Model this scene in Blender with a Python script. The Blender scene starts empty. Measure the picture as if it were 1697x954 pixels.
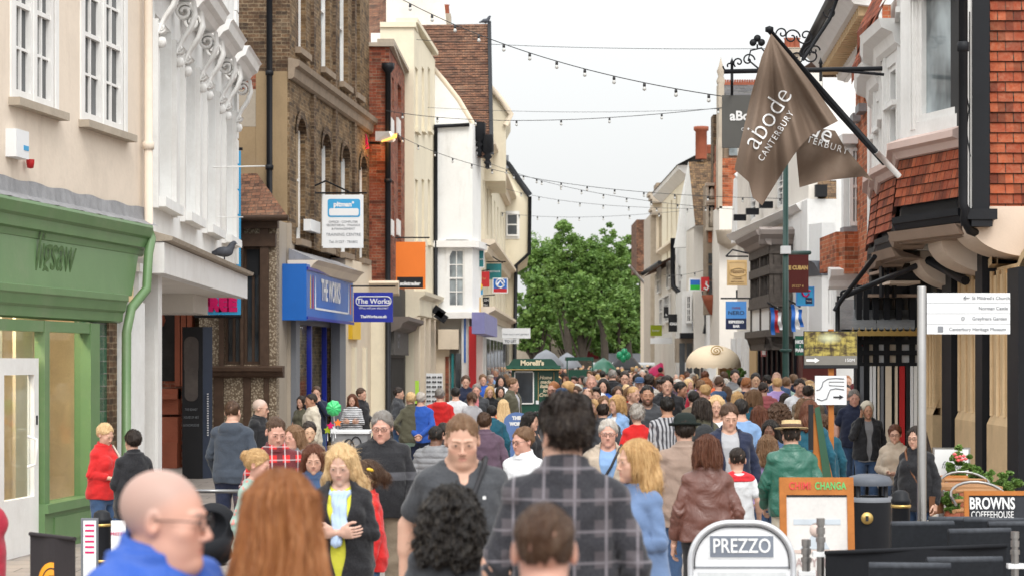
import bpy, bmesh, math, random, time
import numpy as np
from mathutils import Vector, Matrix, noise as mnoise
T0=time.time()
SC=bpy.context.scene; COL=SC.collection
# ---------------------------------------------------------------- camera, world, sun, exposure
F=3400.0; CX=848.5; HY=597.0; CAMZ=2.1        # focal length and horizon in photo pixels (1697 wide), camera height
cam_d=bpy.data.cameras.new('camera'); cam=bpy.data.objects.new('camera',cam_d); COL.objects.link(cam)
cam_d.sensor_width=36; cam_d.lens=F/1697*36; cam_d.shift_y=(HY-477)/1697
cam_d.clip_start=0.3; cam_d.clip_end=1500
cam.location=(0,0,CAMZ); cam.rotation_euler=(math.radians(90),0,0)
cam_d.dof.use_dof=True; cam_d.dof.focus_distance=24; cam_d.dof.aperture_fstop=3.9
SC.camera=cam
SC.view_settings.view_transform='Standard'; SC.view_settings.look='None'; SC.view_settings.gamma=1; SC.view_settings.use_curve_mapping=False
SC.view_settings.exposure=0.0
W=bpy.data.worlds.new('World'); SC.world=W; W.use_nodes=True
nt=W.node_tree; nt.nodes.clear()
wo=nt.nodes.new('ShaderNodeOutputWorld'); bg=nt.nodes.new('ShaderNodeBackground')
sky=nt.nodes.new('ShaderNodeTexSky'); sky.sky_type='NISHITA'; sky.sun_disc=False
sky.sun_elevation=math.radians(52); sky.sun_rotation=math.radians(175); sky.dust_density=6; sky.air_density=1.2
# overcast veil: luminance rises from horizon to zenith as in a real cloud layer
tc=nt.nodes.new('ShaderNodeTexCoord'); sep=nt.nodes.new('ShaderNodeSeparateXYZ'); nt.links.new(tc.outputs['Generated'],sep.inputs[0])
mx=nt.nodes.new('ShaderNodeMath'); mx.operation='MAXIMUM'; mx.inputs[1].default_value=0; nt.links.new(sep.outputs[2],mx.inputs[0])
ma=nt.nodes.new('ShaderNodeMath'); ma.operation='MULTIPLY_ADD'; ma.inputs[1].default_value=13.0; ma.inputs[2].default_value=7.05; nt.links.new(mx.outputs[0],ma.inputs[0])
nz=nt.nodes.new('ShaderNodeTexNoise'); nz.inputs['Scale'].default_value=2.2; nz.inputs['Detail'].default_value=4; nt.links.new(tc.outputs['Generated'],nz.inputs[0])
nm=nt.nodes.new('ShaderNodeMapRange'); nm.inputs[1].default_value=.3; nm.inputs[2].default_value=.7; nm.inputs[3].default_value=.965; nm.inputs[4].default_value=1.03; nt.links.new(nz.outputs[0],nm.inputs[0])
# the cloud is brighter on the sun's side, behind the camera
my=nt.nodes.new('ShaderNodeMapRange'); my.inputs[1].default_value=.1; my.inputs[2].default_value=-1; my.inputs[3].default_value=1; my.inputs[4].default_value=1.55; nt.links.new(sep.outputs[1],my.inputs[0])
mb_=nt.nodes.new('ShaderNodeMath'); mb_.operation='MULTIPLY'; nt.links.new(ma.outputs[0],mb_.inputs[0]); nt.links.new(my.outputs[0],mb_.inputs[1])
m2=nt.nodes.new('ShaderNodeMath'); m2.operation='MULTIPLY'; nt.links.new(mb_.outputs[0],m2.inputs[0]); nt.links.new(nm.outputs[0],m2.inputs[1])
vm=nt.nodes.new('ShaderNodeVectorMath'); vm.operation='SCALE'; vm.inputs[0].default_value=(.985,1.0,1.0); nt.links.new(m2.outputs[0],vm.inputs['Scale'])
mixw=nt.nodes.new('ShaderNodeMix'); mixw.data_type='RGBA'; mixw.inputs[0].default_value=.9
nt.links.new(sky.outputs[0],mixw.inputs[6]); nt.links.new(vm.outputs[0],mixw.inputs[7])
nt.links.new(mixw.outputs[2],bg.inputs[0]); bg.inputs[1].default_value=0.125
nt.links.new(bg.outputs[0],wo.inputs[0])
sd=bpy.data.lights.new('sun','SUN'); sd.energy=1.5; sd.angle=math.radians(22); sd.color=(1,.965,.91)
sun=bpy.data.objects.new('sun',sd); COL.objects.link(sun)
# comes from behind the camera, to the right and high
sun.rotation_euler=(math.radians(42),0,math.radians(13))
SC.cycles.max_bounces=6; SC.cycles.diffuse_bounces=3; SC.cycles.glossy_bounces=3; SC.cycles.transmission_bounces=4
SC.cycles.use_denoising=True
try: SC.cycles.denoiser='OPENIMAGEDENOISE'
except Exception: pass
# ---------------------------------------------------------------- materials
MATS={}
def srgb(r,g,b):
 f=lambda c:(c/255/12.92 if c/255<=.04045 else ((c/255+.055)/1.055)**2.4)
 return (f(r),f(g),f(b),1)
def newmat(name):
 m=bpy.data.materials.new(name); m.use_nodes=True; n=m.node_tree
 return m,n,n.nodes['Principled BSDF']
def nd(n,t,**k):
 x=n.nodes.new(t)
 for a,b in k.items(): setattr(x,a,b)
 return x
def mixc(n,a,b,fac,mode='MIX'):
 x=nd(n,'ShaderNodeMix',data_type='RGBA',blend_type=mode)
 for i,v in ((0,fac),(6,a),(7,b)):
  if hasattr(v,'is_output') or hasattr(v,'links'): n.links.new(v,x.inputs[i])
  else: x.inputs[i].default_value=v if i==0 else (tuple(v)+(1,))[:4]
 return x.outputs[2]
def rng(n,v,a,b,c,d,clamp=True):
 x=nd(n,'ShaderNodeMapRange'); x.clamp=clamp
 n.links.new(v,x.inputs[0])
 for i,q in enumerate((a,b,c,d)): x.inputs[i+1].default_value=q
 return x.outputs[0]
def math_(n,op,a,b=0.0,c=None):
 x=nd(n,'ShaderNodeMath',operation=op)
 for i,v in enumerate((a,b) if c is None else (a,b,c)):
  if hasattr(v,'links'): n.links.new(v,x.inputs[i])
  else: x.inputs[i].default_value=v
 return x.outputs[0]
def coords(n,kind='Object',scale=(1,1,1),rot=(0,0,0)):
 t=nd(n,'ShaderNodeTexCoord'); m=nd(n,'ShaderNodeMapping'); m.inputs['Scale'].default_value=scale; m.inputs['Rotation'].default_value=rot
 n.links.new(t.outputs[kind],m.inputs[0]); return m.outputs[0]
def noise(n,vec,scale,detail=4,rough=.55):
 x=nd(n,'ShaderNodeTexNoise'); x.inputs['Scale'].default_value=scale; x.inputs['Detail'].default_value=detail; x.inputs['Roughness'].default_value=rough
 if vec is not None: n.links.new(vec,x.inputs['Vector'])
 return x.outputs[0]
def bump(n,p,h,strength=.3,dist=.01):
 b=nd(n,'ShaderNodeBump'); b.inputs['Strength'].default_value=strength; b.inputs['Distance'].default_value=dist
 n.links.new(h,b.inputs['Height']); n.links.new(b.outputs[0],p.inputs['Normal'])
def flat(name,col,rough=.6,metal=0,var=.12,nscale=3,bmp=.0,spec=None,dirt=None):
 """painted / rendered surface: base colour with large and small tonal variation and a light bump"""
 if name in MATS: return MATS[name]
 m,n,p=newmat(name)
 v=coords(n); a=noise(n,v,nscale,5); b=noise(n,v,nscale*14,3)
 f=math_(n,'ADD',math_(n,'MULTIPLY',a,.7),math_(n,'MULTIPLY',b,.3))
 c0=[x*(1-var) for x in col[:3]]; c1=[min(1,x*(1+var)) for x in col[:3]]
 c=mixc(n,c0,c1,rng(n,f,.3,.7,0,1))
 if nscale<=2: c=mixc(n,c,mixc(n,c,(.35,.30,.25),.45),rng(n,noise(n,v,.55,7,.75),.5,.72,0,.55))
 if dirt:   # rain streaks: noise stretched along z
  s=noise(n,coords(n,scale=(3.1,3.1,.45)),1.0,6,.7)
  c=mixc(n,c,dirt[0],rng(n,s,.55,.85,0,dirt[1]*.8))
 n.links.new(c,p.inputs['Base Color']); p.inputs['Roughness'].default_value=rough; p.inputs['Metallic'].default_value=metal
 p.inputs['Specular IOR Level'].default_value=.5 if rough<.45 else .22
 if bmp: bump(n,p,b,bmp,.01)
 MATS[name]=m; return m
def brick(name,c1,c2,mortar,bw=.225,bh=.075,ms=.01,blotch=None,rough=.85,offset=.5,warp=.004,bstr=.6,mk=.0):
 """bricks or tiles laid on wall-local u (metres, UV.x) and z (UV.y)"""
 if name in MATS: return MATS[name]
 m,n,p=newmat(name)
 uv=nd(n,'ShaderNodeUVMap');
 wn=nd(n,'ShaderNodeTexNoise'); wn.inputs['Scale'].default_value=7; n.links.new(uv.outputs[0],wn.inputs[0])
 vs=nd(n,'ShaderNodeVectorMath',operation='SCALE'); vs.inputs['Scale'].default_value=warp*3; n.links.new(wn.outputs['Color'],vs.inputs[0])
 va=nd(n,'ShaderNodeVectorMath',operation='ADD'); n.links.new(uv.outputs[0],va.inputs[0]); n.links.new(vs.outputs[0],va.inputs[1])
 b=nd(n,'ShaderNodeTexBrick'); b.offset=offset; n.links.new(va.outputs[0],b.inputs['Vector'])
 b.inputs['Scale'].default_value=1; b.inputs['Brick Width'].default_value=bw; b.inputs['Row Height'].default_value=bh
 b.inputs['Mortar Size'].default_value=ms; b.inputs['Mortar Smooth'].default_value=.15; b.inputs['Bias'].default_value=mk
 b.inputs['Color1'].default_value=c1; b.inputs['Color2'].default_value=c2; b.inputs['Mortar'].default_value=mortar
 big=noise(n,uv.outputs[0],1.1,6,.65); sm=noise(n,uv.outputs[0],22,4,.6)
 c=mixc(n,b.outputs[0],(0.02,.016,.014),rng(n,big,.5,.75,0,.45 if blotch is None else blotch))
 c=mixc(n,c,mixc(n,c,(1,.8,.55),.2),rng(n,sm,.35,.75,0,.6))
 c=mixc(n,c,mixc(n,c,c2,.75),rng(n,noise(n,uv.outputs[0],2.7,5,.7),.42,.62,0,1)); c=mixc(n,c,mixc(n,c,(.5,.42,.3),.3),rng(n,noise(n,uv.outputs[0],.7,7,.75),.55,.7,0,.6))
 # every brick its own tone
 wh=nd(n,'ShaderNodeTexWhiteNoise',noise_dimensions='2D')
 sx=nd(n,'ShaderNodeSeparateXYZ'); n.links.new(va.outputs[0],sx.inputs[0])
 row=math_(n,'FLOOR',math_(n,'DIVIDE',sx.outputs[1],bh))
 odd=math_(n,'MULTIPLY',math_(n,'MODULO',row,2.0),offset)
 colm=math_(n,'FLOOR',math_(n,'ADD',math_(n,'DIVIDE',sx.outputs[0],bw),odd))
 cb=nd(n,'ShaderNodeCombineXYZ'); n.links.new(colm,cb.inputs[0]); n.links.new(row,cb.inputs[1]); n.links.new(cb.outputs[0],wh.inputs['Vector'])
 c=mixc(n,c,(0.012,.01,.01),rng(n,wh.outputs[0],.45,1,0,.62))
 n.links.new(c,p.inputs['Base Color']); p.inputs['Roughness'].default_value=rough; p.inputs['Specular IOR Level'].default_value=.25
 h=math_(n,'SUBTRACT',math_(n,'MULTIPLY',sm,.35),b.outputs['Fac'])
 bump(n,p,h,bstr,.012)
 MATS[name]=m; return m
def glass(name,col=(.05,.06,.07),rough=.06):
 """window pane seen from outside: dark room behind, sky mirrored"""
 if name in MATS: return MATS[name]
 m,n,p=newmat(name)
 v=coords(n,scale=(1,1,.6)); a=noise(n,v,1.7,3)
 c=mixc(n,[x*.45 for x in col],[min(1,x*1.8) for x in col],rng(n,a,.35,.65,0,1))
 n.links.new(c,p.inputs['Base Color']); p.inputs['Roughness'].default_value=rough; p.inputs['IOR'].default_value=1.6
 w=noise(n,coords(n),.8,1); bump(n,p,w,.12,.05)
 MATS[name]=m; return m
def clearglass(name,tint=(.9,.95,.94)):
 if name in MATS: return MATS[name]
 m,n,p=newmat(name)
 p.inputs['Base Color'].default_value=(*tint,1); p.inputs['Transmission Weight'].default_value=1; p.inputs['Roughness'].default_value=.02; p.inputs['IOR'].default_value=1.1
 n.nodes['Principled BSDF'].inputs['Specular IOR Level'].default_value=.5
 MATS[name]=m; return m
def emis(name,col,st):
 if name in MATS: return MATS[name]
 m,n,p=newmat(name); p.inputs['Base Color'].default_value=(*col[:3],1); p.inputs['Emission Color'].default_value=(*col[:3],1); p.inputs['Emission Strength'].default_value=st
 MATS[name]=m; return m
def thinglass(name,refl=.07):
 if name in MATS: return MATS[name]
 m,n,p=newmat(name); n.nodes.remove(p)
 t=nd(n,'ShaderNodeBsdfTransparent'); t.inputs[0].default_value=(.93,.96,.95,1); g=nd(n,'ShaderNodeBsdfGlossy'); g.inputs['Roughness'].default_value=.03
 x=nd(n,'ShaderNodeMixShader'); x.inputs[0].default_value=refl; n.links.new(t.outputs[0],x.inputs[1]); n.links.new(g.outputs[0],x.inputs[2]); n.links.new(x.outputs[0],n.nodes['Material Output'].inputs[0])
 MATS[name]=m; return m
# ---------------------------------------------------------------- geometry helpers
def P3(px,py,d): return Vector(((px-CX)*d/F, d, CAMZ-(py-HY)*d/F))
def GX(px,d): return (px-CX)*d/F
def GZ(py,d): return CAMZ-(py-HY)*d/F
class MB:
 """collects faces (with uv in metres) into one mesh"""
 def __init__(s): s.v=[]; s.f=[]; s.uv=[]; s.mi=[]; s.sm=[]
 def face(s,pts,uv=None,mi=0,smooth=False):
  i=len(s.v); s.v+= [tuple(p) for p in pts]; s.f.append(tuple(range(i,i+len(pts))))
  if uv is None:
   p=[Vector(q) for q in pts]; nn=(p[1]-p[0]).cross(p[2]-p[0])
   if nn.length>0: nn.normalize()
   if abs(nn.z)>.75: uv=[(q.x,q.y) for q in p]
   else:
    t=Vector((-nn.y,nn.x,0)); t.normalize(); uv=[(q.dot(t),q.z/max(.2,math.sqrt(max(0,1-nn.z**2)))) for q in p]
  s.uv+=[tuple(q[:2]) for q in uv]; s.mi.append(mi); s.sm.append(smooth)
 def hexa(s,c,mi=0):
  # c: 8 corners bottom 0-3 ccw, top 4-7
  for q in ((3,2,1,0),(4,5,6,7),(0,1,5,4),(1,2,6,5),(2,3,7,6),(3,0,4,7)): s.face([c[i] for i in q],mi=mi)
 def box(s,x0,x1,y0,y1,z0,z1,M=None,mi=0):
  c=[Vector(p) for p in ((x0,y0,z0),(x1,y0,z0),(x1,y1,z0),(x0,y1,z0),(x0,y0,z1),(x1,y0,z1),(x1,y1,z1),(x0,y1,z1))]
  if M is not None: c=[M@p for p in c]
  s.hexa(c,mi)
 def prism(s,poly,y0,y1,M=None,mi=0):
  """poly in (x,z) ccw seen from -y, extruded y0..y1"""
  T=(lambda p:M@Vector(p)) if M is not None else (lambda p:Vector(p))
  n=len(poly)
  s.face([T((x,y0,z)) for x,z in poly],mi=mi); s.face([T((x,y1,z)) for x,z in reversed(poly)],mi=mi)
  for i in range(n):
   a=poly[i]; b=poly[(i+1)%n]
   s.face([T((a[0],y1,a[1])),T((b[0],y1,b[1])),T((b[0],y0,b[1])),T((a[0],y0,a[1]))],mi=mi)
 def tube(s,pts,r,n=8,caps=True,mi=0,smooth=True):
  pts=[Vector(p) for p in pts]; m=len(pts)
  rs=r if isinstance(r,(list,tuple)) else [r]*m
  rings=[]; up=None
  for i in range(m):
   d=(pts[min(i+1,m-1)]-pts[max(i-1,0)])
   if d.length<1e-9: d=Vector((0,0,1))
   d.normalize()
   if up is None: up=Vector((0,0,1)) if abs(d.z)<.9 else Vector((1,0,0))
   a=d.cross(up)
   if a.length<1e-4: a=d.orthogonal()
   a.normalize(); b=a.cross(d); up=b
   rings.append([pts[i]+a*(math.cos(t)*rs[i])+b*(math.sin(t)*rs[i]) for t in [2*math.pi*k/n for k in range(n)]])
  for i in range(m-1):
   for k in range(n):
    s.face([rings[i][k],rings[i+1][k],rings[i+1][(k+1)%n],rings[i][(k+1)%n]],uv=[(k/n,i),(k/n,i+1),((k+1)/n,i+1),((k+1)/n,i)],mi=mi,smooth=smooth)
  if caps:
   s.face(list(reversed(rings[0])) ,mi=mi); s.face(rings[-1],mi=mi)
 def lathe(s,prof,c=(0,0,0),n=20,mi=0,M=None):
  """prof: list of (r,z)"""
  c=Vector(c); T=(lambda p:M@p) if M is not None else (lambda p:p)
  for (r0,z0),(r1,z1) in zip(prof,prof[1:]):
   for k in range(n):
    a,b=2*math.pi*k/n,2*math.pi*(k+1)/n
    q=[(r0*math.cos(a),r0*math.sin(a),z0),(r0*math.cos(b),r0*math.sin(b),z0),(r1*math.cos(b),r1*math.sin(b),z1),(r1*math.cos(a),r1*math.sin(a),z1)]
    q=[T(c+Vector(p)) for p in q]
    if r0<1e-6: q=q[1:] if False else [q[0],q[2],q[3]]
    elif r1<1e-6: q=[q[0],q[1],q[2]]
    s.face(q,mi=mi,smooth=True)
 def build(s,name,mats,parent=None,weld=True):
  me=bpy.data.meshes.new(name); me.from_pydata(s.v,[],s.f)
  uvl=me.uv_layers.new(name='UVMap'); uvl.data.foreach_set('uv',np.array(s.uv,dtype=np.float32).ravel())
  me.polygons.foreach_set('material_index',np.array(s.mi,dtype=np.int32)); me.polygons.foreach_set('use_smooth',np.array(s.sm,dtype=bool))
  for m in (mats if isinstance(mats,(list,tuple)) else [mats]): me.materials.append(m)
  if weld and any(s.sm):
   b=bmesh.new(); b.from_mesh(me); bmesh.ops.remove_doubles(b,verts=b.verts,dist=1e-5); b.to_mesh(me); b.free()
  me.update()
  o=bpy.data.objects.new(name,me); COL.objects.link(o)
  if parent is not None: o.parent=parent
  return o
def empty(name,loc=(0,0,0),rz=0):
 o=bpy.data.objects.new(name,None); COL.objects.link(o); o.location=loc; o.rotation_euler=(0,0,rz); o.empty_display_size=.2; return o
def tag(o,label=None,cat=None,group=None,kind=None):
 if label: o['label']=label
 if cat: o['category']=cat
 if group: o['group']=group
 if kind: o['kind']=kind
 return o
def reroot(root,loc):
 """move an empty root to loc keeping its (not yet transformed) children in place"""
 bpy_off=Vector(loc)-root.location; root.location=loc
 for c in root.children: c.location=c.location-bpy_off
def kids(o): return [c for c in o.children]
def copy_tree(o,parent=None):
 c=o.copy(); COL.objects.link(c)
 if parent is not None: c.parent=parent
 for ch in kids(o): copy_tree(ch,c)
 return c
class Wall:
 """a facade plane between two plan points given by photo column and depth; u runs from A to B, w outwards to the street"""
 def __init__(s,pxa,da,pxb,db,flip=False):
  s.A=Vector((GX(pxa,da),da,0)); s.B=Vector((GX(pxb,db),db,0)); s.t=(s.B-s.A); s.L=s.t.length; s.t.normalize()
  s.n=Vector((s.t.y,-s.t.x,0))          # outward: to the right of A->B
  if flip: s.n=-s.n
  s.flip=flip
  s.M=Matrix(((s.t.x,s.n.x,0,s.A.x),(s.t.y,s.n.y,0,s.A.y),(0,0,1,0),(0,0,0,1)))
 def u(s,px,w=0.0):
  """u of photo column px on the plane pushed w outwards"""
  k=(px-CX)/F; a=s.A+s.n*w      # a.x+u t.x = k (a.y+u t.y)
  return (k*a.y-a.x)/(s.t.x-k*s.t.y)
 def d(s,px,w=0.0):
  u=s.u(px,w); return (s.A+s.n*w+s.t*u).y
 def z(s,px,py,w=0.0): return GZ(py,s.d(px,w))
 def p(s,u,w,z): return s.M@Vector((u,w,z))
 def box(s,mb,u0,u1,w0,w1,z0,z1,mi=0):
  if u0>u1: u0,u1=u1,u0
  mb.box(u0,u1,w0,w1,z0,z1,M=s.M,mi=mi)
def wall_with_holes(mb,W_,u0,u1,z0,z1,holes,depth=.14,mi=0,w=0.0,thick=.3,back=True,top=None):
 """flat wall face with rectangular openings (u0,u1,z0,z1) and reveals; top: optional function z(u)"""
 us=sorted(set([u0,u1]+[h[0] for h in holes]+[h[1] for h in holes])); zs=sorted(set([z0,z1]+[h[2] for h in holes]+[h[3] for h in holes]))
 us=[x for x in us if u0-1e-6<=x<=u1+1e-6]; zs=[x for x in zs if z0-1e-6<=x<=z1+1e-6]
 for i in range(len(us)-1):
  for j in range(len(zs)-1):
   cu=(us[i]+us[i+1])/2; cz=(zs[j]+zs[j+1])/2
   if any(h[0]<cu<h[1] and h[2]<cz<h[3] for h in holes): continue
   q=[(us[i],zs[j]),(us[i+1],zs[j]),(us[i+1],zs[j+1]),(us[i],zs[j+1])]
   mb.face([W_.p(a,w,b) for a,b in q],uv=q,mi=mi)
 for h in holes:
  a,b,c,e=h[:4]
  for q,uv in (([(a,w,c),(a,w,e),(a,w-depth,e),(a,w-depth,c)],[(0,c),(0,e),(-depth,e),(-depth,c)]),
      ([(b,w,e),(b,w,c),(b,w-depth,c),(b,w-depth,e)],[(0,e),(0,c),(-depth,c),(-depth,e)]),
      ([(a,w,e),(b,w,e),(b,w-depth,e),(a,w-depth,e)],[(a,0),(b,0),(b,depth),(a,depth)]),
      ([(b,w,c),(a,w,c),(a,w-depth,c),(b,w-depth,c)],[(b,0),(a,0),(a,depth),(b,depth)])):
   mb.face([W_.p(*x) for x in q],uv=uv,mi=mi)
 if back:  # body of the wall behind the face
  e=thick
  for q in ([(u0,w,z0),(u0,w,z1),(u0,w-e,z1),(u0,w-e,z0)],[(u1,w,z1),(u1,w,z0),(u1,w-e,z0),(u1,w-e,z1)],[(u0,w,z1),(u1,w,z1),(u1,w-e,z1),(u0,w-e,z1)],[(u1,w-e,z0),(u0,w-e,z0),(u0,w-e,z1),(u1,w-e,z1)]):
   mb.face([W_.p(*x) for x in q],mi=mi)
def sash(W_,parent,u0,u1,z0,z1,w=-.08,cols=2,rows=4,fm=None,gm=None,fr=.06,bar=.022,mid=True,name='window',sill=None,blind=None):
 """sash window: frame mesh with pane child (and sill child)"""
 fm=fm or MATS['white_paint']; gm=gm or MATS['pane']
 m=MB(); b=lambda a,c,e,f,w0,w1: W_.box(m,a,c,w0,w1,e,f)
 b(u0,u0+fr,z0,z1,w-.06,w+.03); b(u1-fr,u1,z0,z1,w-.06,w+.03); b(u0+fr,u1-fr,z1-fr,z1,w-.06,w+.03); b(u0+fr,u1-fr,z0,z0+fr*1.3,w-.06,w+.03)
 iz0=z0+fr*1.3; iz1=z1-fr; zm=(iz0+iz1)/2
 if mid: b(u0+fr,u1-fr,zm-.025,zm+.025,w-.04,w+.015)
 iu0,iu1=u0+fr,u1-fr
 for k in range(1,cols): x=iu0+(iu1-iu0)*k/cols; b(x-bar/2,x+bar/2,iz0,iz1,w-.035,w-.003)
 for k in range(1,rows):
  z=iz0+(iz1-iz0)*k/rows
  if abs(z-zm)<.04 and mid: continue
  b(iu0,iu1,z-bar/2,z+bar/2,w-.033,w-.005)
 o=m.build(name,fm,parent)
 g=MB(); W_.box(g,iu0-.01,iu1+.01,w-.045,w-.036,iz0-.01,iz1+.01); g.build('pane',gm,o)
 if blind:
  g=MB(); W_.box(g,iu0,iu1,w-.12,w-.1,z0+(z1-z0)*blind[0],z1); g.build('blind',blind[1],o)
 if sill:
  g=MB(); W_.box(g,u0-.06,u1+.06,w-.02,sill[0],z0-.09,z0-.002); g.build('sill',sill[1],o)
 return o
def text_mesh(s,size,depth=.004,align='CENTER',sx=1.0,bold=0.0,shear=0,spacing=1.0):
 c=bpy.data.curves.new('lettering','FONT'); c.body=s; c.size=size; c.extrude=depth/2; c.align_x=align; c.align_y='CENTER'; c.offset=bold; c.shear=shear; c.space_character=spacing
 c.resolution_u=3
 o=bpy.data.objects.new('lettering',c); COL.objects.link(o)
 dg=bpy.context.evaluated_depsgraph_get(); me=bpy.data.meshes.new_from_object(o.evaluated_get(dg)); bpy.data.objects.remove(o); bpy.data.curves.remove(c)
 if sx!=1:
  for v in me.vertices: v.co.x*=sx
 return me
def text(s,size,mat,parent,loc,M3=None,name='lettering',**k):
 """text lying in plane (x right, z up) facing -y of parent; loc local; M3 optional rotation matrix"""
 me=text_mesh(s,size,**k); R=Matrix.Rotation(math.radians(90),4,'X')
 me.transform(R)
 if M3 is not None: me.transform(M3)
 me.materials.append(mat)
 o=bpy.data.objects.new(name,me); COL.objects.link(o); o.parent=parent; o.location=loc; return o
# ---------------------------------------------------------------- figures: smooth-blended volumes -> one continuous surface (surface nets)
def axis(lo,hi,flo,fhi,hf,hc):
 a=[]; x=lo
 while x<flo-1e-9: a.append(x); x+=hc
 x=max(flo,lo)
 while x<fhi: a.append(x); x+=hf
 while x<hi+hc: a.append(x); x+=hc
 return np.array(a,dtype=np.float32)
class Vol:
 def __init__(s,xs,ys,zs):
  s.xs,s.ys,s.zs=xs,ys,zs; s.v=np.full((len(xs),len(ys),len(zs)),.3,dtype=np.float32)
 def _reg(s,lo,hi):
  r=[]
  for ax,a,b in zip((s.xs,s.ys,s.zs),lo,hi):
   i=max(0,np.searchsorted(ax,a)-1); j=min(len(ax),np.searchsorted(ax,b)+1); r.append(slice(i,max(j,i+1)))
  X=s.xs[r[0]][:,None,None]; Y=s.ys[r[1]][None,:,None]; Z=s.zs[r[2]][None,None,:]
  return tuple(r),X,Y,Z
 def op(s,fn,lo,hi,k=.02,mode='u'):
  if lo is None: lo=(-9,-9,-9); hi=(9,9,9)
  r,X,Y,Z=s._reg(lo,hi)
  d=fn(X,Y,Z).astype(np.float32); v=s.v[r]
  d=np.broadcast_to(d,v.shape)
  if mode=='u':
   h=np.maximum(k-np.abs(v-d),0)/k; s.v[r]=np.minimum(v,d)-h*h*k*.25
  elif mode=='s':
   d=-d; h=np.maximum(k-np.abs(v-d),0)/k; s.v[r]=np.maximum(v,d)+h*h*k*.25
  elif mode=='i':
   h=np.maximum(k-np.abs(v-d),0)/k; s.v[r]=np.maximum(v,d)+h*h*k*.25
  elif mode=='add': s.v[r]=v+d
 # primitives, optional frame Q (3x3 rows) and centre c: local = Q (p-c)
 def _loc(s,T,X,Y,Z):
  if T is None: return X,Y,Z
  R,c=T; X=X-c[0]; Y=Y-c[1]; Z=Z-c[2]
  return (R[0][0]*X+R[0][1]*Y+R[0][2]*Z, R[1][0]*X+R[1][1]*Y+R[1][2]*Z, R[2][0]*X+R[2][1]*Y+R[2][2]*Z)
 def _box(s,T,lo,hi,pad):
  if T is None: return [a-pad for a in lo],[b+pad for b in hi]
  R,c=T; R=np.linalg.inv(np.array(R)).T; cs=[]
  for i in (lo[0],hi[0]):
   for j in (lo[1],hi[1]):
    for k in (lo[2],hi[2]): cs.append(R.T@np.array((i,j,k))+np.array(c))
  cs=np.array(cs); return list(cs.min(0)-pad),list(cs.max(0)+pad)
 def cap(s,a,b,r1,r2,k=.02,mode='u',T=None):
  a=np.array(a,float); b=np.array(b,float); R_=max(r1,r2); lo=np.minimum(a,b)-R_; hi=np.maximum(a,b)+R_
  ab=b-a; L=float(ab@ab)+1e-12
  def fn(X,Y,Z):
   X,Y,Z=s._loc(T,X,Y,Z)
   t=np.clip(((X-a[0])*ab[0]+(Y-a[1])*ab[1]+(Z-a[2])*ab[2])/L,0,1)
   return np.sqrt((X-a[0]-t*ab[0])**2+(Y-a[1]-t*ab[1])**2+(Z-a[2]-t*ab[2])**2)-(r1+(r2-r1)*t)
  l,h=s._box(T,lo,hi,k+.03); s.op(fn,l,h,k,mode)
 def ell(s,c,r,k=.02,mode='u',T=None):
  c=np.array(c,float); r=np.array(r,float)
  def fn(X,Y,Z):
   X,Y,Z=s._loc(T,X,Y,Z); X=X-c[0];Y=Y-c[1];Z=Z-c[2]
   k0=np.sqrt((X/r[0])**2+(Y/r[1])**2+(Z/r[2])**2); k1=np.sqrt((X/r[0]**2)**2+(Y/r[1]**2)**2+(Z/r[2]**2)**2)+1e-9
   return k0*(k0-1)/k1
  l,h=s._box(T,c-r,c+r,k+.03); s.op(fn,l,h,k,mode)
 def loft(s,prof,off=0.0,k=.03,mode='u',p=2.3,fold=None):
  """torso-like column: prof rows (z, rx, ry, yc)"""
  pr=np.array(prof,float); z0,z1=pr[0,0],pr[-1,0]; mxr=pr[:,1:3].max()+off
  def fn(X,Y,Z):
   zz=np.clip(Z,z0,z1); rx=np.interp(zz,pr[:,0],pr[:,1])+off; ry=np.interp(zz,pr[:,0],pr[:,2])+off; yc=np.interp(zz,pr[:,0],pr[:,3])
   q=(np.abs(X/rx)**p+np.abs((Y-yc)/ry)**p)**(1/p)
   d=(q-1)*np.minimum(rx,ry)
   if fold is not None: d=d+fold(X,Y,Z)
   dz=np.maximum(z0-off*0-Z,Z-z1-off)
   return np.maximum(d,dz)
  s.op(fn,(-mxr-.08,-mxr-.08,z0-.06),(mxr+.08,mxr+.1,z1+.1),k,mode)
 def nets(s):
  v=s.v; xs,ys,zs=s.xs,s.ys,s.zs; neg=v<0
  c=np.zeros(tuple(n-1 for n in v.shape),np.uint8)
  O=[(i,j,k) for i in (0,1) for j in (0,1) for k in (0,1)]
  n=v.shape
  for (i,j,k) in O: c+=neg[i:n[0]-1+i,j:n[1]-1+j,k:n[2]-1+k]
  act=(c>0)&(c<8); I=np.argwhere(act); idx=np.full(act.shape,-1,np.int32); idx[act]=np.arange(len(I))
  V={o:v[I[:,0]+o[0],I[:,1]+o[1],I[:,2]+o[2]] for o in O}
  acc=np.zeros((len(I),3)); cnt=np.zeros(len(I))
  for a in O:
   for d in range(3):
    if a[d]==1: continue
    b=list(a); b[d]=1; b=tuple(b)
    va,vb=V[a],V[b]; m=(va<0)!=(vb<0)
    if not m.any(): continue
    t=np.where(m,va/np.where(m,va-vb,1),0)
    P=np.stack([xs[I[:,0]+a[0]],ys[I[:,1]+a[1]],zs[I[:,2]+a[2]]],1).astype(float)
    Q=np.stack([xs[I[:,0]+b[0]],ys[I[:,1]+b[1]],zs[I[:,2]+b[2]]],1)
    acc+=np.where(m[:,None],P+(Q-P)*t[:,None],0); cnt+=m
  verts=acc/cnt[:,None]
  fs=[]
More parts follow.
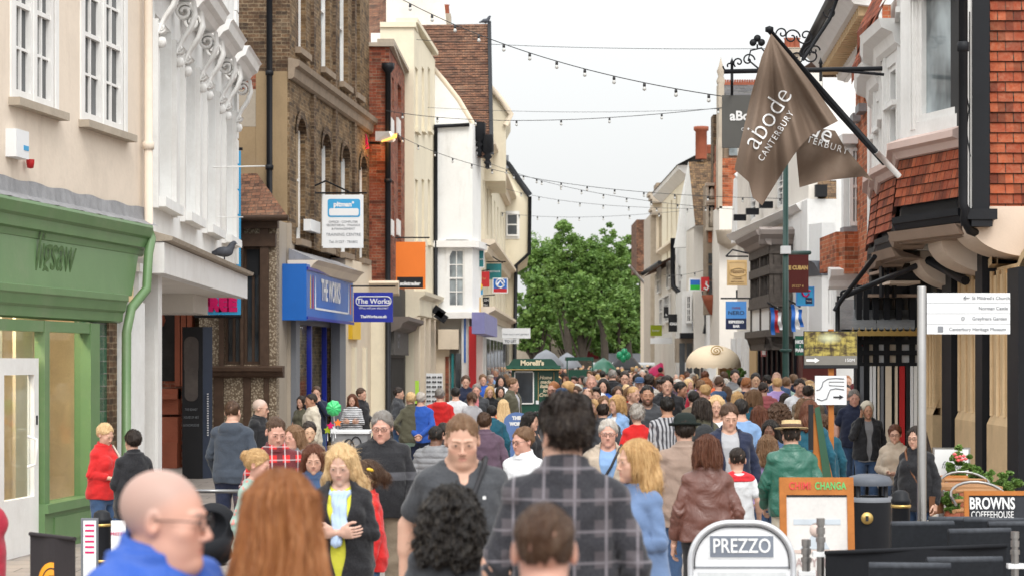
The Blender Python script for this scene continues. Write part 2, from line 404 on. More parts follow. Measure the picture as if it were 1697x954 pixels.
  for d in range(3):
   a=[slice(None)]*3; b=[slice(None)]*3
   a[d]=slice(0,-1); b[d]=slice(1,None)
   e=[x for x in range(3) if x!=d]
   for x in e: a[x]=slice(1,-1); b[x]=slice(1,-1)
   na,nb=neg[tuple(a)],neg[tuple(b)]; ch=na!=nb; J=np.argwhere(ch);
   if len(J)==0: continue
   sg=na[ch]
   J=J.copy();
   for x in e: J[:,x]+=1
   def g(o1,o2):
    K=J.copy(); K[:,e[0]]-=o1; K[:,e[1]]-=o2; return idx[K[:,0],K[:,1],K[:,2]]
   q=np.stack([g(1,1),g(0,1),g(0,0),g(1,0)],1)
   if d==1: sg=~sg
   q[~sg]=q[~sg][:,::-1]; fs.append(q)
  return verts,np.concatenate(fs)
def np_mesh(name,verts,faces,mats,attrs=None,mi=None):
 me=bpy.data.meshes.new(name); nv=len(verts); nf=len(faces)
 me.vertices.add(nv); me.vertices.foreach_set('co',np.asarray(verts,dtype=np.float32).ravel())
 me.loops.add(nf*4); me.polygons.add(nf)
 me.loops.foreach_set('vertex_index',np.asarray(faces,dtype=np.int32).ravel())
 me.polygons.foreach_set('loop_start',np.arange(0,nf*4,4,dtype=np.int32)); me.polygons.foreach_set('loop_total',np.full(nf,4,dtype=np.int32))
 for m in mats: me.materials.append(m)
 if mi is not None: me.polygons.foreach_set('material_index',np.asarray(mi,dtype=np.int32))
 me.update(calc_edges=True); me.validate(); me.polygons.foreach_set('use_smooth',np.ones(len(me.polygons),dtype=bool))
 for k,a in (attrs or {}).items():
  a=np.asarray(a,dtype=np.float32); col=np.ones((nv,4),np.float32); col[:,:a.shape[1]]=a
  at=me.color_attributes.new(name=k,type='FLOAT_COLOR',domain='POINT'); at.data.foreach_set('color',col.ravel())
 return me
def rotm(yaw=0,pitch=0,roll=0):
 """head local->body: R; yaw turns the face (deg), pitch>0 looks down"""
 y,p,r=map(math.radians,(yaw,pitch,roll))
 Rz=np.array([[math.cos(y),-math.sin(y),0],[math.sin(y),math.cos(y),0],[0,0,1]])
 Rx=np.array([[1,0,0],[0,math.cos(p),-math.sin(p)],[0,math.sin(p),math.cos(p)]])
 Ry=np.array([[math.cos(r),0,math.sin(r)],[0,1,0],[-math.sin(r),0,math.cos(r)]])
 return Rz@Rx@Ry
HC=(0,-.016,1.598)
PROF_M=[(.80,.10,.08,.0),(.86,.150,.11,.005),(.93,.172,.122,.008),(1.01,.165,.112,.0),(1.09,.152,.104,-.004),(1.2,.16,.112,-.006),(1.31,.172,.12,-.004),(1.375,.158,.103,.004),(1.42,.115,.082,.01),(1.485,.062,.064,.012)]
PROF_F=[(.80,.10,.08,.0),(.86,.155,.115,.01),(.93,.176,.126,.012),(1.01,.158,.108,.0),(1.09,.134,.094,-.002),(1.2,.136,.1,-.002),(1.31,.145,.105,.0),(1.375,.132,.088,.006),(1.42,.092,.07,.012),(1.485,.05,.052,.014)]
def prof(sex,fat=0.0):
 P=PROF_F if sex=='f' else PROF_M; o=[]
 for z,rx,ry,yc in P:
  w=math.exp(-((z-1.06)/.17)**2); o.append((z,rx*(1+.10*fat*w+.05*fat),ry*(1+.5*fat*w+.12*fat),yc-.04*fat*w))
 return o
ARMS={ # elbow, wrist for the +x side; the other side mirrors x
 'down':((.246,.03,1.14),(.262,-.045,.895)),
 'fwd':((.243,-.03,1.145),(.23,-.19,.94)),
 'back':((.25,.11,1.16),(.268,.10,.905)),
 'front':((.225,.01,1.145),(.085,-.22,1.10)),
 'cross':((.225,-.03,1.15),(-.03,-.185,1.165)),
 'phone':((.25,-.13,1.20),(.125,-.09,1.475)),
 'face':((.2,-.16,1.22),(.06,-.165,1.43)),
 'strap':((.235,.02,1.15),(.12,-.16,1.29)),
 'behind':((.225,.1,1.15),(.05,.16,.99)),
 'pocket':((.265,.05,1.15),(.20,-.06,.98)),
 'hip':((.33,.06,1.18),(.175,.0,1.03)),
 'reach':((.2,-.13,1.2),(.12,-.33,1.15)),
}
def fold_fn(amp,seed):
 rs=np.random.RandomState(seed); A=rs.uniform(0,6.28,6)
 def f(X,Y,Z):
  a=np.sin(X*38+np.sin(Z*21+A[0])*1.6+A[1])*np.sin(Z*27+Y*30+A[2])
  b=np.sin(Z*55+X*22*np.sin(A[3])+Y*35+A[4])*.6
  c=np.sin(X*16+Y*19+Z*9+A[5])
  return amp*(a*.6+b*.5+c*.5)
 return f
def shoulders(sex): return (.163,.004,1.375) if sex=='m' else (.138,.008,1.37)
def armpts(sex,pose,side):
 e,w=ARMS[pose]; e=np.array(e,float); w=np.array(w,float); S=np.array(shoulders(sex))
 if sex=='f': e[0]-=.022*np.sign(e[0]) ; w=w*np.array((.95,1,1))
 m=np.array((side,1,1)); return S*m,e*m,w*m
LEGS={'sit':(((.095,.0,.9),(.12,-.40,.93),(.12,-.42,.52)),((-.095,.0,.9),(-.12,-.40,.93),(-.12,-.42,.52))),
   'stand':(((.095,.0,.9),(.1,-.01,.5),(.105,.03,.09)),((-.095,.0,.9),(-.1,-.01,.5),(-.105,.03,.09))),
   'walk':(((.09,.0,.9),(.095,-.12,.51),(.095,-.16,.09)),((-.09,.0,.9),(-.09,.02,.49),(-.09,.26,.16))),
   'walk2':(((.09,.0,.9),(.09,.02,.49),(.09,.24,.15)),((-.09,.0,.9),(-.095,-.12,.51),(-.095,-.15,.09)))}
def head_ops(V,T,sex,age=0,fat=0.0,ears=True):
 w=.95 if sex=='m' else .92
 V.ell((0,.018,.03),(.076*w,.096,.087),.02,T=T)
 V.ell((0,-.02,-.012),(.066*w+.006*fat,.068,.084),.03,T=T)
 V.ell((0,-.028,-.072),((.053 if sex=='m' else .045)+.014*fat,.052,.046),.03,T=T)
 V.ell((0,-.074,-.1),(.024 if sex=='m' else .018,.02,.02),.025,T=T)
 if fat>.4: V.ell((0,-.035,-.105),(.052,.045,.03),.03,T=T)
 for s in (-1,1):
  V.ell((.044*s*w,-.056,-.026),(.022+.006*fat,.024,.022),.022,T=T)              # cheekbone
  V.cap((.014*s,-.088,.019),(.046*s,-.076,.02),.0065 if sex=='m' else .0045,.005,.014,T=T)  # brow ridge
  V.ell((.031*s,-.113,.0),(.022,.026,.015),.022,'s',T=T); V.ell((.027*s,-.048,-.055),(.03,.032,.036),.02,T=T)                         # eye socket
  V.ell((.031*s,-.0755,.0),(.020,.0125,.015),.012,T=T)                           # lids over the eyeball
  if ears:
   V.ell((.081*s*w,.012,-.006),(.011,.018,.031),.008,T=T); V.ell((.09*s*w,.006,.0),(.008,.009,.017),.006,'s',T=T)
  V.ell((.0105*s,-.095,-.040),(.007,.009,.0065),.006,T=T)
 V.cap((0,-.084,.01),(0,-.107 if sex=='m' else -.103,-.033),.0065,.0095 if sex=='m' else .0078,.012,T=T)                           # nose
 V.ell((0,-.046,-.06),(.038,.040,.034),.02,T=T)
 V.cap((-.017,-.083,-.0635),(.017,-.083,-.0635),.0045,.0045,.009,T=T)                # lips
 V.cap((-.013,-.083,-.0725),(.013,-.083,-.0725),.0055,.0055,.009,T=T)
 V.cap((-.021,-.0905,-.068),(.021,-.0905,-.068),.0018,.0018,.003,'s',T=T)
def head_masks(verts,R,c,sex,beard=0.0,stub=0.0,bald=False,age=0,hs=1.0):
 P=(verts-np.array(c))@R/hs   # local = R^T (p-c)
 x,y,z=P[:,0],P[:,1],P[:,2]; ax=np.abs(x)
 near=(np.abs(z)<.16)&(ax<.11)&(np.abs(y)<.15)
 lip=np.clip(1.15-np.sqrt((x/.022)**2+((z+.068)/.0095)**2),0,1)*(y<-.07)*near; lip=np.clip(lip*3,0,1)
 brow=.9*np.clip((1-np.sqrt(((ax-.031)/.019)**2+((z-.0185)/.0045)**2))*2.2,0,1)*(y<-.06)*near
 red=np.clip(1-np.sqrt(((ax-.042)/.026)**2+((z+.03)/.026)**2),0,1)*(y<-.04)+np.clip(1-np.sqrt((x/.016)**2+((z+.036)/.016)**2),0,1)*(y<-.09)*.9+np.clip((ax-.078)/.008,0,1)*(np.abs(z)<.05)*.8*(y>-.02)
 red=np.clip(red,0,1)*near
 bd=np.clip((-.038-z)/.02,0,1)*np.clip((.04-y)/.02,0,1)*near*(1-lip); bd=np.maximum(bd*0,bd*(1-np.clip(1-np.abs(ax)/.02,0,1)*(z>-.055)*.5))
 hair=np.maximum(brow,bd*max(beard,stub))
 # close crop / stubble over the scalp
 sc=np.clip((z+.75*y+.012)/.06,0,1)*near*(1 if bald==.5 else 0)
 hair=np.maximum(hair,sc*.6)
 return np.stack([lip,np.clip(hair,0,1),red],1)
def uvsphere(c,r,n=8,m=12,R=None,front=0.0):
 vs=[];fs=[]
 for i in range(n+1):
  a=math.pi*i/n
  for j in range(m):
   b=2*math.pi*j/m; p=np.array((r[0]*math.sin(a)*math.cos(b),-r[1]*math.cos(a),r[2]*math.sin(a)*math.sin(b)))+np.array(c); vs.append(p)
 for i in range(n):
  for j in range(m): fs.append((i*m+j,(i+1)*m+j,(i+1)*m+(j+1)%m,i*m+(j+1)%m))
 return np.array(vs),np.array(fs)
HAND=None
def hand_base():
 """right-side (+x) hand hanging along -z, palm facing -x, thumb towards -y; wrist at origin"""
 global HAND
 if HAND is not None: return HAND
 V=Vol(axis(-.07,.03,-.07,.03,.0035,.0035),axis(-.085,.06,-.085,.06,.0035,.0035),axis(-.21,.03,-.21,.03,.0035,.0035))
 V.cap((0,0,.03),(0,0,-.02),.024,.022,.01)
 def palm(X,Y,Z):
  q=np.sqrt((X/.015)**2+(Y/.040)**2); d=(q-1)*.015; return np.maximum(d,np.maximum(-.092-Z,Z+.01))
 V.op(palm,(-.06,-.07,-.12),(.03,.06,.02),.018)
 for y,l,r in ((-.029,.072,.0083),(-.0095,.08,.0085),(.0098,.075,.0082),(.028,.06,.0075)):
  p=[np.array((0,y,-.085))]; ang=12
  for f,a in ((.45,18),(.32,34),(.23,30)):
   ang+=a; t=math.radians(ang-12); p.append(p[-1]+l*f*np.array((-math.sin(t),y*.12/.03*.1,-math.cos(t))))
  for i in range(3): V.cap(p[i],p[i+1],r*(1-.08*i),r*(1-.08*(i+1)),.003)
 V.cap((-.004,-.026,-.025),(-.016,-.052,-.058),.014,.011,.014); V.cap((-.016,-.052,-.058),(-.026,-.06,-.088),.0105,.009,.004); V.cap((-.026,-.06,-.088),(-.034,-.058,-.108),.009,.0078,.003)
 HAND=V.nets(); return HAND
def add_hand(vl,fl,wrist,elbow,side,palm=None,curl=None):
 hv,hf=hand_base(); v=hv.copy(); f=hf.copy()
 if side<0: v=v*np.array((-1,1,1)); f=f[:,::-1]
 d=np.array(wrist)-np.array(elbow); d/=np.linalg.norm(d)
 z=-d; pn=np.array(palm if palm is not None else (-side,0,0),float)   # palm normal direction
 x=-pn*side; x=x-z*(x@z); x/=np.linalg.norm(x); y=np.cross(z,x)
 # hand local x axis: palm faces -x*side
 M=np.stack([x,y,z],1); v=v@M.T+np.array(wrist)
 n=sum(len(a) for a in vl); vl.append(v); fl.append(f+n)
PALM={'down':None,'fwd':None,'back':None,'front':(0,.6,.8),'cross':(0,1,.2),'phone':(-1,.2,.1),'face':(0,1,.1),'strap':(0,1,0),'behind':(0,1,0),'pocket':(-1,0,0),'hip':(-1,0,0),'reach':(-.3,.2,1)}
def make_body(name,sex='m',pose=('down','down'),legs='stand',yaw=0,pitch=6,roll=0,fat=0.0,hq=False,beard=0.0,stub=0.0,bald=False,neckb=0.0,hs=1.0):
 hf=.0032 if hq else .0048; hc=.009 if hq else .0125
 R=rotm(yaw,pitch,roll); c=np.array(HC)+np.array((0,-.02*math.sin(math.radians(pitch)),0))-np.array((0,neckb,neckb*.5))
 c=c+np.array((0,-.015*fat,.115*(hs-1)-.045*fat)); T=((R.T/hs).tolist(),c.tolist())
 xl=.42 if 'hip' in pose else .34
 V=Vol(axis(-xl,xl,-.105,.105,hf,hc),axis(-.38 if legs!='sit' else -.62,.40,c[1]-.14,c[1]+.13,hf,hc),axis(-.02,1.80+.26*(hs-1),c[2]-.15*hs,1.80+.26*(hs-1),hf,hc))
 pr=prof(sex,fat); V.loft(pr,0,.03)
 S=shoulders(sex)
 if sex=='f':
  for s in (-1,1): V.ell((.068*s,-.085,1.27),(.058,.05,.058),.03)
 nr=(.057 if sex=='m' else .044)+.01*fat
 V.cap((0,.018,1.42),(c[0],c[1]+.026,c[2]-.08),nr*1.08,nr,.03)
 for s in (-1,1): V.cap((.03*s,.032,1.465),(S[0]*s*.85,.012,1.40),.036 if sex=='m' else .027,.042 if sex=='m' else .034,.03)
 head_ops(V,T,sex,fat=fat)
 k=1.0 if sex=='m' else .84; k*=1+.12*fat
 vl=[];fl=[]
 hands=[]
 for s,ps in ((1,pose[0]),(-1,pose[1])):
  a,e,w=armpts(sex,ps,s)
  V.ell(a,(.054*k,.054*k,.058*k),.03); V.cap(a,e,.047*k,.040*k,.02); V.cap(e,w,.041*k,.0255*k,.012); V.cap(e,e+(w-e)*.45,.042*k,.039*k,.02)
  hands.append((w,e,s,PALM[ps]))
 for hip,kn,an in LEGS[legs]:
  V.cap(hip,kn,.086,.056,.03); V.cap(kn,an,.054,.036,.02); k2=np.array(kn)+(np.array(an)-np.array(kn))*.3; V.cap(kn,k2+np.array((0,.012,0)),.048,.05,.03)
  V.cap((an[0],an[1],an[2]-.04),(an[0]*1.1,an[1]-.14,an[2]-.055),.035,.028,.02)
 v,f=V.nets(); mk=head_masks(v,R,c,sex,beard,stub,bald,hs=hs)
 vl.append(v); fl.append(f)
 nb=len(v)
 for h in hands: add_hand(vl,fl,*h)
 v2=np.concatenate(vl); f2=np.concatenate(fl); mk2=np.zeros((len(v2),3)); mk2[:nb]=mk
 mi=np.zeros(len(f2),int)
 ev=[];ef=[];em=[];n=len(v2)
 for s in (-1,1):
  # eyeball, iris and the upper lid's lash line
  for (cc,rr,m_) in (((.031*s,-.0805,-.0005),(.0105,.0095,.0046),1),((.031*s,-.0882,-.0003),(.0046,.0030,.0044),2),((.031*s,-.0850,.0044),(.0110,.0062,.0007),2)):
   a,b=uvsphere(cc,rr,6,10); a=a@R.T*hs+c; ev.append(a); ef.append(b+n); em.append(np.full(len(b),m_)); n+=len(a)
 v2=np.concatenate([v2]+ev); f2=np.concatenate([f2]+ef); mi=np.concatenate([mi]+em); mk3=np.zeros((len(v2),3)); mk3[:len(mk2)]=mk2
 me=np_mesh(name,v2,f2,[MATS['skin'],MATS['eye_white'],MATS['eye_dark']],{'mk':mk3},mi)
 return dict(hs=hs,mesh=me,R=R,c=c,sex=sex,pose=pose,legs=legs,fat=fat)
def arm_garment(V,sex,pose,off0,long_=True,k=.02,cuff=1.0,fold=0.0,fat=0.0,seed=0):
 kk=(1.0 if sex=='m' else .84)*(1+.12*fat)
 for s,ps in ((1,pose[0]),(-1,pose[1])):
  a,e,w=armpts(sex,ps,s)
  off=off0*.8; V.ell(a,(.053*kk+off,.054*kk+off,.056*kk+off),.03)
  if long_:
   V.cap(a,e,.045*kk+off*.8,.040*kk+off*.8,.010); w2=e+(w-e)*cuff; V.cap(e,w2,.042*kk+off*.8,.031*kk+off*.8,.008)
  else:
   e2=a+(e-a)*.62; V.cap(a,e2,.047*kk+off+.002,.047*kk+off+.007,.012)
def make_top(name,B,kind='tee',hem=.86,off=None,mat='cloth',open_=0.0,hq=False,seed=0,hood=False,collar=False,vneck=False,cuff=.95):
 sex,pose,fat=B['sex'],B['pose'],B['fat']
 OFF={'tee':.013,'shirt':.015,'jumper':.02,'jacket':.027,'coat':.032,'puffer':.038,'vest':.01,'inner':.009}
 off=OFF[kind] if off is None else off
 h=.0062 if hq else .0095
 xl=.45 if 'hip' in pose else .37
 V=Vol(axis(-xl,xl,-9,-9,h,h),axis(-.34,.30,-9,-9,h,h),axis(hem-.03,1.62,-9,-9,h,h))
 pr=prof(sex,fat); amp={'tee':.0045,'shirt':.006,'jumper':.004,'jacket':.0065,'coat':.006,'puffer':.003,'vest':.002,'inner':.002}[kind]
 fo=fold_fn(amp,seed)
 pr2=[(z,rx*(1+(.09 if z<1.1 else 0)),ry*(1+(.13 if z<1.1 else 0)),yc) for z,rx,ry,yc in pr if z<=1.45]+[(1.455,.083 if sex=='m' else .07,.07 if sex=='m' else .06,.012)]
 # clothes bridge the hollow of the waist
 wz=[r for r in pr2]; pr2=[(z,max(rx,.93*max(q[1] for q in wz if abs(q[0]-z)<.2)) if z<1.25 else rx,max(ry,.93*max(q[2] for q in wz if abs(q[0]-z)<.2)) if z<1.25 else ry,yc) for z,rx,ry,yc in pr2]
 V.loft(pr2,off,.03)
 S=shoulders(sex)
 if sex=='f':
  for s in (-1,1): V.ell((.066*s,-.085,1.27),(.058+off,.048+off,.06+off),.04)
 for s in (-1,1):
  r_=(.040 if sex=='m' else .032)+off*.6; V.cap((.042*s,.03,1.45),(S[0]*s*.85,.012,1.40),r_*.92,r_*1.04,.03)
 if kind not in('vest','inner'): arm_garment(V,sex,pose,off,long_=(kind not in('tee','inner')),cuff=cuff,fat=fat)
 V.op(lambda X,Y,Z: fo(X,Y,Z)+0*X,None,None,mode='add')
 if kind in('shirt','jacket','coat','puffer','jumper'):   # creases bunching at the elbows
  for s,ps in ((1,pose[0]),(-1,pose[1])):
   a,e,w=armpts(sex,ps,s); d=(w-a)/np.linalg.norm(w-a)
   def fn(X,Y,Z,e=e,d=d):
    q=(X-e[0])**2+(Y-e[1])**2+(Z-e[2])**2; t=(X-e[0])*d[0]+(Y-e[1])*d[1]+(Z-e[2])*d[2]
    return .005*np.sin(t*105+3*np.sin(X*50))*np.exp(-q/.006)
   V.op(fn,list(e-.15),list(e+.15),mode='add')
 if kind=='puffer':
  V.op(lambda X,Y,Z:-.009*np.abs(np.sin(Z*math.pi/.062))+0*X,None,None,mode='add')
 # hem
 V.op(lambda X,Y,Z:(hem+.006*np.sin(X*25+seed))-Z,None,None,.012,'i')
 # neck opening
 c=B['c']; nr=.066 if sex=='m' else .058
 if kind in('tee','vest','inner'): nr+=.012
 if kind=='vest': nr+=.02
 V.cap((0,.004 if not vneck else -.015,1.455),(0,-.03,1.62),nr,nr,.01,'s')
 if vneck: V.cap((0,-.10,1.36),(0,-.10,1.55),.012,.075,.01,'s')
 if collar or kind in('coat','jacket') and not hood:
  r=.072 if sex=='m' else .062
  def col(X,Y,Z):
   q=np.sqrt(X**2+(Y-.006)**2); ring=np.abs(q-(r+(1.51-Z)*.25))-.008; return np.maximum(ring,np.maximum(1.435-Z,Z-(1.505+.25*(Y+.02))))
  V.op(col,(-.14,-.14,1.40),(.14,.14,1.56),.012)
  if open_<=0: V.cap((0,-.10,1.45),(0,-.09,1.56),.008,.045,.006,'s')
 if hood:
  V.ell((0,.085,1.425),(.12,.058,.075),.03); V.ell((0,.03,1.465),(.10,.09,.042),.02); V.cap((0,-.03,1.46),(0,-.05,1.60),.07,.09,.015,'s'); V.ell((0,.045,1.50),(.065,.06,.04),.015,'s')
 if open_>0:
  def sl(X,Y,Z): return np.maximum(np.abs(X)-(open_*(.35+.65*np.clip((Z-hem)/(1.45-hem),0,1))+.01*np.sin(Z*20)),np.maximum(Y+.02,.0-Z*0-1))
  V.op(sl,(-.2,-.4,hem-.1),(.2,.0,1.62),.012,'s')
 v,f=V.nets()
 return np_mesh(name,v,f,[MATS[mat]])
def make_legs(name,B,kind='trousers',hq=False,seed=1,mat='cloth'):
 h=.0125 if not hq else .009
 V=Vol(axis(-.25,.25,-9,-9,h,h),axis(-.55,.42,-9,-9,h,h),axis({'trousers':.04,'shorts':.42,'skirt':.42,'dress':.5}[kind],1.06,-9,-9,h,h))
 pr=[r for r in prof(B['sex'],B['fat']) if r[0]<1.05]; off=.014
 fo=fold_fn(.005,seed)
 if kind in('skirt','dress'):
  V.loft([(.46,.21,.16,0),(.7,.20,.15,0)]+[r for r in pr if r[0]>=.86],off,.03)
 else:
  V.loft(pr,off,.03)
  for hip,kn,an in LEGS[B['legs']]:
   hip,kn,an=map(np.array,(hip,kn,an)); V.cap(hip,kn,.092+off*.5,.068+off*.3,.03)
   if kind=='trousers': V.cap(kn,an-np.array((0,0,.03)),.07,.06,.03); V.cap(kn,kn+(an-kn)*.35+np.array((0,.012,0)),.068,.068,.03)
 V.op(lambda X,Y,Z: fo(X,Y,Z),None,None,mode='add')
 zc={'trousers':.055,'shorts':.46,'skirt':.47,'dress':.55}[kind]; V.op(lambda X,Y,Z:zc-Z+0*X,None,None,.01,'i'); V.op(lambda X,Y,Z:Z-1.035+0*X,None,None,.01,'i')
 v,f=V.nets(); return np_mesh(name,v,f,[MATS[mat]])
def make_shoes(name,B):
 zf=.43 if B['legs']=='sit' else 0
 V=Vol(axis(-.2,.2,-9,-9,.011,.011),axis(-.62,.4,-9,-9,.011,.011),axis(-.02+zf,.26+zf,-9,-9,.011,.011))
 for hip,kn,an in LEGS[B['legs']]:
  z=an[2]-.09; V.cap((an[0],an[1]+.02,z+.05),(an[0]*1.12,an[1]-.15,z+.035),.045,.036,.02); V.cap((an[0],an[1]+.01,z+.06),(an[0],an[1]+.01,z+.11),.045,.045,.02)
  V.op(lambda X,Y,Z,z=z,an=an:np.maximum(z-Z,0*X)*1.0-.0,(an[0]-.1,an[1]-.3,z-.06),(an[0]+.1,an[1]+.15,z+.0),.005,'i') if abs(z-zf)<.01 and not zf else None
 v,f=V.nets(); v[:,2]=np.maximum(v[:,2],zf)
 return np_mesh(name,v,f,[MATS['leather_shoe']])
# hair, modelled in head space and shared by every head
def make_hair(name,style,hq=False,seed=0):
 h=.0035 if hq else .0052
 L={'long':.34,'long_wavy':.36,'curly':.20,'shoulder':.20,'bob':.10,'pony':.26}.get(style,.0)
 V=Vol(axis(-.2,.2,-9,-9,h,h),axis(-.17,.24,-9,-9,h,h),axis(-.12-L,.19,-9,-9,h,h))
 def cut(n,c0,k=.012):  # keep n.p>c0
  V.op(lambda X,Y,Z:-(n[0]*X+n[1]*Y+n[2]*Z-c0),None,None,k,'i')
 rs=np.random.RandomState(seed); A=rs.uniform(0,6.28,8)
 if style in('short','crop','receding','quiff','short_messy','flat'):
  t={'crop':.0012,'short':.008,'receding':.005,'quiff':.010,'short_messy':.010,'flat':.011}[style]
  V.ell((0,.02,.034),(.077+t,.097+t,.088+t),.01)
  if style=='quiff': V.ell((.01,-.055,.105),(.06,.045,.032),.03)
  if style=='short_messy':
   V.ell((0,.0,.1),(.07,.09,.05),.04)
  if style=='receding': V.op(lambda X,Y,Z:-(Z*.35+Y+.028-.35*np.abs(X)),None,None,.012,'i');
  cut((0,.75,1),-.005 if style!='short_messy' else -.02);
  if style=='receding': V.ell((0,-.0,.14),(.05,.075,.06),.02,'s')
  V.ell((0,-.112,.010),(.076,.066,.084),.012,'s')          # face
  for s in (-1,1): V.ell((.09*s,.008,-.012),(.02,.024,.034),.008,'s')
  am=.003 if style!='short_messy' else .006
  V.op(lambda X,Y,Z: am*(np.sin(Y*95+X*140+A[0]+2*np.sin(X*60))*.5+np.sin(X*210-Y*120+Z*60+A[1])*.5+np.sin(X*47+Y*39+Z*71+A[2])*.9),None,None,mode='add')
 elif style in('long','long_wavy','shoulder','bob','curly','pony'):
  V.ell((0,.022,.034),(.088,.106,.097),.01)
  pr={'long':[(-.44,.10,.05,.10),(-.3,.13,.075,.085),(-.15,.125,.085,.06),(-.02,.105,.10,.04),(.06,.09,.095,.03)],
   'long_wavy':[(-.42,.11,.05,.09),(-.3,.155,.08,.08),(-.15,.14,.09,.06),(-.02,.108,.10,.04),(.06,.09,.095,.03)],
   'curly':[(-.28,.10,.06,.09),(-.2,.155,.10,.07),(-.08,.155,.12,.05),(.02,.135,.125,.035),(.1,.08,.09,.02)],
   'shoulder':[(-.25,.10,.06,.07),(-.17,.125,.085,.055),(-.08,.12,.095,.045),(.0,.104,.1,.035),(.06,.09,.095,.03)],
   'bob':[(-.135,.085,.07,.045),(-.10,.108,.095,.035),(-.03,.112,.105,.03),(.03,.1,.105,.026),(.08,.085,.09,.02)],
   'pony':[(-.05,.085,.085,.03),(.0,.085,.095,.025),(.06,.085,.095,.025)]}[style]
  if style!='pony': V.loft(pr,0,.03)
  else:
   V.cap((0,.115,.04),(0,.155,-.02),.028,.034,.02); V.cap((0,.155,-.02),(0,.14,-.22),.036,.014,.02)
  # open the face
  V.ell((0,-.128,-.012),(.071,.094,.112) if style!='pony' else (.08,.10,.10),.02,'s')
  V.op(lambda X,Y,Z: np.maximum(np.abs(X)-(.062 if style!='pony' else .12),np.maximum(Y+.035,Z+.06)),(-.2,-.2,-.6),(.2,.1,.0),.03,'s')
  V.op(lambda X,Y,Z: np.maximum(np.abs(X)-.5,np.maximum(Y-.0+.0,Z+.11)) if style=='long_back' else np.maximum(Y+.055,Z+.13)+0*X,(-.2,-.2,-.6),(.2,.1,.0),.03,'s')
  if style=='pony':
   cut((0,.8,1),-.03)
   for s in (-1,1): V.ell((.09*s,.008,-.012),(.02,.024,.034),.008,'s')
  am={'curly':.0}.get(style,.004)
  wav={'long_wavy':1.3,'shoulder':.8,'bob':.3,'long':.35,'curly':1,'pony':.3}[style]
  def st(X,Y,Z):
   th=np.arctan2(X,Y-.02+1e-6); lower=np.clip((.05-Z)/.1,0,1)
   q=th+wav*.10*np.sin(Z*32+A[0]+X*12)*lower
   return .0035*np.sin(q*34+A[1]+2*np.sin(q*5))*1.0+.0025*np.sin(q*71+A[2])+.006*np.sin(q*9+A[3]+Z*6)*lower
  V.op(st,None,None,mode='add')
  if style in('long_wavy','shoulder'): V.op(lambda X,Y,Z:  .006*np.sin(Z*34+np.arctan2(X,Y)*3+A[4])*np.clip((-.0-Z)/.08,0,1),None,None,mode='add')
  if style=='curly':
   def cu(X,Y,Z):
    a=np.sin(X*75+A[0]+2*np.sin(Z*31))*np.sin(Y*70+A[1]+2*np.sin(X*33))*np.sin(Z*66+A[2]+2*np.sin(Y*37))
    b=np.sin(X*150+Z*60)*np.sin(Y*140+X*50)*np.sin(Z*130+Y*70); return -.017*a-.007*b
   V.op(cu,None,None,mode='add')
  # ragged ends
  V.op(lambda X,Y,Z: np.maximum(0,(pr[0][0]+.03+.02*np.sin(X*70+A[5])+.02*np.sin(X*31))-Z)*1.2,None,None,mode='add')
 elif style=='updo':
  V.ell((0,.022,.036),(.088,.106,.098),.01); cut((0,.8,1),-.012); V.ell((0,-.105,.004),(.071,.058,.08),.012,'s'); V.ell((0,.125,.045),(.045,.035,.042),.02)
  for s in (-1,1): V.ell((.09*s,.008,-.012),(.02,.024,.034),.008,'s')
  V.op(lambda X,Y,Z:.0012*np.sin(np.arctan2(X,Z)*26+A[0])+.003*np.sin(X*90+Y*70+Z*80),None,None,mode='add')
 v,f=V.nets()
 th=np.arctan2(v[:,0],v[:,1]-.02)
 def hvf(v): th=np.arctan2(v[:,0],v[:,1]-.02); return np.stack([th*1.6+(v[:,0]*3),v[:,2]+v[:,1]*.5,np.zeros(len(v))+seed],1)*.5+.5
 # loose strands lifting off the surface: break the outline and catch the light
 t0=v[f[:,1]]-v[f[:,0]]; t1=v[f[:,3]]-v[f[:,0]]; fn_=np.cross(t0,t1); ok=np.linalg.norm(fn_,axis=1)>1e-9; fn_[ok]/=np.linalg.norm(fn_[ok],axis=1)[:,None]
 N=(5200 if hq else 500) if style!='crop' else (2500 if hq else 250)
 idx=rs.choice(np.nonzero(ok)[0],N); p=v[f[idx]].mean(1); nn=fn_[idx]
 out=(p-np.array((0,.02,min(0,-.0))))*np.array((1,1,.3)); sg=np.sign((nn*out).sum(1)); sg[sg==0]=1; nn=nn*sg[:,None]
 short=style in('short','crop','receding','quiff','short_messy','flat')
 g=np.stack([p[:,0]*2,np.full(N,.7),np.full(N,-.5)],1) if short else np.stack([p[:,0]*1.2*(p[:,2]>.03),.3*(p[:,2]>.05)+0*p[:,0],np.full(N,-1.)],1)
 g=g+rs.normal(size=(N,3))*(.3 if short else .10 if style!='curly' else .9); g-=nn*(g*nn).sum(1)[:,None]; g/=np.linalg.norm(g,axis=1)[:,None]+1e-9
 L_=rs.uniform(.5,1.3,N)*{'crop':.012,'short':.024,'receding':.02,'quiff':.03,'short_messy':.035,'curly':.035,'updo':.02}.get(style,.06); w=np.cross(g,nn)*(.0009 if hq else .002)
 lift=rs.uniform(.0005,.0035 if style not in('curly','short_messy') else .014,N); K=3; vs=[];fs=[]
 for k in range(K+1):
  q=k/K; c_=p+g*(L_*q)[:,None]+nn*(.0008+lift*q*(1.2-.5*q))[:,None]
  if style=='curly': c_=c_+w/.0009*(.006*np.sin(q*7+p[:,0]*90))[:,None]
  vs.append(c_-w*(1-.6*q)); vs.append(c_+w*(1-.6*q))
 sv=np.stack(vs,1).reshape(-1,3); b_=np.arange(N)[:,None]*(2*(K+1))+len(v)
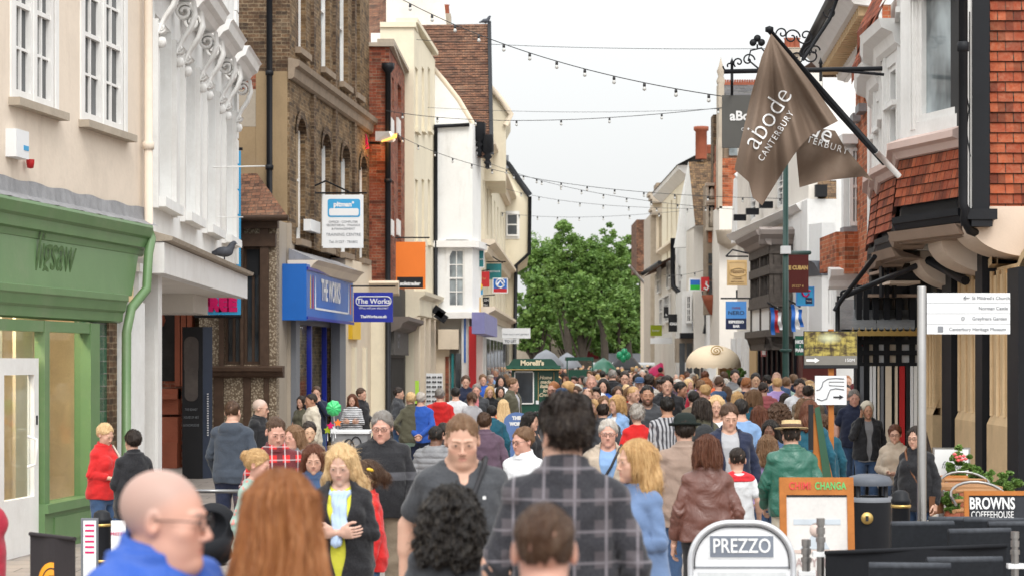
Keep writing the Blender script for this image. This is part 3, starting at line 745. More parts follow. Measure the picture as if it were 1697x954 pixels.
 sf=np.concatenate([b_+np.array([2*k,2*k+1,2*k+3,2*k+2]) for k in range(K)])
 hv=hvf(v); pv=np.repeat(hvf(p)+rs.normal(size=(N,3))*.02,2*(K+1),axis=0)
 return np_mesh(name,np.concatenate([v,sv]),np.concatenate([f,sf]),[MATS['hair']],{'hv':np.concatenate([hv,pv])})
def make_hat(name,kind):
 m=MB();
 if kind=='boater':
  m.lathe([(0,.155),(.085,.155),(.09,.15),(.092,.085),(.155,.083),(.158,.078),(.092,.076)],c=(0,.015,0),n=28)
  me=m; o=('straw','hat_band',[(.0935,.115),(.0945,.115),(.0955,.086),(.0945,.086)])
 elif kind=='bowler':
  m.lathe([(0,.165),(.05,.16),(.085,.135),(.097,.1),(.1,.06),(.135,.062),(.142,.07),(.14,.055),(.098,.048)],c=(0,.015,0),n=28)
 elif kind=='cap':
  m.lathe([(0,.142),(.05,.136),(.08,.11),(.092,.07),(.094,.045),(.09,.045)],c=(0,.015,0),n=24)
  pts=[]
  m.prism([(-.065,.048),(.065,.048),(.065,.056),(-.065,.056)],-.165,-.06)
 elif kind=='beanie':
  m.lathe([(0,.15),(.05,.145),(.085,.12),(.1,.07),(.104,.02),(.098,-.0),(.108,.0),(.11,.035),(.1,.04)],c=(0,.018,0),n=24)
 return m
def attr(n,name,kind='GEOMETRY'):
 a=nd(n,'ShaderNodeAttribute'); a.attribute_name=name; a.attribute_type=kind; return a
def fig_mats():
 m,n,p=newmat('skin'); oi=nd(n,'ShaderNodeObjectInfo'); a=attr(n,'mk'); sp=nd(n,'ShaderNodeSeparateColor'); n.links.new(a.outputs['Color'],sp.inputs[0])
 h=attr(n,'hair_col','OBJECT')
 v=coords(n); ns=noise(n,v,24,4);
 c=mixc(n,oi.outputs['Color'],(.55,.16,.11),math_(n,'MULTIPLY',sp.outputs[2],.22))
 c=mixc(n,c,(.62,.25,.17),rng(n,ns,.45,.75,0,.22))
 c=mixc(n,c,(.45,.14,.12),math_(n,'MULTIPLY',sp.outputs[0],.45))
 dk=mixc(n,(0,0,0),h.outputs['Color'],.85)
 c=mixc(n,c,dk,math_(n,'MULTIPLY',sp.outputs[1],.75))
 n.links.new(c,p.inputs['Base Color']); p.inputs['Roughness'].default_value=.52
 p.inputs['Subsurface Weight'].default_value=0.0
 bump(n,p,noise(n,v,160,3),.12,.003); MATS['skin']=m
 flat('eye_white',(.42,.38,.36),.25,var=.03); flat('eye_dark',(.03,.02,.015),.3,var=.05)
 flat('leather_shoe',(.03,.025,.022),.4,var=.3)
 m,n,p=newmat('hair'); oi=nd(n,'ShaderNodeObjectInfo'); a=attr(n,'hv')
 mp=nd(n,'ShaderNodeMapping'); mp.inputs['Scale'].default_value=(34,3.0,1); n.links.new(a.outputs['Color'],mp.inputs[0])
 ns=noise(n,mp.outputs[0],2.2,6,.7); n2=noise(n,coords(n,scale=(1,1,.35)),42,4,.7)
 f=math_(n,'ADD',math_(n,'MULTIPLY',ns,.65),math_(n,'MULTIPLY',n2,.35))
 c=mixc(n,oi.outputs['Color'],(.50,.34,.20),rng(n,f,.44,.64,0,.9),'MULTIPLY')
 c=mixc(n,c,mixc(n,oi.outputs['Color'],(.9,.72,.5),.25),rng(n,f,.50,.34,0,.40))
 n.links.new(c,p.inputs['Base Color']); p.inputs['Roughness'].default_value=.42; p.inputs['Specular IOR Level'].default_value=.35
 bump(n,p,f,.9,.012); MATS['hair']=m
 # fabrics: colour comes from the object, weave and creases from noise
 def cloth(name,rough=.85,wr=.5,pat=None,sheen=.15,spec=.25):
  m,n,p=newmat(name); oi=nd(n,'ShaderNodeObjectInfo'); v=coords(n)
  big=noise(n,v,5,3); fine=noise(n,v,150,2); wrk=nd(n,'ShaderNodeTexNoise'); wrk.inputs['Scale'].default_value=5.5; wrk.inputs['Detail'].default_value=5; wrk.inputs['Distortion'].default_value=1.6; n.links.new(v,wrk.inputs[0])
  c=oi.outputs['Color']; c2=attr(n,'col2','OBJECT').outputs['Color']
  if pat: c=pat(n,v,c,c2)
  c=mixc(n,c,(0,0,0),rng(n,big,.4,.75,0,.22)); c=mixc(n,c,mixc(n,c,(1,1,1),.10),rng(n,fine,.4,.7,0,.2))
  n.links.new(c,p.inputs['Base Color']); p.inputs['Roughness'].default_value=rough; p.inputs['Sheen Weight'].default_value=sheen; p.inputs['Specular IOR Level'].default_value=spec
  hh=math_(n,'ADD',math_(n,'MULTIPLY',wrk.outputs[0],1.0),math_(n,'MULTIPLY',fine,.05))
  bump(n,p,hh,wr,.03); MATS[name]=m
 def sepc(n,v):
  s=nd(n,'ShaderNodeSeparateXYZ'); n.links.new(v,s.inputs[0]); return s.outputs
 def stripes(fr,duty=.0):
  def f(n,v,c,c2):
   z=sepc(n,v)[2]; w=math_(n,'SINE',math_(n,'MULTIPLY',z,fr)); return mixc(n,c,c2,rng(n,w,duty-.08,duty+.08,0,1))
  return f
 def vstripes(n,v,c,c2):
  x=sepc(n,v); w=math_(n,'SINE',math_(n,'MULTIPLY',math_(n,'ADD',x[0],math_(n,'MULTIPLY',x[1],.5)),150)); return mixc(n,c,c2,rng(n,w,-.1,.3,0,1))
 def plaid(n,v,c,c2):
  x=sepc(n,v); a=math_(n,'SINE',math_(n,'MULTIPLY',x[0],58)); b=math_(n,'SINE',math_(n,'MULTIPLY',x[2],58))
  a2=math_(n,'SINE',math_(n,'MULTIPLY_ADD',x[0],58,.6)); b2=math_(n,'SINE',math_(n,'MULTIPLY_ADD',x[2],58,.6))
  c=mixc(n,c,(.012,.014,.02),rng(n,math_(n,'MAXIMUM',rng(n,a,.0,.3,0,.8),rng(n,b,.0,.3,0,.8)),0,1,0,1))
  t=rng(n,a2,-.99,-.93,1,0); t2=rng(n,b2,-.99,-.93,1,0); return mixc(n,c,c2,math_(n,'MAXIMUM',math_(n,'MULTIPLY',t,.75),math_(n,'MULTIPLY',t2,.55)))
 def check(n,v,c,c2):
  x=sepc(n,v); a=math_(n,'SINE',math_(n,'MULTIPLY',x[0],120)); b=math_(n,'SINE',math_(n,'MULTIPLY',x[2],120))
  c=mixc(n,c,c2,rng(n,a,.0,.3,0,.6)); return mixc(n,c,(.02,.02,.03),rng(n,b,.3,.5,0,.5))
 def block(n,v,c,c2):   # one band across the chest
  z=sepc(n,v)[2]; k=math_(n,'MULTIPLY',rng(n,z,1.16,1.165,0,1),rng(n,z,1.225,1.23,1,0)); return mixc(n,c,c2,k)
 def bands(n,v,c,c2):   # rugby shirt: thin bright bands
  z=sepc(n,v)[2]; w=math_(n,'SINE',math_(n,'MULTIPLY_ADD',z,52,1.0)); return mixc(n,c,c2,rng(n,w,.93,.96,0,1))
 def flower(n,v,c,c2):
  x=nd(n,'ShaderNodeTexVoronoi'); x.inputs['Scale'].default_value=22; n.links.new(v,x.inputs[0]); return mixc(n,c,c2,rng(n,x.outputs['Distance'],.25,.32,1,0))
 cloth('cloth'); cloth('smooth_cloth',.6,.4,sheen=0,spec=.4); cloth('leather',.36,.6,sheen=0,spec=.6); cloth('knit',.95,.25)
 cloth('denim',.8,.5); cloth('stripe',.85,.4,stripes(150,.15)); cloth('fine_stripe',.85,.4,stripes(260,.0)); cloth('vstripe',.85,.5,vstripes); cloth('plaid',.85,.4,plaid); cloth('check',.85,.4,check)
 cloth('chest_band',.85,.4,block); cloth('bands',.85,.4,bands); cloth('flower',.85,.4,flower); cloth('puffer_cloth',.45,.5,sheen=0,spec=.5)
# ================================================================ palette
flat('white_paint',(.79,.78,.76),.5,var=.05,nscale=2,bmp=.08,dirt=((.45,.43,.39),.35))
flat('white_wall',(.80,.80,.785),.8,var=.05,nscale=1.2,bmp=.2,dirt=((.42,.40,.36),.6))
flat('warm_white_wall',(.74,.70,.64),.8,var=.05,nscale=1.2,bmp=.2,dirt=((.48,.44,.38),.4))
flat('cream_wall',(.73,.63,.525),.85,var=.06,nscale=1.0,bmp=.3,dirt=((.42,.33,.26),.6))
flat('pale_cream_wall',(.74,.67,.52),.85,var=.05,nscale=1.0,bmp=.2,dirt=((.5,.44,.34),.4))
flat('beige_wall',(.70,.60,.47),.85,var=.06,nscale=1.0,bmp=.2,dirt=((.45,.38,.3),.4))
flat('green_paint',(.118,.215,.088),.42,var=.08,nscale=2,bmp=.05,dirt=((.2,.3,.15),.3))
flat('dark_green_paint',(.012,.11,.065),.35,var=.1)
flat('black_paint',(.010,.011,.014),.5,var=.2)
flat('iron',(.012,.013,.016),.5,var=.3,bmp=.1)
flat('lead',(.25,.25,.26),.6,var=.25,nscale=6,bmp=.4,dirt=((.09,.09,.09),.6))
flat('stone',(.42,.36,.29),.85,var=.15,nscale=4,bmp=.4,dirt=((.15,.12,.10),.6))
flat('dark_stone',(.27,.21,.155),.85,var=.2,nscale=4,bmp=.4,dirt=((.07,.06,.05),.6))
flat('render_tan',(.30,.215,.125),.9,var=.12,nscale=1.5,bmp=.3,dirt=((.12,.09,.06),.5))
flat('render_grey',(.36,.31,.25),.9,var=.12,nscale=1.5,bmp=.3)
flat('golden_stone',(.60,.43,.25),.8,var=.14,nscale=3,bmp=.35,dirt=((.22,.15,.09),.5))
flat('brown_timber',(.075,.045,.03),.55,var=.25,nscale=8,bmp=.3)
flat('old_timber',(.10,.085,.075),.7,var=.35,nscale=10,bmp=.5)
flat('terracotta',(.30,.09,.05),.7,var=.2,nscale=3,bmp=.3)
flat('steel',(.34,.33,.32),.32,.9,var=.1)
flat('brass',(.55,.38,.13),.35,.8,var=.1)
flat('blue_sign',(.01,.125,.48),.35,var=.06); flat('works_blue',(.008,.02,.30),.35,var=.04)
flat('sky_blue',(.035,.33,.62),.4,var=.05); flat('white_sign',(.75,.76,.77),.4,var=.03); flat('orange_sign',(.82,.20,.02),.4,var=.04)
flat('charcoal',(.02,.02,.022),.5,var=.15); flat('red_paint',(.45,.012,.015),.4,var=.08); flat('pink_print',(.6,.01,.12),.5,var=.03)
flat('yellow_sign',(.8,.5,.03),.4,var=.05); flat('teal_sign',(.01,.16,.17),.4,var=.05); flat('maroon',(.09,.018,.015),.5,var=.1)
flat('tan_sign',(.55,.38,.19),.5,var=.06); flat('nero_blue',(.07,.25,.60),.4,var=.04); flat('navy',(.008,.016,.06),.4,var=.1)
flat('lime',(.30,.36,.02),.5,var=.05); flat('white_print',(.78,.78,.78),.5,var=.02); flat('grey_print',(.22,.23,.25),.5,var=.03); flat('dark_print',(.03,.03,.035),.5,var=.03)
flat('gold_print',(.55,.36,.13),.4,var=.03); flat('wood_orange',(.42,.15,.035),.5,var=.2,nscale=9,bmp=.15); flat('grey_paint',(.17,.18,.20),.45,var=.08)
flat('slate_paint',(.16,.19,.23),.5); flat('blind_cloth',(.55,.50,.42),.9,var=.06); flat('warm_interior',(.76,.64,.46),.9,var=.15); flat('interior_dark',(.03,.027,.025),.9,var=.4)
glass('pane',(.035,.04,.045)); glass('pane_bright',(.22,.25,.26)); glass('pane_blind',(.42,.40,.37),.15)
brick('stock_brick',(.215,.125,.055,1),(.10,.058,.028,1),(.27,.20,.12,1),blotch=.3,ms=.009)
brick('dark_brick',(.14,.075,.038,1),(.06,.032,.018,1),(.22,.16,.10,1),blotch=.4,ms=.011)
brick('red_brick',(.30,.070,.030,1),(.20,.042,.022,1),(.25,.17,.12,1),blotch=.3,ms=.008)
brick('orange_brick',(.50,.135,.05,1),(.38,.09,.035,1),(.42,.26,.16,1),blotch=.12,ms=.008)
brick('roof_tile',(.24,.095,.048,1),(.12,.052,.032,1),(.02,.014,.011,1),bw=.17,bh=.105,ms=.008,blotch=.4,bstr=1)
brick('roof_tile_lichen',(.24,.14,.06,1),(.12,.07,.04,1),(.03,.02,.015,1),bw=.17,bh=.105,ms=.008,blotch=.35,bstr=1)
brick('hung_tile',(.42,.095,.034,1),(.25,.045,.02,1),(.018,.010,.008,1),bw=.19,bh=.112,ms=.007,blotch=.3,bstr=1,warp=.003)
brick('slate',(.08,.085,.09,1),(.06,.06,.07,1),(.02,.02,.02,1),bw=.3,bh=.2,ms=.008,blotch=.1)
brick('green_tile',(.03,.12,.07,1),(.02,.09,.05,1),(.2,.22,.2,1),bw=.15,bh=.15,ms=.008,blotch=.0,rough=.2,offset=0)
flat('sign_grey',(.10,.098,.092),.5,var=.05); flat('brown_print',(.10,.05,.02),.5); flat('maroon_print',(.25,.03,.02),.5); flat('cream_print',(.7,.6,.42),.5); flat('green_print',(.03,.40,.05),.5); flat('band_grey',(.19,.18,.16),.4); flat('faded_print',(.42,.33,.32),.6); flat('panel_brown',(.075,.06,.055),.35,var=.2,nscale=2)
def mk_pebble():
 m,n,p=newmat('pebbledash'); v=coords(n); x=nd(n,'ShaderNodeTexVoronoi'); x.inputs['Scale'].default_value=26; n.links.new(v,x.inputs[0])
 c=mixc(n,(.16,.115,.075),(.55,.46,.34),rng(n,x.outputs['Distance'],.1,.6,1,0)); n.links.new(c,p.inputs['Base Color']); p.inputs['Roughness'].default_value=.9
 bump(n,p,x.outputs['Distance'],-.8 if False else .8,.02); MATS['pebbledash']=m
mk_pebble()
def mk_paving():
 m,n,p=newmat('paving'); uv=nd(n,'ShaderNodeTexCoord').outputs['Object']
 b=nd(n,'ShaderNodeTexBrick'); n.links.new(uv,b.inputs['Vector']); b.inputs['Scale'].default_value=1; b.inputs['Brick Width'].default_value=.62; b.inputs['Row Height'].default_value=.4; b.inputs['Mortar Size'].default_value=.009
 b.inputs['Color1'].default_value=(.31,.27,.235,1); b.inputs['Color2'].default_value=(.24,.205,.185,1); b.inputs['Mortar'].default_value=(.09,.08,.07,1)
 a=noise(n,uv,.9,5); d=noise(n,uv,30,4,.7); c=mixc(n,b.outputs[0],(.13,.11,.10),rng(n,a,.45,.7,0,.45)); c=mixc(n,c,(.45,.4,.36),rng(n,d,.55,.8,0,.3))
 g=nd(n,'ShaderNodeTexVoronoi'); g.inputs['Scale'].default_value=1.6; n.links.new(uv,g.inputs[0]); c=mixc(n,c,(.05,.045,.04),rng(n,g.outputs['Distance'],.02,.035,.7,0))
 n.links.new(c,p.inputs['Base Color']); p.inputs['Roughness'].default_value=.7; bump(n,p,math_(n,'SUBTRACT',d,b.outputs['Fac']),.3,.01); MATS['paving']=m
mk_paving()
M_=MATS
# ================================================================ ground
g=MB(); g.face([(-60,-3,0),(60,-3,0),(60,260,0),(-60,260,0)]); tag(g.build('pavement',M_['paving']),kind='structure')
g=MB(); g.face([(-700,-300,-.06),(700,-300,-.06),(700,1200,-.06),(-700,1200,-.06)]); tag(g.build('ground',flat('earth',(.2,.19,.17),.9)),kind='structure')
def bld(name,label,loc,cat='building',group=None):
 r=empty(name); tag(r,label,cat,group); r['_l']=0; del r['_l']; r.location=(0,0,0); BL.append((r,loc)); return r
BL=[]
def finish_roots():
 for r,loc in BL:
  off=Vector(loc)
  for c in r.children: c.location=c.location-off
  r.location=off
 BL.clear()
def mass(W_,u0,u1,w0,w1,z0,z1,mat,root,name='side_wall'):
 m=MB(); W_.box(m,u0,u1,w1,w0,z0,z1); return m.build(name,mat,root)
def wbox(W_,name,mat,root,u0,u1,w0,w1,z0,z1):
 m=MB(); W_.box(m,u0,u1,w0,w1,z0,z1); return m.build(name,mat,root)
def pbox(W_,name,mat,root,x0,x1,y0,y1,w0,w1):
 """box on a wall from photo columns x0..x1 and photo rows y0 (top)..y1 (bottom) taken at the middle column, front face at w1"""
 xm=(x0+x1)/2; return wbox(W_,name,mat,root,W_.u(x0,w1),W_.u(x1,w1),w0,w1,W_.z(xm,y1,w1),W_.z(xm,y0,w1))
def hole(W_,x0,x1,y0,y1,w=0,ref=None):
 xm=(x0+x1)/2 if ref is None else ref
 a,b=W_.z(xm,y0,w),W_.z(xm,y1,w); return (W_.u(x0,w),W_.u(x1,w),min(a,b),max(a,b))
def label_text(W_,s,size,mat,root,px,py,w,name='lettering',**k):
 me=text_mesh(s,size,**k); me.transform(Matrix.Rotation(math.radians(90),4,'X')); me.materials.append(mat)
 o=bpy.data.objects.new(name,me); COL.objects.link(o); o.parent=root
 o.location=W_.p(W_.u(px,w),w,W_.z(px,py,w)); o.rotation_euler.z=math.atan2(W_.t.y,W_.t.x); return o
def pipe(name,mat,root,pts,r=.05,collars=()):
 m=MB(); m.tube(pts,r,8)
 for z in collars: m.lathe([(r*1.0,z-.05),(r*1.35,z-.045),(r*1.35,z+.045),(r*1.0,z+.05)],c=(pts[0][0],pts[0][1],0),n=10)
 return m.build(name,mat,root)
def molding(W_,name,mat,root,u0,u1,prof,w=0.0):
 """run a profile (list of (out,z)) along the wall"""
 m=MB(); pr=prof+[(-.02,prof[-1][1]),(-.02,prof[0][1])]
 n=len(pr)
 for i in range(n):
  a,b=pr[i],pr[(i+1)%n]
  m.face([W_.p(u0,w+a[0],a[1]),W_.p(u1,w+a[0],a[1]),W_.p(u1,w+b[0],b[1]),W_.p(u0,w+b[0],b[1])])
 m.face([W_.p(u0,w+a[0],a[1]) for a in pr]); m.face([W_.p(u1,w+a[0],a[1]) for a in reversed(pr)])
 return m.build(name,mat,root)
# ================================================================ L1 cream building with green shopfront
W1=Wall(-70,20.5,240,26.3)
r=bld('shop_building','cream rendered building over a green shopfront, nearest on the left',W1.p(2,0,0))
zc=W1.z(0,324); hs=[hole(W1,22,90,-30,165,ref=22),hole(W1,137,205,-15,205,ref=137)]
hs=[(a,b,W1.z(x,y),W1.z(x,y)+2.05) for (a,b,_,_),(x,y) in zip(hs,((22,163),(137,200)))]
m=MB(); wall_with_holes(m,W1,0,W1.L,zc,9.5,hs,depth=.12); m.build('wall',M_['cream_wall'],r)
for h in hs:
 um=(h[0]+h[1])/2
 sash(W1,r,h[0]+.015,um-.02,h[2]+.01,h[3],w=-.03,cols=2,rows=4,fr=.075,bar=.03,blind=(.0,M_['blind_cloth']) if 0 else None)
 sash(W1,r,um+.02,h[1]-.015,h[2]+.01,h[3],w=-.03,cols=2,rows=4,fr=.075,bar=.03)
 wbox(W1,'mullion',M_['white_paint'],r,um-.03,um+.03,-.1,.01,h[2],h[3])
 wbox(W1,'window_surround',M_['white_paint'],r,h[0]-.1,h[0],-.02,.02,h[2],h[3]); wbox(W1,'window_surround',M_['white_paint'],r,h[1],h[1]+.1,-.02,.02,h[2],h[3])
 wbox(W1,'sill',M_['stone'],r,h[0]-.14,h[1]+.14,-.02,.13,h[2]-.09,h[2]-.004)
mass(W1,-.0,W1.L,-.32,-8,3.5,9.4,M_['cream_wall'],r); mass(W1,-.0,W1.L,-2.7,-8,0,3.49,M_['cream_wall'],r)
# lead flashing with a lifted edge
m=MB(); n=60
for i in range(n):
 u0_,u1_=W1.L*i/n,W1.L*(i+1)/n; f=lambda u:(.06+.012*math.sin(u*9)+.01*math.sin(u*23),zc+.02,zc+.24+.012*math.sin(u*7))
 a,b=f(u0_),f(u1_)
 m.face([W1.p(u0_,a[0]+.12,zc-.02),W1.p(u1_,b[0]+.12,zc-.02),W1.p(u1_,b[0],zc+.05),W1.p(u0_,a[0],zc+.05)]); m.face([W1.p(u0_,a[0],zc+.05),W1.p(u1_,b[0],zc+.05),W1.p(u1_,b[0]*.3,b[2]-.03),W1.p(u0_,a[0]*.3,a[2]-.03)])
m.build('lead_flashing',M_['lead'],r)
zf0=W1.z(0,490);
ub=lambda x:W1.u(x)
# cornice, canted fascia board, lower moulding
molding(W1,'cornice',M_['green_paint'],r,0,ub(229),[(.05,zc-.42),(.07,zc-.40),(.08,zc-.33),(.12,zc-.31),(.13,zc-.2),(.17,zc-.17),(.20,zc-.06),(.19,zc-.025)])
m=MB(); uf=ub(203); uf2=ub(222); m.face([W1.p(0,.12,zf0+.12),W1.p(uf,.12,zf0+.12),W1.p(uf2,.06,zc-.4),W1.p(0,.06,zc-.4)]); m.face([W1.p(uf,.12,zf0+.12),W1.p(uf+.1,0,zf0+.12),W1.p(uf2+.1,0,zc-.4),W1.p(uf2,.06,zc-.4)]); W1.box(m,0,uf,-.1,.0,zf0,zc-.38)
m.build('fascia',M_['green_paint'],r)
molding(W1,'architrave',M_['green_paint'],r,0,ub(190),[(.06,zf0-.22),(.10,zf0-.2),(.11,zf0-.1),(.14,zf0-.07),(.16,zf0+.03),(.18,zf0+.05),(.18,zf0+.12),(.14,zf0+.13)])
# ghost of old script lettering: scuffs on the fascia
o=label_text(W1,'Jigsaw',.62,flat('scuff',(.075,.13,.05),.8,var=.4,nscale=20),r,90,420,.098,name='lettering',shear=.5,sx=.8);
zs=W1.z(60,608)   # door top
zb=zf0-.24
# shop window frame, door, stallriser
ub=lambda x:W1.u(x)
m=MB(); W1.box(m,ub(60),ub(68),-.02,.10,.0,zb); m.build('window_post',M_['green_paint'],r)
m=MB(); W1.box(m,ub(137,),ub(152),-.1,.10,.0,zb); m.build('pilaster',M_['green_paint'],r)
wbox(W1,'transom',M_['green_paint'],r,0,ub(140),-.05,.09,zb-.12,zb)
m=MB(); W1.box(m,ub(57),ub(152),-.1,.12,0,.42); W1.box(m,ub(57),ub(154),-.1,.16,.42,.52); W1.box(m,ub(72),ub(140),.12,.135,.08,.36); m.build('stall_riser',M_['green_paint'],r)
wbox(W1,'shop_window',thinglass('shop_glass'),r,ub(68),ub(139),-.03,-.022,.52,zb-.12)
wbox(W1,'shop_window',M_['shop_glass'],r,0,ub(57),-.03,-.022,zs+.1,zb-.12)
# door standing in its frame
du0,du1=ub(-8),ub(57)
m=MB()
for a,b,c,e in ((du0,du0+.12,0,zs+.1),(du1-.13,du1,0,zs+.1),(du0+.12,du1-.13,zs-.08,zs+.1),(du0+.12,du1-.13,0,.62)): W1.box(m,a,b,-.03,.05,c,e)
d_=m.build('door',M_['white_paint'],r); wbox(W1,'pane',M_['shop_glass'],d_,du0+.12,du1-.13,-.005,.003,.62,zs-.08)
m=MB(); hu=du1-.2; m.tube([W1.p(hu-.12,.05,.95),W1.p(hu-.12,.14,.98),W1.p(hu-.12,.15,1.25),W1.p(hu-.12,.05,1.28)],.018,8); m.build('handle',M_['white_paint'],d_)
m=MB(); W1.box(m,du1-.08,du1-.04,.05,.056,1.4,1.5); m.build('lock',M_['black_paint'],d_)
# room behind the glass
m=MB()
for q in ([(0,-2.6,0),(W1.L,-2.6,0),(W1.L,-2.6,3.4),(0,-2.6,3.4)],[(0,-.33,3.4),(W1.L,-.33,3.4),(W1.L,-2.6,3.4),(0,-2.6,3.4)],[(W1.L-.3,-.05,0),(W1.L-.3,-2.6,0),(W1.L-.3,-2.6,3.4),(W1.L-.3,-.05,3.4)],[(0,-.05,.02),(W1.L,-.05,.02),(W1.L,-2.6,.02),(0,-2.6,.02)]): m.face([W1.p(*x) for x in q])
m.build('room',M_['warm_interior'],r)
pl=[W1.p(u,-.5,3.2) for u in (.5,1.4,2.4)]
for q in pl:
 l=bpy.data.lights.new('shop_spotlight','POINT'); l.energy=75; l.color=(1,.82,.60); l.shadow_soft_size=.12; lo=bpy.data.objects.new('shop_spotlight',l); COL.objects.link(lo); lo.location=q
for q in pl:
 m=MB(); m.lathe([(0,0),(.07,0),(.07,.06),(.0,.07)],c=q+Vector((0,0,.1)),n=12); m.build('spotlight',emis('lamp_glow',(1,.8,.5),6),r)
wbox(W1,'curtain',flat('curtain',(.72,.60,.45),.9,var=.1),r,ub(104),ub(150),-.6,-.56,.3,3.0)
wbox(W1,'display_column',M_['white_paint'],r,ub(92),ub(101),-.9,-.7,0,3.3)
finish_roots()
# shelf things inside the shop window
r=bld('display_shelf','wooden display shelf of books behind the white shop door',W1.p(.9,-.9,0),'shelf')
m=MB();
for z in (0.02,.55,1.1,1.55): W1.box(m,ub(-25),ub(60),-.9,-.45,z,z+.03)
for u in (ub(-25),ub(20),ub(60)): W1.box(m,u-.02,u+.02,-.9,-.45,0,1.58)
m.build('shelf_frame',flat('shelf_wood',(.40,.24,.12),.6,var=.15),r)
cols=[(.6,.6,.5),(.05,.1,.4),(.5,.5,.5),(.3,.1,.08),(.08,.25,.2),(.6,.5,.2),(.7,.7,.7)]
rnd=random.Random(3)
for k in range(16):
 u=ub(-15)+k*.075; z0=.05 if k%2 else .58; c=cols[k%7]; m=MB(); z0=.58 if k<8 else 1.58
 uu=ub(-20)+.1+(k%8)*.15; W1.box(m,uu,uu+.10,-.75,-.5,z0,z0+rnd.uniform(.2,.36)); m.build('book',flat('book_%d'%(k%7),c,.5),r)
finish_roots()
# alarm box on cream wall
r=bld('alarm_box','white burglar alarm box with red strobe on the cream wall',W1.p(W1.u(37),0,W1.z(37,262)),'alarm')
pbox(W1,'casing',M_['white_sign'],r,27,48,216,262,0,.12); pbox(W1,'badge',M_['sky_blue'],r,40,48,242,250,.12,.125)
m=MB(); m.lathe([(0,-.1),(.035,-.09),(.045,-.03),(.045,0)],c=W1.p(W1.u(40),.07,W1.z(37,264)),n=14); m.build('strobe',M_['red_paint'],r); finish_roots()
# cream downpipe turning green at the shopfront
r=bld('downpipe','painted downpipe between the cream and the white buildings, cream above and green below','',) if 0 else bld('drainpipe','painted drainpipe between cream and white buildings, cream above, green swan-neck below',W1.p(W1.L+.05,.1,0),'drainpipe')
uD=W1.u(246,.1); P=lambda u,w,z:W1.p(u,w,z)
zk=W1.z(243,385)
pipe('upper_pipe',M_['cream_wall'],r,[P(uD,.1,9.5),P(uD,.1,zk)],.055,(W1.z(243,245),))
pipe('lower_pipe',M_['green_paint'],r,[P(uD,.1,zk),P(uD,.14,zk-.1),P(uD-.3,.2,zk-.3),P(uD-.38,.2,zk-.75),P(uD-.85,.16,zk-1.0),P(uD-1.0,.15,zk-1.3),P(uD-1.02,.15,0)],.062)
finish_roots()
# tiled pier beside the shop
wt=bld('tiled_pier','narrow pier of glossy green tiles beside the shopfront',W1.p(ub(220),0,0),'pier')
pbox(W1,'tiles',M_['green_tile'],wt,154,180,520,925,-.2,.03); pbox(W1,'brick_edge',M_['dark_brick'],wt,181,194,500,930,-.2,.06); pbox(W1,'render_strip',M_['white_wall'],wt,194,240,500,930,-.3,.02); finish_roots()
# ================================================================ L2 white ornate jettied building
W2=Wall(247,26.6,391,37.5)
r=bld('ornate_white_building','white stucco building with scrolled window brackets and a jettied upper floor',W2.p(5,-1.2,0))
zj=W2.z(250,400)
zc=lambda x,y,w=0:W2.z(x,y,w)
zsill=W2.z(262,336); ztop=W2.z(255,20)
cols_=[(258,276),(295,311),(329,346),(361,373)]
hs=[(W2.u(a),W2.u(b),zsill,ztop) for a,b in cols_]
L2=W2.L
step=L2/4
hs=[(step*(i+.20),step*(i+.78),zsill+.06,ztop) for i in range(4)]
m=MB(); wall_with_holes(m,W2,0,L2,zj+.02,9.6,hs,depth=.5); m.build('wall',M_['white_wall'],r)
mass(W2,0,L2,-.55,-7,zj,9.5,M_['white_wall'],r)
for i,h in enumerate(hs):
 wbox(W2,'window_niche',M_['white_paint'],r,h[0],h[1],-.52,-.48,h[2],h[3])
 sash(W2,r,h[0]+.04,h[1]-.04,h[2]+.02,h[3]-.02,w=-.34,cols=2,rows=2,gm=M_['pane_blind'],fr=.1)
 wbox(W2,'sill',M_['white_wall'],r,h[0]-.12,h[1]+.12,-.05,.16,h[2]-.14,h[2]-.01)
 # panel pilasters either side
 for a,b in ((h[0]-.20,h[0]-.03),(h[1]+.03,h[1]+.20)):
  wbox(W2,'pilaster',M_['white_paint'],r,a,b,-.02,.07,zsill-.1,ztop-.1)
  # scrolled bracket
  m=MB(); uc=(a+b)/2
  def scroll(cz,cw,R,turn,n=22):
   pts=[]
   for k in range(n+1):
    t=k/n; ang=turn*t; rr=R*(1-.72*t); pts.append((uc,cw+rr*math.cos(ang),cz+rr*math.sin(ang)))
   return pts
  ww=.09
  for du in (-.06,-.03,0,.03,.06):
   m.tube([W2.p(uc+du,w_,z_) for _,w_,z_ in scroll(ztop+.30,.17,.13,9.5)],[.026]*23,6)
   m.tube([W2.p(uc+du,w_,z_) for _,w_,z_ in scroll(ztop-.22,.09,.075,-9.5)],[.018]*23,6)
   m.tube([W2.p(uc+du,.30,ztop+.46),W2.p(uc+du,.32,ztop+.26),W2.p(uc+du,.26,ztop+.08),W2.p(uc+du,.15,ztop-.08),W2.p(uc+du,.05,ztop-.3)],[.03,.036,.034,.03,.024],6)
  m.lathe([(0,-.08),(.05,-.06),(.07,0),(.05,.06),(0,.08)],c=W2.p(uc,.10,ztop-.40),n=10)
  m.build('scroll_bracket',M_['white_paint'],r)
 # hood above
 molding(W2,'hood',M_['white_paint'],r,h[0]-.32,h[1]+.32,[(.2,ztop+.46),(.28,ztop+.5),(.34,ztop+.58),(.42,ztop+.62),(.46,ztop+.74),(.50,ztop+.78)])
# quoins at the far corner
for k in range(14):
 z=zj+.2+k*.46; wbox(W2,'quoin',M_['white_paint'],r,L2-(.42 if k%2 else .28),L2+.03,-.02,.05,z,z+.42)
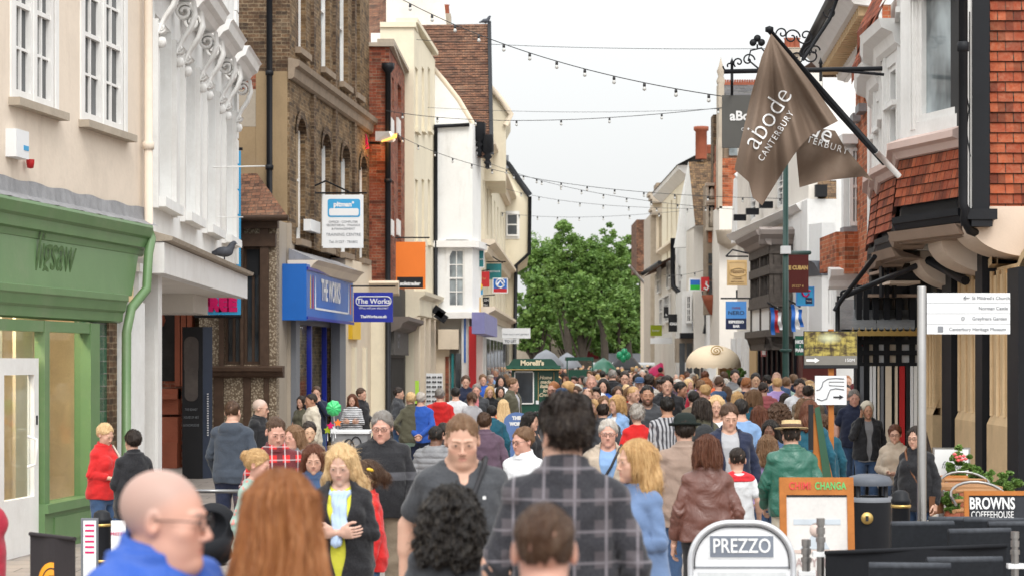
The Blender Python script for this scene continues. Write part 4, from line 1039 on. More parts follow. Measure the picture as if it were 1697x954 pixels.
# jetty floor: ledge, fascia and soffit
molding(W2,'jetty_ledge',M_['stone'],r,-.05,L2+.12,[(.02,zj-.02),(.30,zj),(.32,zj+.05),(.02,zj+.13)])
wbox(W2,'jetty_fascia',M_['white_paint'],r,-.03,L2+.1,.0,.2,zj-.42,zj-.02)
wbox(W2,'soffit',M_['warm_white_wall'],r,-.03,L2+.09,-2.6,-.003,zj-.40,zj-.02)
wbox(W2,'soffit_beam',M_['warm_white_wall'],r,L2-2.2,L2-.1,-2.4,-.5,zj-.72,zj-.402)
# ground floor wall set back, with panelled pilaster
zg=zj-.42
wbox(W2,'ground_wall',M_['white_wall'],r,0,L2-.2,-2.9,-1.45,0,zg)
for k in range(4):
 u=.35+k*2.6; wbox(W2,'ground_pilaster',M_['white_paint'],r,u,u+.5,-1.45,-1.33,0,zg)
 wbox(W2,'pilaster_panel',M_['white_wall'],r,u+.1,u+.4,-1.33,-1.31,.5,1.9); wbox(W2,'pilaster_base',M_['white_paint'],r,u-.04,u+.54,-1.45,-1.28,0,.3)
m=MB(); m.tube([W2.p(L2*.62,.05,zc(320,255)),W2.p(L2*.62,.9,zc(320,255)+.02)],.012,6); m.tube([W2.p(L2*.66,.05,zc(320,340)),W2.p(L2*.66,.5,zc(320,340))],.01,6); m.build('wire_bracket',M_['white_paint'],r)
finish_roots()
r=bld('white_pilaster','white panelled pilaster between the green shopfront pipe and the open porch',P3(235,597,26.4)-Vector((0,0,CAMZ)),'pier')
for nm_,x0,x1,y0,y1,dd in (('column',209,230,448,1010,26.2),('capital',206,232,436,450,26.1),('shaft',231,262,440,1010,27.4),('panel',239,256,540,900,27.36)):
 m=MB(); m.box(GX(x0,dd),GX(x1,dd),dd,dd+(.3 if nm_!='panel' else .03),max(0,GZ(y1,dd)),GZ(y0,dd)); m.build(nm_,M_['white_paint'],r)
finish_roots()
# ================================================================ Beaney red terracotta porch seen under the jetty
WB=Wall(225,40.5,345,40.5)
r=bld('terracotta_building','red terracotta entrance of the art museum seen below the white jetty',WB.p(0,0,0))
wbox(WB,'wall',M_['red_brick'],r,-1,WB.u(318),-.4,0,0,4.2)
m=MB()
for z,o_ in ((.0,.5),(.5,.42),(1.05,.35),(1.35,.5),(1.45,.42)): W_=WB; WB.box(m,WB.u(255),WB.u(300),0,o_,z,z+.5 if z<1.3 else z+.1)
m.build('plinth',M_['terracotta'],r)
for x in (296,306,316): wbox(WB,'shaft',M_['terracotta'],r,WB.u(x)-.05,WB.u(x)+.05,0,.16,1.6,4.1)
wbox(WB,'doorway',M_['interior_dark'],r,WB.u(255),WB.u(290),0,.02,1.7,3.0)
m=MB(); c=WB.p(WB.u(262),.3,2.9); m.lathe([(0,.25),(.12,.22),(.2,.0),(.16,-.12),(0,-.2)],c=c,n=14); m.build('urn',M_['terracotta'],r)
finish_roots()
# ================================================================ L3 timber bay (ground floor, tiled lean-to roof)
W3=Wall(330,39.9,458,39.8)
r=bld('timber_bay_building','low timber-framed bay with pebbledash panels and a tiled lean-to roof',W3.p(1,0,0))
zt=W3.z(430,362); zs_=W3.z(420,608)
hs=[hole(W3,374,388,425,598),hole(W3,392,402,425,598),hole(W3,406,430,402,598)]
hs=[(W3.u(372),W3.u(400),zs_+.05,zt-.55),(W3.u(404),W3.u(432),zs_+.05,zt-.55)]
m=MB(); wall_with_holes(m,W3,0,W3.L,0,zt,hs,depth=.2); m.build('wall',M_['pebbledash'],r)
T=M_['brown_timber']
for x0,x1 in ((364,372),(399.5,404.5),(432,446)): wbox(W3,'post',T,r,W3.u(x0),W3.u(x1),-.05,.07,zs_,zt)
wbox(W3,'head_beam',T,r,0,W3.L,-.03,.10,zt-.55,zt-.30); wbox(W3,'wall_plate',T,r,0,W3.L+.05,-.03,.16,zt-.2,zt)
molding(W3,'sill_rail',T,r,0,W3.L+.16,[(.08,zs_-.2),(.16,zs_-.16),(.18,zs_-.1),(.26,zs_-.07),(.27,zs_+.0),(.0,zs_+.03)])
for x0,x1 in ((355,371),(404,416),(438,446)): wbox(W3,'stud',T,r,W3.u(x0),W3.u(x1),-.05,.05,0,zs_-.2)
for h in hs:
 sash(W3,r,h[0],h[1],h[2],h[3],w=-.1,cols=2,rows=1,fm=M_['brown_timber'],fr=.05,mid=False,bar=.05)
 wbox(W3,'leaded_light',M_['charcoal'],r,h[0]+.03,h[1]-.03,-.09,-.07,h[3]-.55,h[3]-.05)
 wbox(W3,'curtain',M_['white_wall'],r,h[1]-.16,h[1]-.06,-.22,-.18,h[2],h[3]-.6)
# tiled lean-to
m=MB(); a0=W3.p(-.2,.34,zt+.02); a1=W3.p(W3.L+.28,.34,zt+.02); b0=W3.p(-.2,-1.2,zt+1.0); b1=W3.p(W3.L-.62,-1.2,zt+1.0)
m.face([a0,a1,b1,b0]); m.face([W3.p(-.2,.34,zt-.04),W3.p(W3.L+.28,.34,zt-.04),a1,a0]); m.build('roof',M_['roof_tile'],r)
m=MB(); m.tube([W3.p(-.2,.38,zt-.02),W3.p(W3.L+.3,.38,zt-.02)],.06,8); m.build('gutter',T,r)
mass(W3,0,W3.L,-.31,-1.19,0,zt-.02,M_['render_grey'],r); finish_roots()
# ================================================================ L4 stock brick building
W4=Wall(480,41,612,51)
r=bld('brown_brick_building','tall brown brick building with arched windows above the blue book shop',W4.p(4,0,0))
zbd=W4.z(480,105); zg=W4.z(480,402)
w2=[(490,507),(532,547),(563,577),(586,597)]; w1=[(491,506),(533,547),(565,579),(596,607)]
h2=[(W4.u(a),W4.u(b),zbd+.42,zbd+3.1) for a,b in w2]
h1=[(W4.u(a),W4.u(b),zg+.12,W4.z(491,192)+.0) for a,b in w1]
m=MB(); wall_with_holes(m,W4,0,W4.L,zg,11.5,h1+h2,depth=.22,back=True); m.build('wall',M_['stock_brick'],r)
for h in h1:
 # segmental arch of dark bricks
 m=MB(); uc=(h[0]+h[1])/2; R=(h[1]-h[0])/2; n=14
 for k in range(n):
  a,b=math.pi*k/n,math.pi*(k+1)/n
  q=[(uc+R*math.cos(a),h[3]-R*.0+R*.75*math.sin(a)-R*.75),(uc+(R+.16)*math.cos(a),h[3]-R*.75+(R*.75+.16)*math.sin(a)),(uc+(R+.16)*math.cos(b),h[3]-R*.75+(R*.75+.16)*math.sin(b)),(uc+R*math.cos(b),h[3]+R*.75*math.sin(b)-R*.75)]
  m.face([W4.p(q_[0],.035,q_[1]) for q_ in q])
  m.face([W4.p(q[0][0],.035,q[0][1]),W4.p(q[3][0],.035,q[3][1]),W4.p(q[3][0],-.2,q[3][1]),W4.p(q[0][0],-.2,q[0][1])])
  # spandrel brickwork filling the square corner
  m.face([W4.p(q[0][0],.02,q[0][1]),W4.p(q[3][0],.02,q[3][1]),W4.p(q[3][0],.02,h[3]+.01),W4.p(q[0][0],.02,h[3]+.01)])
 m.build('brick_arch',M_['dark_brick'],r)
for h in h1+h2:
 sash(W4,r,h[0],h[1],h[2],h[3],w=-.14,cols=1,rows=2,fr=.05,gm=M_['pane_bright'])
 wbox(W4,'sill',M_['dark_stone'],r,h[0]-.06,h[1]+.06,-.02,.12,h[2]-.13,h[2]-.003)
molding(W4,'string_course',M_['dark_stone'],r,-.06,W4.L+.04,[(.05,zbd-.32),(.10,zbd-.28),(.12,zbd-.1),(.2,zbd-.06),(.22,zbd+.05),(.03,zbd+.10)])
for u in (W4.u(517),W4.u(553),W4.u(585)): wbox(W4,'brick_pier',M_['dark_brick'],r,u-.13,u+.13,-.02,.07,zg,zbd-.33); wbox(W4,'brick_pier',M_['dark_brick'],r,u-.13,u+.13,-.02,.07,zbd+.12,11.5)
# side wall facing up the street
WS=Wall(380,41,480,41)
zr=WS.z(440,118);
wbox(WS,'side_wall',M_['dark_brick'],r,0,WS.L,-6,-.0,zr,11.5)
wbox(WS,'rendered_side_wall',M_['render_tan'],r,WS.u(424),WS.L,-6,-.004,zt,zr-.003); wbox(WS,'brick_patch',M_['red_brick'],r,0,WS.u(424)-.004,-6,-.01,WS.z(400,148),zr-.003); wbox(WS,'rendered_patch',M_['render_grey'],r,0,WS.u(424)-.004,-6,-.012,WS.z(400,210),WS.z(400,148)-.003)
wbox(WS,'rendered_patch',M_['render_tan'],r,0,WS.u(424)-.004,-6,-.014,zt,WS.z(400,210)-.003)
m=MB(); W4.box(m,-.02,W4.L,-6,-.31,0,11.4); m.build('rear_wall',M_['stock_brick'],r)
wbox(WS,'corner_pier',M_['render_grey'],r,WS.u(455),WS.L+.02,-.8,.03,0,zt-.01)
x=GX(447,40.9); pp=[Vector((x,40.85,11.5)),Vector((x,40.85,GZ(338,40.9))),Vector((x+.2,40.85,GZ(345,40.9)))]
pipe('drainpipe',M_['iron'],r,pp,.06,(GZ(122,40.9),GZ(278,40.9)))
for x0,x1,y0,y1 in ((515,531,366,385),):
 pbox(W4,'alarm_box',M_['white_sign'],r,x0,x1,y0,y1,0,.15)
# lead flashing over the shop
zL=W4.z(480,430)
m=MB(); m.face([W4.p(-.1,.55,zL-.02),W4.p(W4.L*.55,.55,zL-.02),W4.p(W4.L*.55,.0,zL+.22),W4.p(-.1,.0,zL+.22)]); m.face([W4.p(-.1,.55,zL-.02),W4.p(-.1,0,zL-.02),W4.p(-.1,.0,zL+.22)])
m.build('lead_flashing',M_['lead'],r)
molding(W4,'shop_cornice',M_['beige_wall'],r,-.12,W4.L*.56,[(.05,zL-.30),(.4,zL-.24),(.5,zL-.1),(.6,zL-.02)])
# shopfront of book shop
zw=W4.z(508,530,.4)
wbox(W4,'shop_reveal',M_['grey_paint'],r,.05,.45,-.1,.12,0,zL-.3)
wbox(W4,'shop_header',flat('shop_header',(.06,.055,.07),.4),r,.45,W4.u(560),-.3,-.1,2.85,zL-.25)
wbox(W4,'shop_pilaster',M_['grey_paint'],r,W4.u(556),W4.u(566),-.1,.1,0,zL-.3)
m=MB(); W4.box(m,.45,W4.u(556),-1.6,-1.5,0,2.9); m.build('shop_back',flat('shop_back',(.35,.3,.2),.8,var=.5,nscale=5),r)
wbox(W4,'shop_window',M_['shop_glass'],r,.45,W4.u(556),-.22,-.21,.4,2.86)
for x_ in (505,528,552): wbox(W4,'window_post',M_['works_blue'],r,W4.u(x_)-.05,W4.u(x_)+.05,-.25,-.15,0,2.86)
rnd=random.Random(8)
for k in range(16):
 u=rnd.uniform(.55,W4.u(552)-.5); z=rnd.uniform(.6,2.4); c=rnd.choice(['red_paint','yellow_sign','lime','white_sign','works_blue','sky_blue','orange_sign'])
 wbox(W4,'poster',M_[c],r,u,u+rnd.uniform(.2,.5),-.3-.01*k,-.295-.01*k,z,z+rnd.uniform(.2,.6))
l=bpy.data.lights.new('book_shop_light','AREA'); l.energy=60; l.size=1.5; lo=bpy.data.objects.new('book_shop_light',l); COL.objects.link(lo); lo.location=W4.p(1.8,-.7,2.8)
# cream shop next to it
zcs=W4.z(600,455)
W4b=W4
wbox(W4,'cream_shopfront',M_['beige_wall'],r,W4.u(568),W4.L,-.28,.06,0,zg)
wbox(W4,'yellow_fascia',M_['yellow_sign'],r,W4.u(573),W4.u(598,.16),.06,.16,W4.z(585,562),W4.z(585,520)+.35)
for x_ in (580,598,618): wbox(W4,'pilaster',M_['pale_cream_wall'],r,W4.u(x_)-.12,W4.u(x_)+.12,.06,.15,0,W4.z(590,575))
finish_roots()
# blue box fascia THE WORKS
WF=Wall(508,40.4,585,46.9)
r=bld('shop_sign','large blue box fascia with white capitals over the book shop window',WF.p(3,0,0),'shop sign')
z0,z1=WF.z(508,530),WF.z(508,437)
m=MB(); c=[WF.p(0,0,z0),WF.p(WF.L,0,z0+.1),WF.p(WF.L,-.45,z0+.1),WF.p(0,-.5,z0),WF.p(0,-.0,z1),WF.p(WF.L,0,z1-.05),WF.p(WF.L,-.45,z1-.05),WF.p(0,-.5,z1)]; m.hexa(c); m.build('box',M_['blue_sign'],r)
wbox(WF,'rim',M_['works_blue'],r,.0,WF.L,.001,.03,z0+.02,z0+.08); wbox(WF,'rim',M_['works_blue'],r,.0,WF.L,.001,.03,z1-.12,z1-.06)
label_text(WF,'THE WORKS',.60,M_['white_print'],r,549,485,.012,bold=.012,sx=.78)
for x_,c in ((515,'yellow_sign'),(519,'red_paint'),(523,'white_print'),(578,'white_print'),(581,'orange_sign')):
 m=MB(); u=WF.u(x_,.01); m.prism([(u-.05,z0+.25),(u+.05,z0+.25),(u+.02,z1-.3),(u,z1-.2),(u-.02,z1-.3)],.004,.012,M=WF.M); m.build('pencil_mark',M_[c],r)
wbox(WF,'underline',M_['white_print'],r,WF.u(522),WF.u(576),.002,.008,z0+.24,z0+.28); finish_roots()
# ================================================================ L5 red brick
W5=Wall(645,51,672,56.5)
r=bld('red_brick_building','narrow red brick building with white window blocks beside the street lamp',W5.p(2,0,0))
zt5=W5.z(645,78);
hs=[(W5.u(649.5),W5.u(652.5),W5.z(651,395),W5.z(651,300)),(W5.u(659),W5.u(665),W5.z(662,400),W5.z(662,230)),(W5.u(649.5),W5.u(652.5),W5.z(651,180),W5.z(651,130)),(W5.u(659),W5.u(665),W5.z(662,180),W5.z(662,142))]
m=MB(); wall_with_holes(m,W5,0,W5.L,W5.z(645,470),zt5,hs,depth=.2); m.build('wall',M_['red_brick'],r)
for h in hs: wbox(W5,'window',M_['pane'],r,h[0],h[1],-.2,-.15,h[2],h[3])
W5s=Wall(606,51,645,51)
wbox(W5s,'side_wall',M_['red_brick'],r,0,W5s.L,-5,0,W5.z(645,470),zt5)
wbox(W5s,'coping',M_['stone'],r,-.05,W5s.L+.12,-5,.08,zt5+.003,zt5+.1)
wbox(W5,'coping',M_['stone'],r,0,W5.L,-.3,.12,zt5+.101,zt5+.2)
for y_ in (198,365):
 for x_ in (651,662): pbox(W5,'white_block',M_['white_paint'],r,x_-2,x_+2.4,y_,y_+26,0,.05)
x=GX(643,50.8); pipe('drainpipe',M_['iron'],r,[Vector((x,50.8,GZ(120,50.8))),Vector((x,50.8,0))],.07,(GZ(300,50.8),))
m=MB(); m.lathe([(.07,0),(.16,.12),(.16,.25),(0,.25)],c=(x,50.8,GZ(122,50.8)),n=10); m.build('hopper',M_['iron'],r)
# ground floor
zf=W5.z(645,470)
wbox(W5s,'shopfront',M_['pale_cream_wall'],r,-1.0,W5s.L,-1,.12,0,zf-.003)
molding(W5s,'shop_cornice',M_['beige_wall'],r,-.6,W5s.L+.25,[(.12,zf-.3),(.25,zf-.25),(.35,zf-.1),(.45,zf),(.4,zf+.06)],w=0)
wbox(W5,'door_surround',M_['black_paint'],r,0,W5.L,-.3,.02,0,zf-.003)
m=MB(); W5.box(m,.1,W5.L-.5,.02,.12,W5.z(660,588),W5.z(660,545)); m.build('sign_panel',flat('grey_panel',(.09,.085,.08),.6,var=.4,nscale=8),r)
label_text(W5,'G T',.5,M_['grey_print'],r,661,566,.13,bold=.01)
molding(W5,'door_hood',flat('hood_grey',(.13,.11,.10),.6),r,-.15,W5.L+.1,[(.05,W5.z(660,552)),(.3,W5.z(660,545)),(.35,W5.z(660,538)),(.5,W5.z(660,534)),(.5,W5.z(660,528))])
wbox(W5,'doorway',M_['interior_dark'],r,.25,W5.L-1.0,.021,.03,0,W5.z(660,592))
finish_roots()
# ================================================================ L6 cream with curved parapet
W6=Wall(686,56.2,721,62.3)
r=bld('cream_building','pale cream building with a curved parapet and tall narrow windows',W6.p(3,0,0))
zt6=W6.z(686,46)
hs=[(W6.u(a),W6.u(b),W6.z(a,y0),W6.z(a,y1)) for a,b in ((688,692.5),(699,703),(709,713)) for y0,y1 in ((212,110),(400,296))]
m=MB(); wall_with_holes(m,W6,0,W6.L,0,zt6,hs,depth=.25); m.build('wall',M_['pale_cream_wall'],r)
for h in hs: sash(W6,r,h[0],h[1],h[2],h[3],w=-.2,cols=1,rows=2,gm=M_['pane_blind'],fr=.07); wbox(W6,'sill',M_['pale_cream_wall'],r,h[0]-.1,h[1]+.1,-.02,.1,h[2]-.12,h[2]-.004)
W6s=Wall(630,56.2,686,56.2); wbox(W6s,'side_wall',M_['pale_cream_wall'],r,0,W6s.L,-6,-.0,0,zt6)
wbox(W6s,'parapet',M_['pale_cream_wall'],r,0,W6s.L+.06,-6,.07,zt6+.003,zt6+.14); wbox(W6,'parapet',M_['pale_cream_wall'],r,0,W6.L,-.5,.1,zt6+.143,zt6+.26)
for k in range(3): wbox(W6,'shop_window',M_['pane'],r,.5+k*1.6,1.4+k*1.6,.0,.02,0.6,3.0)
for k in range(6): wbox(W6,'pilaster',M_['beige_wall'],r,k*1.5,k*1.5+.35,.0,.14,0,3.3)
molding(W6,'fascia',M_['pale_cream_wall'],r,0,W6.L,[(.06,3.3),(.15,3.35),(.15,3.8),(.3,3.9),(.32,4.0)])
finish_roots()
# rear roof and white gable behind at the top left
r=bld('rear_gable_house','white rendered gable and chimney rising behind the red brick building',P3(690,597,75),'house')
m=MB(); d=75; m.prism([(GX(640,d),GZ(90,d)),(GX(745,d),GZ(90,d)),(GX(736,d),GZ(5,d)),(GX(640,d),GZ(-60,d))],d,d+.5); m.build('wall',M_['warm_white_wall'],r)
m=MB(); m.box(GX(722,d),GX(746,d),d+.6,d+1.6,GZ(60,d),GZ(18,d)); m.build('chimney',M_['stone'],r)
for k in range(2): m=MB(); m.lathe([(.13,0),(.1,.35),(.13,.4),(0,.4)],c=(GX(728+k*10,d),d+1.1,GZ(18,d)),n=10); m.build('chimney_pot',M_['terracotta'],r)
finish_roots()
d=59; r=bld('tiled_roof_house','steep clay tiled roof behind the brown brick building',P3(630,597,d),'house')
m=MB(); m.face([P3(608,95,d),P3(640,70,d),P3(640,-30,d+4),P3(596,-30,d+4)]); m.face([P3(608,95,d),P3(596,-30,d+4),P3(596,95,d+5)]); m.build('roof',M_['roof_tile'],r)
m=MB(); m.box(GX(616,d),GX(632,d),d-.3,d+4,GZ(160,d),GZ(58,d)); m.build('dormer',M_['white_paint'],r); finish_roots()
# ================================================================ L7 white house with steep tiled roof and oriel
d=63
r=bld('white_gabled_house','white rendered house with a steep clay tile roof and jettied oriel window',P3(755,597,d),'house')
m=MB(); pts=[(718,600),(792,600),(792,235),(784,212),(760,175),(736,142),(718,118)]
m.prism([(GX(x_,d),GZ(y_,d)) for x_,y_ in pts],d,d+8); m.build('wall',M_['white_wall'],r)
m=MB(); dr=69; a,b=P3(686,42,dr),P3(808,40,dr); c,e=P3(812,262,d-.35),P3(690,262,d-.35)
# roof slope with slightly bellcast eaves, in strips
n=56
def rp(t,s):
 p=a.lerp(b,t); q=e.lerp(c,t); v=p.lerp(q,s); v.z+=-.35*math.sin(math.pi*s)*.6; return v
LL=(e-a).length
for i in range(n):
 s0,s1=i/n,(i+1)/n; ww=(b-a).length
 lip=Vector((0,-.018,.012)); jg=Vector((0,0,.02*math.sin(i*2.3))); m.face([rp(0,s1)+lip+jg,rp(1,s1)+lip,rp(1,s0),rp(0,s0)],uv=[(0,-s1*LL),(ww,-s1*LL),(ww,-s0*LL),(0,-s0*LL)]); m.face([rp(0,s1)+lip+jg,rp(1,s1)+lip,rp(1,s1),rp(0,s1)],uv=[(0,0)]*4)
m.build('roof',M_['roof_tile'],r)
# clip wall in front of the roof: white parapet gable
m=MB(); df=d-.6; pts=[(718,255),(718,116),(735,136),(760,168),(786,212),(786,255)]; m.prism([(GX(x_,df),GZ(y_,df)) for x_,y_ in reversed(pts)],df-.15,df+.15); m.build('parapet_wall',M_['white_wall'],r)
m=MB(); m.tube([P3(x_,y_-2,df-.1) for x_,y_ in pts[1:5]],.09,6); m.build('verge',M_['beige_wall'],r)
m=MB();
for i in range(n):
 s0,s1=i/n,(i+1)/n; p0,p1=rp(1,s0),rp(1,s1); o1=Vector((.12,0,0))
 m.face([p0+Vector((0,0,.1)),p0+o1+Vector((0,0,.1)),p1+o1+Vector((0,0,.1)),p1+Vector((0,0,.1))]); m.face([p0+o1+Vector((0,0,.1)),p0+o1-Vector((0,0,.35)),p1+o1-Vector((0,0,.35)),p1+o1+Vector((0,0,.1))]); m.face([p0+Vector((0,0,.1)),p1+Vector((0,0,.1)),p1-Vector((0,0,.35)),p0-Vector((0,0,.35))])
m.build('bargeboard',M_['iron'],r)
for x_ in (795,808):
 m=MB(); m.lathe([(0,-.35),(.09,-.3),(.05,-.22),(.12,-.15),(.06,-.05),(.15,.03),(.08,.12),(.18,.2),(.18,.7)],c=P3(x_,262 if x_>800 else 242,62.4),n=8); m.build('pendant',M_['iron'],r)
# street-side oriel
do=61.8; xo0,xo1=722,783
W7=Wall(xo0,do,xo1,do); W7b=Wall(xo1,do,797,do+1.5)
zt7=GZ(205,do); zb7=GZ(520,do)
h=hole(W7,743,770,414,508)
m=MB(); wall_with_holes(m,W7,0,W7.L,zb7,zt7,[h],depth=.15,thick=.8); wall_with_holes(m,W7b,0,W7b.L,zb7,zt7,[],thick=.3); m.build('oriel_wall',M_['white_wall'],r)
sash(W7,r,h[0],h[1],h[2],h[3],w=-.05,cols=2,rows=4,gm=M_['pane_bright'],fr=.04,bar=.03)
for yy,hh in ((405,.2),(522,.18)):
 z=GZ(yy,do); wbox(W7,'band',M_['white_paint'],r,-.05,W7.L+.1,-.02,.2,z-hh/2,z+hh/2); wbox(W7b,'band',M_['white_paint'],r,-.03,W7b.L,-.02,.2,z-hh/2,z+hh/2)
m=MB(); m.tube([P3(719,210,do-.1),P3(778,207,do-.1)],.06,6); m.tube([P3(722,212,do-.15),P3(722,500,do-.15)],.06,8); m.build('drainpipe',M_['iron'],r)
m=MB(); zz=GZ(205,do)
for k in range(9):
 a_=math.pi/2*k/8; a2=math.pi/2*(k+1)/8
 q=lambda t:(W7.u(743)-.05+ .7*(1-math.cos(t)),GZ(450,do)+.95*math.sin(t))
 m.face([W7.p(W7.u(739),.03,q(a_)[1]),W7.p(q(a_)[0],.03,q(a_)[1]),W7.p(q(a2)[0],.03,q(a2)[1]),W7.p(W7.u(739),.03,q(a2)[1])])
m.build('arch_brace',M_['white_paint'],r)
# ground floor shop below the oriel
wbox(W7,'ground_wall',M_['warm_white_wall'],r,-.1,W7.L+.3,-1.5,-.5,0,zb7-.1)
pbox(W7,'shop_arch',M_['beige_wall'],r,722,745,570,760,-.5,-.2); pbox(W7,'shop_fascia',M_['beige_wall'],r,726,760,545,578,-.5,.1)
pbox(W7,'brick_jamb',M_['red_brick'],r,738,744,590,760,-.2,-.15)
pbox(W7,'shop_window',M_['teal_sign'],r,748,752,585,760,-.5,-.1); pbox(W7,'shop_window',M_['pane'],r,755,763,585,760,-.5,-.1)
pbox(W7,'striped_awning',M_['white_paint'],r,765,778,525,760,-.5,-.15); pbox(W7,'blue_stripe',M_['blue_sign'],r,769,772,525,600,-.15,-.12); pbox(W7,'red_panel',M_['red_paint'],r,777,789,540,760,-.5,.0)
finish_roots()
m=MB(); r=bld('floodlight','black floodlight on an arm over the shops',P3(728,520,60),'lamp')
m.tube([P3(705,516,61),P3(724,518,60)],.03,6); m.build('arm',M_['white_paint'],r); m=MB(); m.box(-.18,.18,-.15,.15,-.12,.12,M=Matrix.Translation(P3(727,516,60))@Matrix.Rotation(.6,4,'Y')); m.box(-.18,.18,-.15,.15,-.12,.12,M=Matrix.Translation(P3(731,524,60))@Matrix.Rotation(.6,4,'Y')); m.build('lamp_head',M_['black_paint'],r); finish_roots()
# ================================================================ L8 cream terrace, far left
W8=Wall(797,64.5,838,86)
r=bld('cream_terrace','cream classical terrace with cornices receding beyond the steep tiled roof',W8.p(8,0,0))
ztt=W8.z(815,150)
hs=[]
for k in range(7):
 for z0,z1 in ((4.0,5.2),(6.3,7.9)): hs.append((1.2+k*2.9,2.2+k*2.9,z0,z1))
m=MB(); wall_with_holes(m,W8,0,W8.L,0,8.9,hs,depth=.2); m.build('wall',M_['pale_cream_wall'],r)
mass(W8,0,W8.L,-.31,-7,0,8.8,M_['pale_cream_wall'],r)
for h in hs: sash(W8,r,*h,w=-.12,gm=M_['pane_blind'],cols=1,rows=2)
for z in (3.7,5.8,8.9): molding(W8,'cornice',M_['beige_wall'],r,0,W8.L,[(.05,z-.35),(.2,z-.3),(.25,z-.1),(.45,z),(.45,z+.1)])
wbox(W8,'shopfront',M_['white_paint'],r,0,W8.L,0,.15,0,3.4)
for k in range(8): wbox(W8,'shop_window',M_['pane'],r,.5+k*2.8,2.6+k*2.8,.15,.17,.6,2.8)
pbox(W8,'purple_fascia',flat('lilac',(.22,.22,.42),.5),r,803,824,522,555,.15,.5)
# upper gable above
m=MB(); m.prism([(GX(x_,67),GZ(y_,67)) for x_,y_ in reversed(((796,140),(816,146),(832,168),(846,190),(838,206),(838,300),(796,300)))],67,72); m.build('upper_gable',M_['pale_cream_wall'],r)
m=MB(); m.tube([P3(x_,y_,66.9) for x_,y_ in ((812,144),(832,167),(847,190),(838,208))],.1,6); m.build('verge',M_['beige_wall'],r)
finish_roots()
d=86; W9=Wall(836,d,876,d-1)
r=bld('cream_end_house','cream end house with a jettied corner and one dark sash window before the trees',P3(855,597,d),'house')
pts=[(833,605),(853,605),(853,440),(876,425),(876,325),(838,268),(833,268)]
m=MB(); m.prism([(GX(x_,d),GZ(y_,d)) for x_,y_ in pts],d,d+9); m.build('wall',M_['pale_cream_wall'],r)
m=MB(); m.tube([P3(833,262,d-.1),P3(846,278,d-.1),P3(862,302,d-.1),P3(878,324,d-.1)],.14,6); m.tube([P3(878,326,d-.15),P3(877,420,d-.15),P3(855,440,d-.15),P3(853,600,d-.15)],.09,6); m.build('gutter_and_pipe',M_['iron'],r)
Wd=Wall(838,d-.02,860,d-.02)
sash(Wd,r,Wd.u(839),Wd.u(859),GZ(392,d),GZ(354,d),w=.06,cols=1,rows=2,fr=.06)
wbox(Wd,'window_surround',M_['white_paint'],r,Wd.u(837),Wd.u(861),.0,.015,GZ(396,d),GZ(350,d))
m=MB(); m.box(GX(836,d),GX(843,d),d-.2,d+1,GZ(280,d),GZ(258,d)); m.build('chimney',M_['grey_paint'],r)
finish_roots()
flat('sill_pink',(.62,.47,.42),.55,var=.05)
# ================================================================ R1 black post and hung tiles (nearest, right)
def FP(name,mat,root,x0,x1,y0,y1,d,t=.3):
 """box facing the camera: photo columns/rows at depth d, t deep"""
 m=MB(); m.box(GX(x0,d),GX(x1,d),d,d+t,GZ(y1,d),GZ(y0,d)); return m.build(name,mat,root)
d=23.6
r=bld('tile_hung_building','jettied building hung with orange clay tiles behind a broad black post, far right',P3(1660,1050,d))
WR=Wall(1604,d,2600,d)
n=44; zb=GZ(372,d); m=MB()
for k in range(n):    # real overlapping courses
 z=zb+k*.117
 m.face([WR.p(WR.u(1640),.028,z),WR.p(WR.L,.028,z),WR.p(WR.L,.004,z+.124),WR.p(WR.u(1640),.004,z+.124)],uv=[(0,k*.112),(WR.L,k*.112),(WR.L,(k+1)*.112),(0,(k+1)*.112)])
 m.face([WR.p(WR.u(1640),.028,z),WR.p(WR.L,.028,z),WR.p(WR.L,.0,z),WR.p(WR.u(1640),.0,z)],uv=[(0,k*.112)]*4)
m.build('hung_tiles',M_['hung_tile'],r)
wbox(WR,'wall',M_['charcoal'],r,0,WR.L,-2.5,-.002,zb,zb+n*.117)
FP('corner_post',M_['black_paint'],r,1612,1640,-60,362,d-.12,.2)
FP('white_trim',M_['white_paint'],r,1604,1612,-60,345,d-.08,.1)
m=MB(); m.tube([P3(1596,-40,d-.2),P3(1596,338,d-.2),P3(1600,348,d-.2),P3(1598,365,d-.15),P3(1607,382,d-.1),P3(1650,398,d+.3)],.052,10)
for y_ in (78,):
 m.lathe([(.05,-.06),(.068,-.05),(.068,.05),(.05,.06)],c=P3(1596,y_,d-.2),n=12)
m.build('drainpipe',M_['iron'],r)
m=MB(); c=P3(1625,350,d-.12); m.box(c.x-.17,c.x+.17,c.y-.1,c.y+.2,c.z-.1,c.z+.02); m.box(c.x-.12,c.x+.12,c.y-.08,c.y+.2,c.z-.18,c.z-.101); m.build('hopper',M_['iron'],r)
m=MB(); m.tube([P3(1600,150,d-.15),P3(1606,180,d-.14),P3(1601,215,d-.14),P3(1608,260,d-.14)],.008,5); m.tube([P3(1607,20,d-.14),P3(1607,380,d-.14)],.007,5); m.build('cable',M_['black_paint'],r)
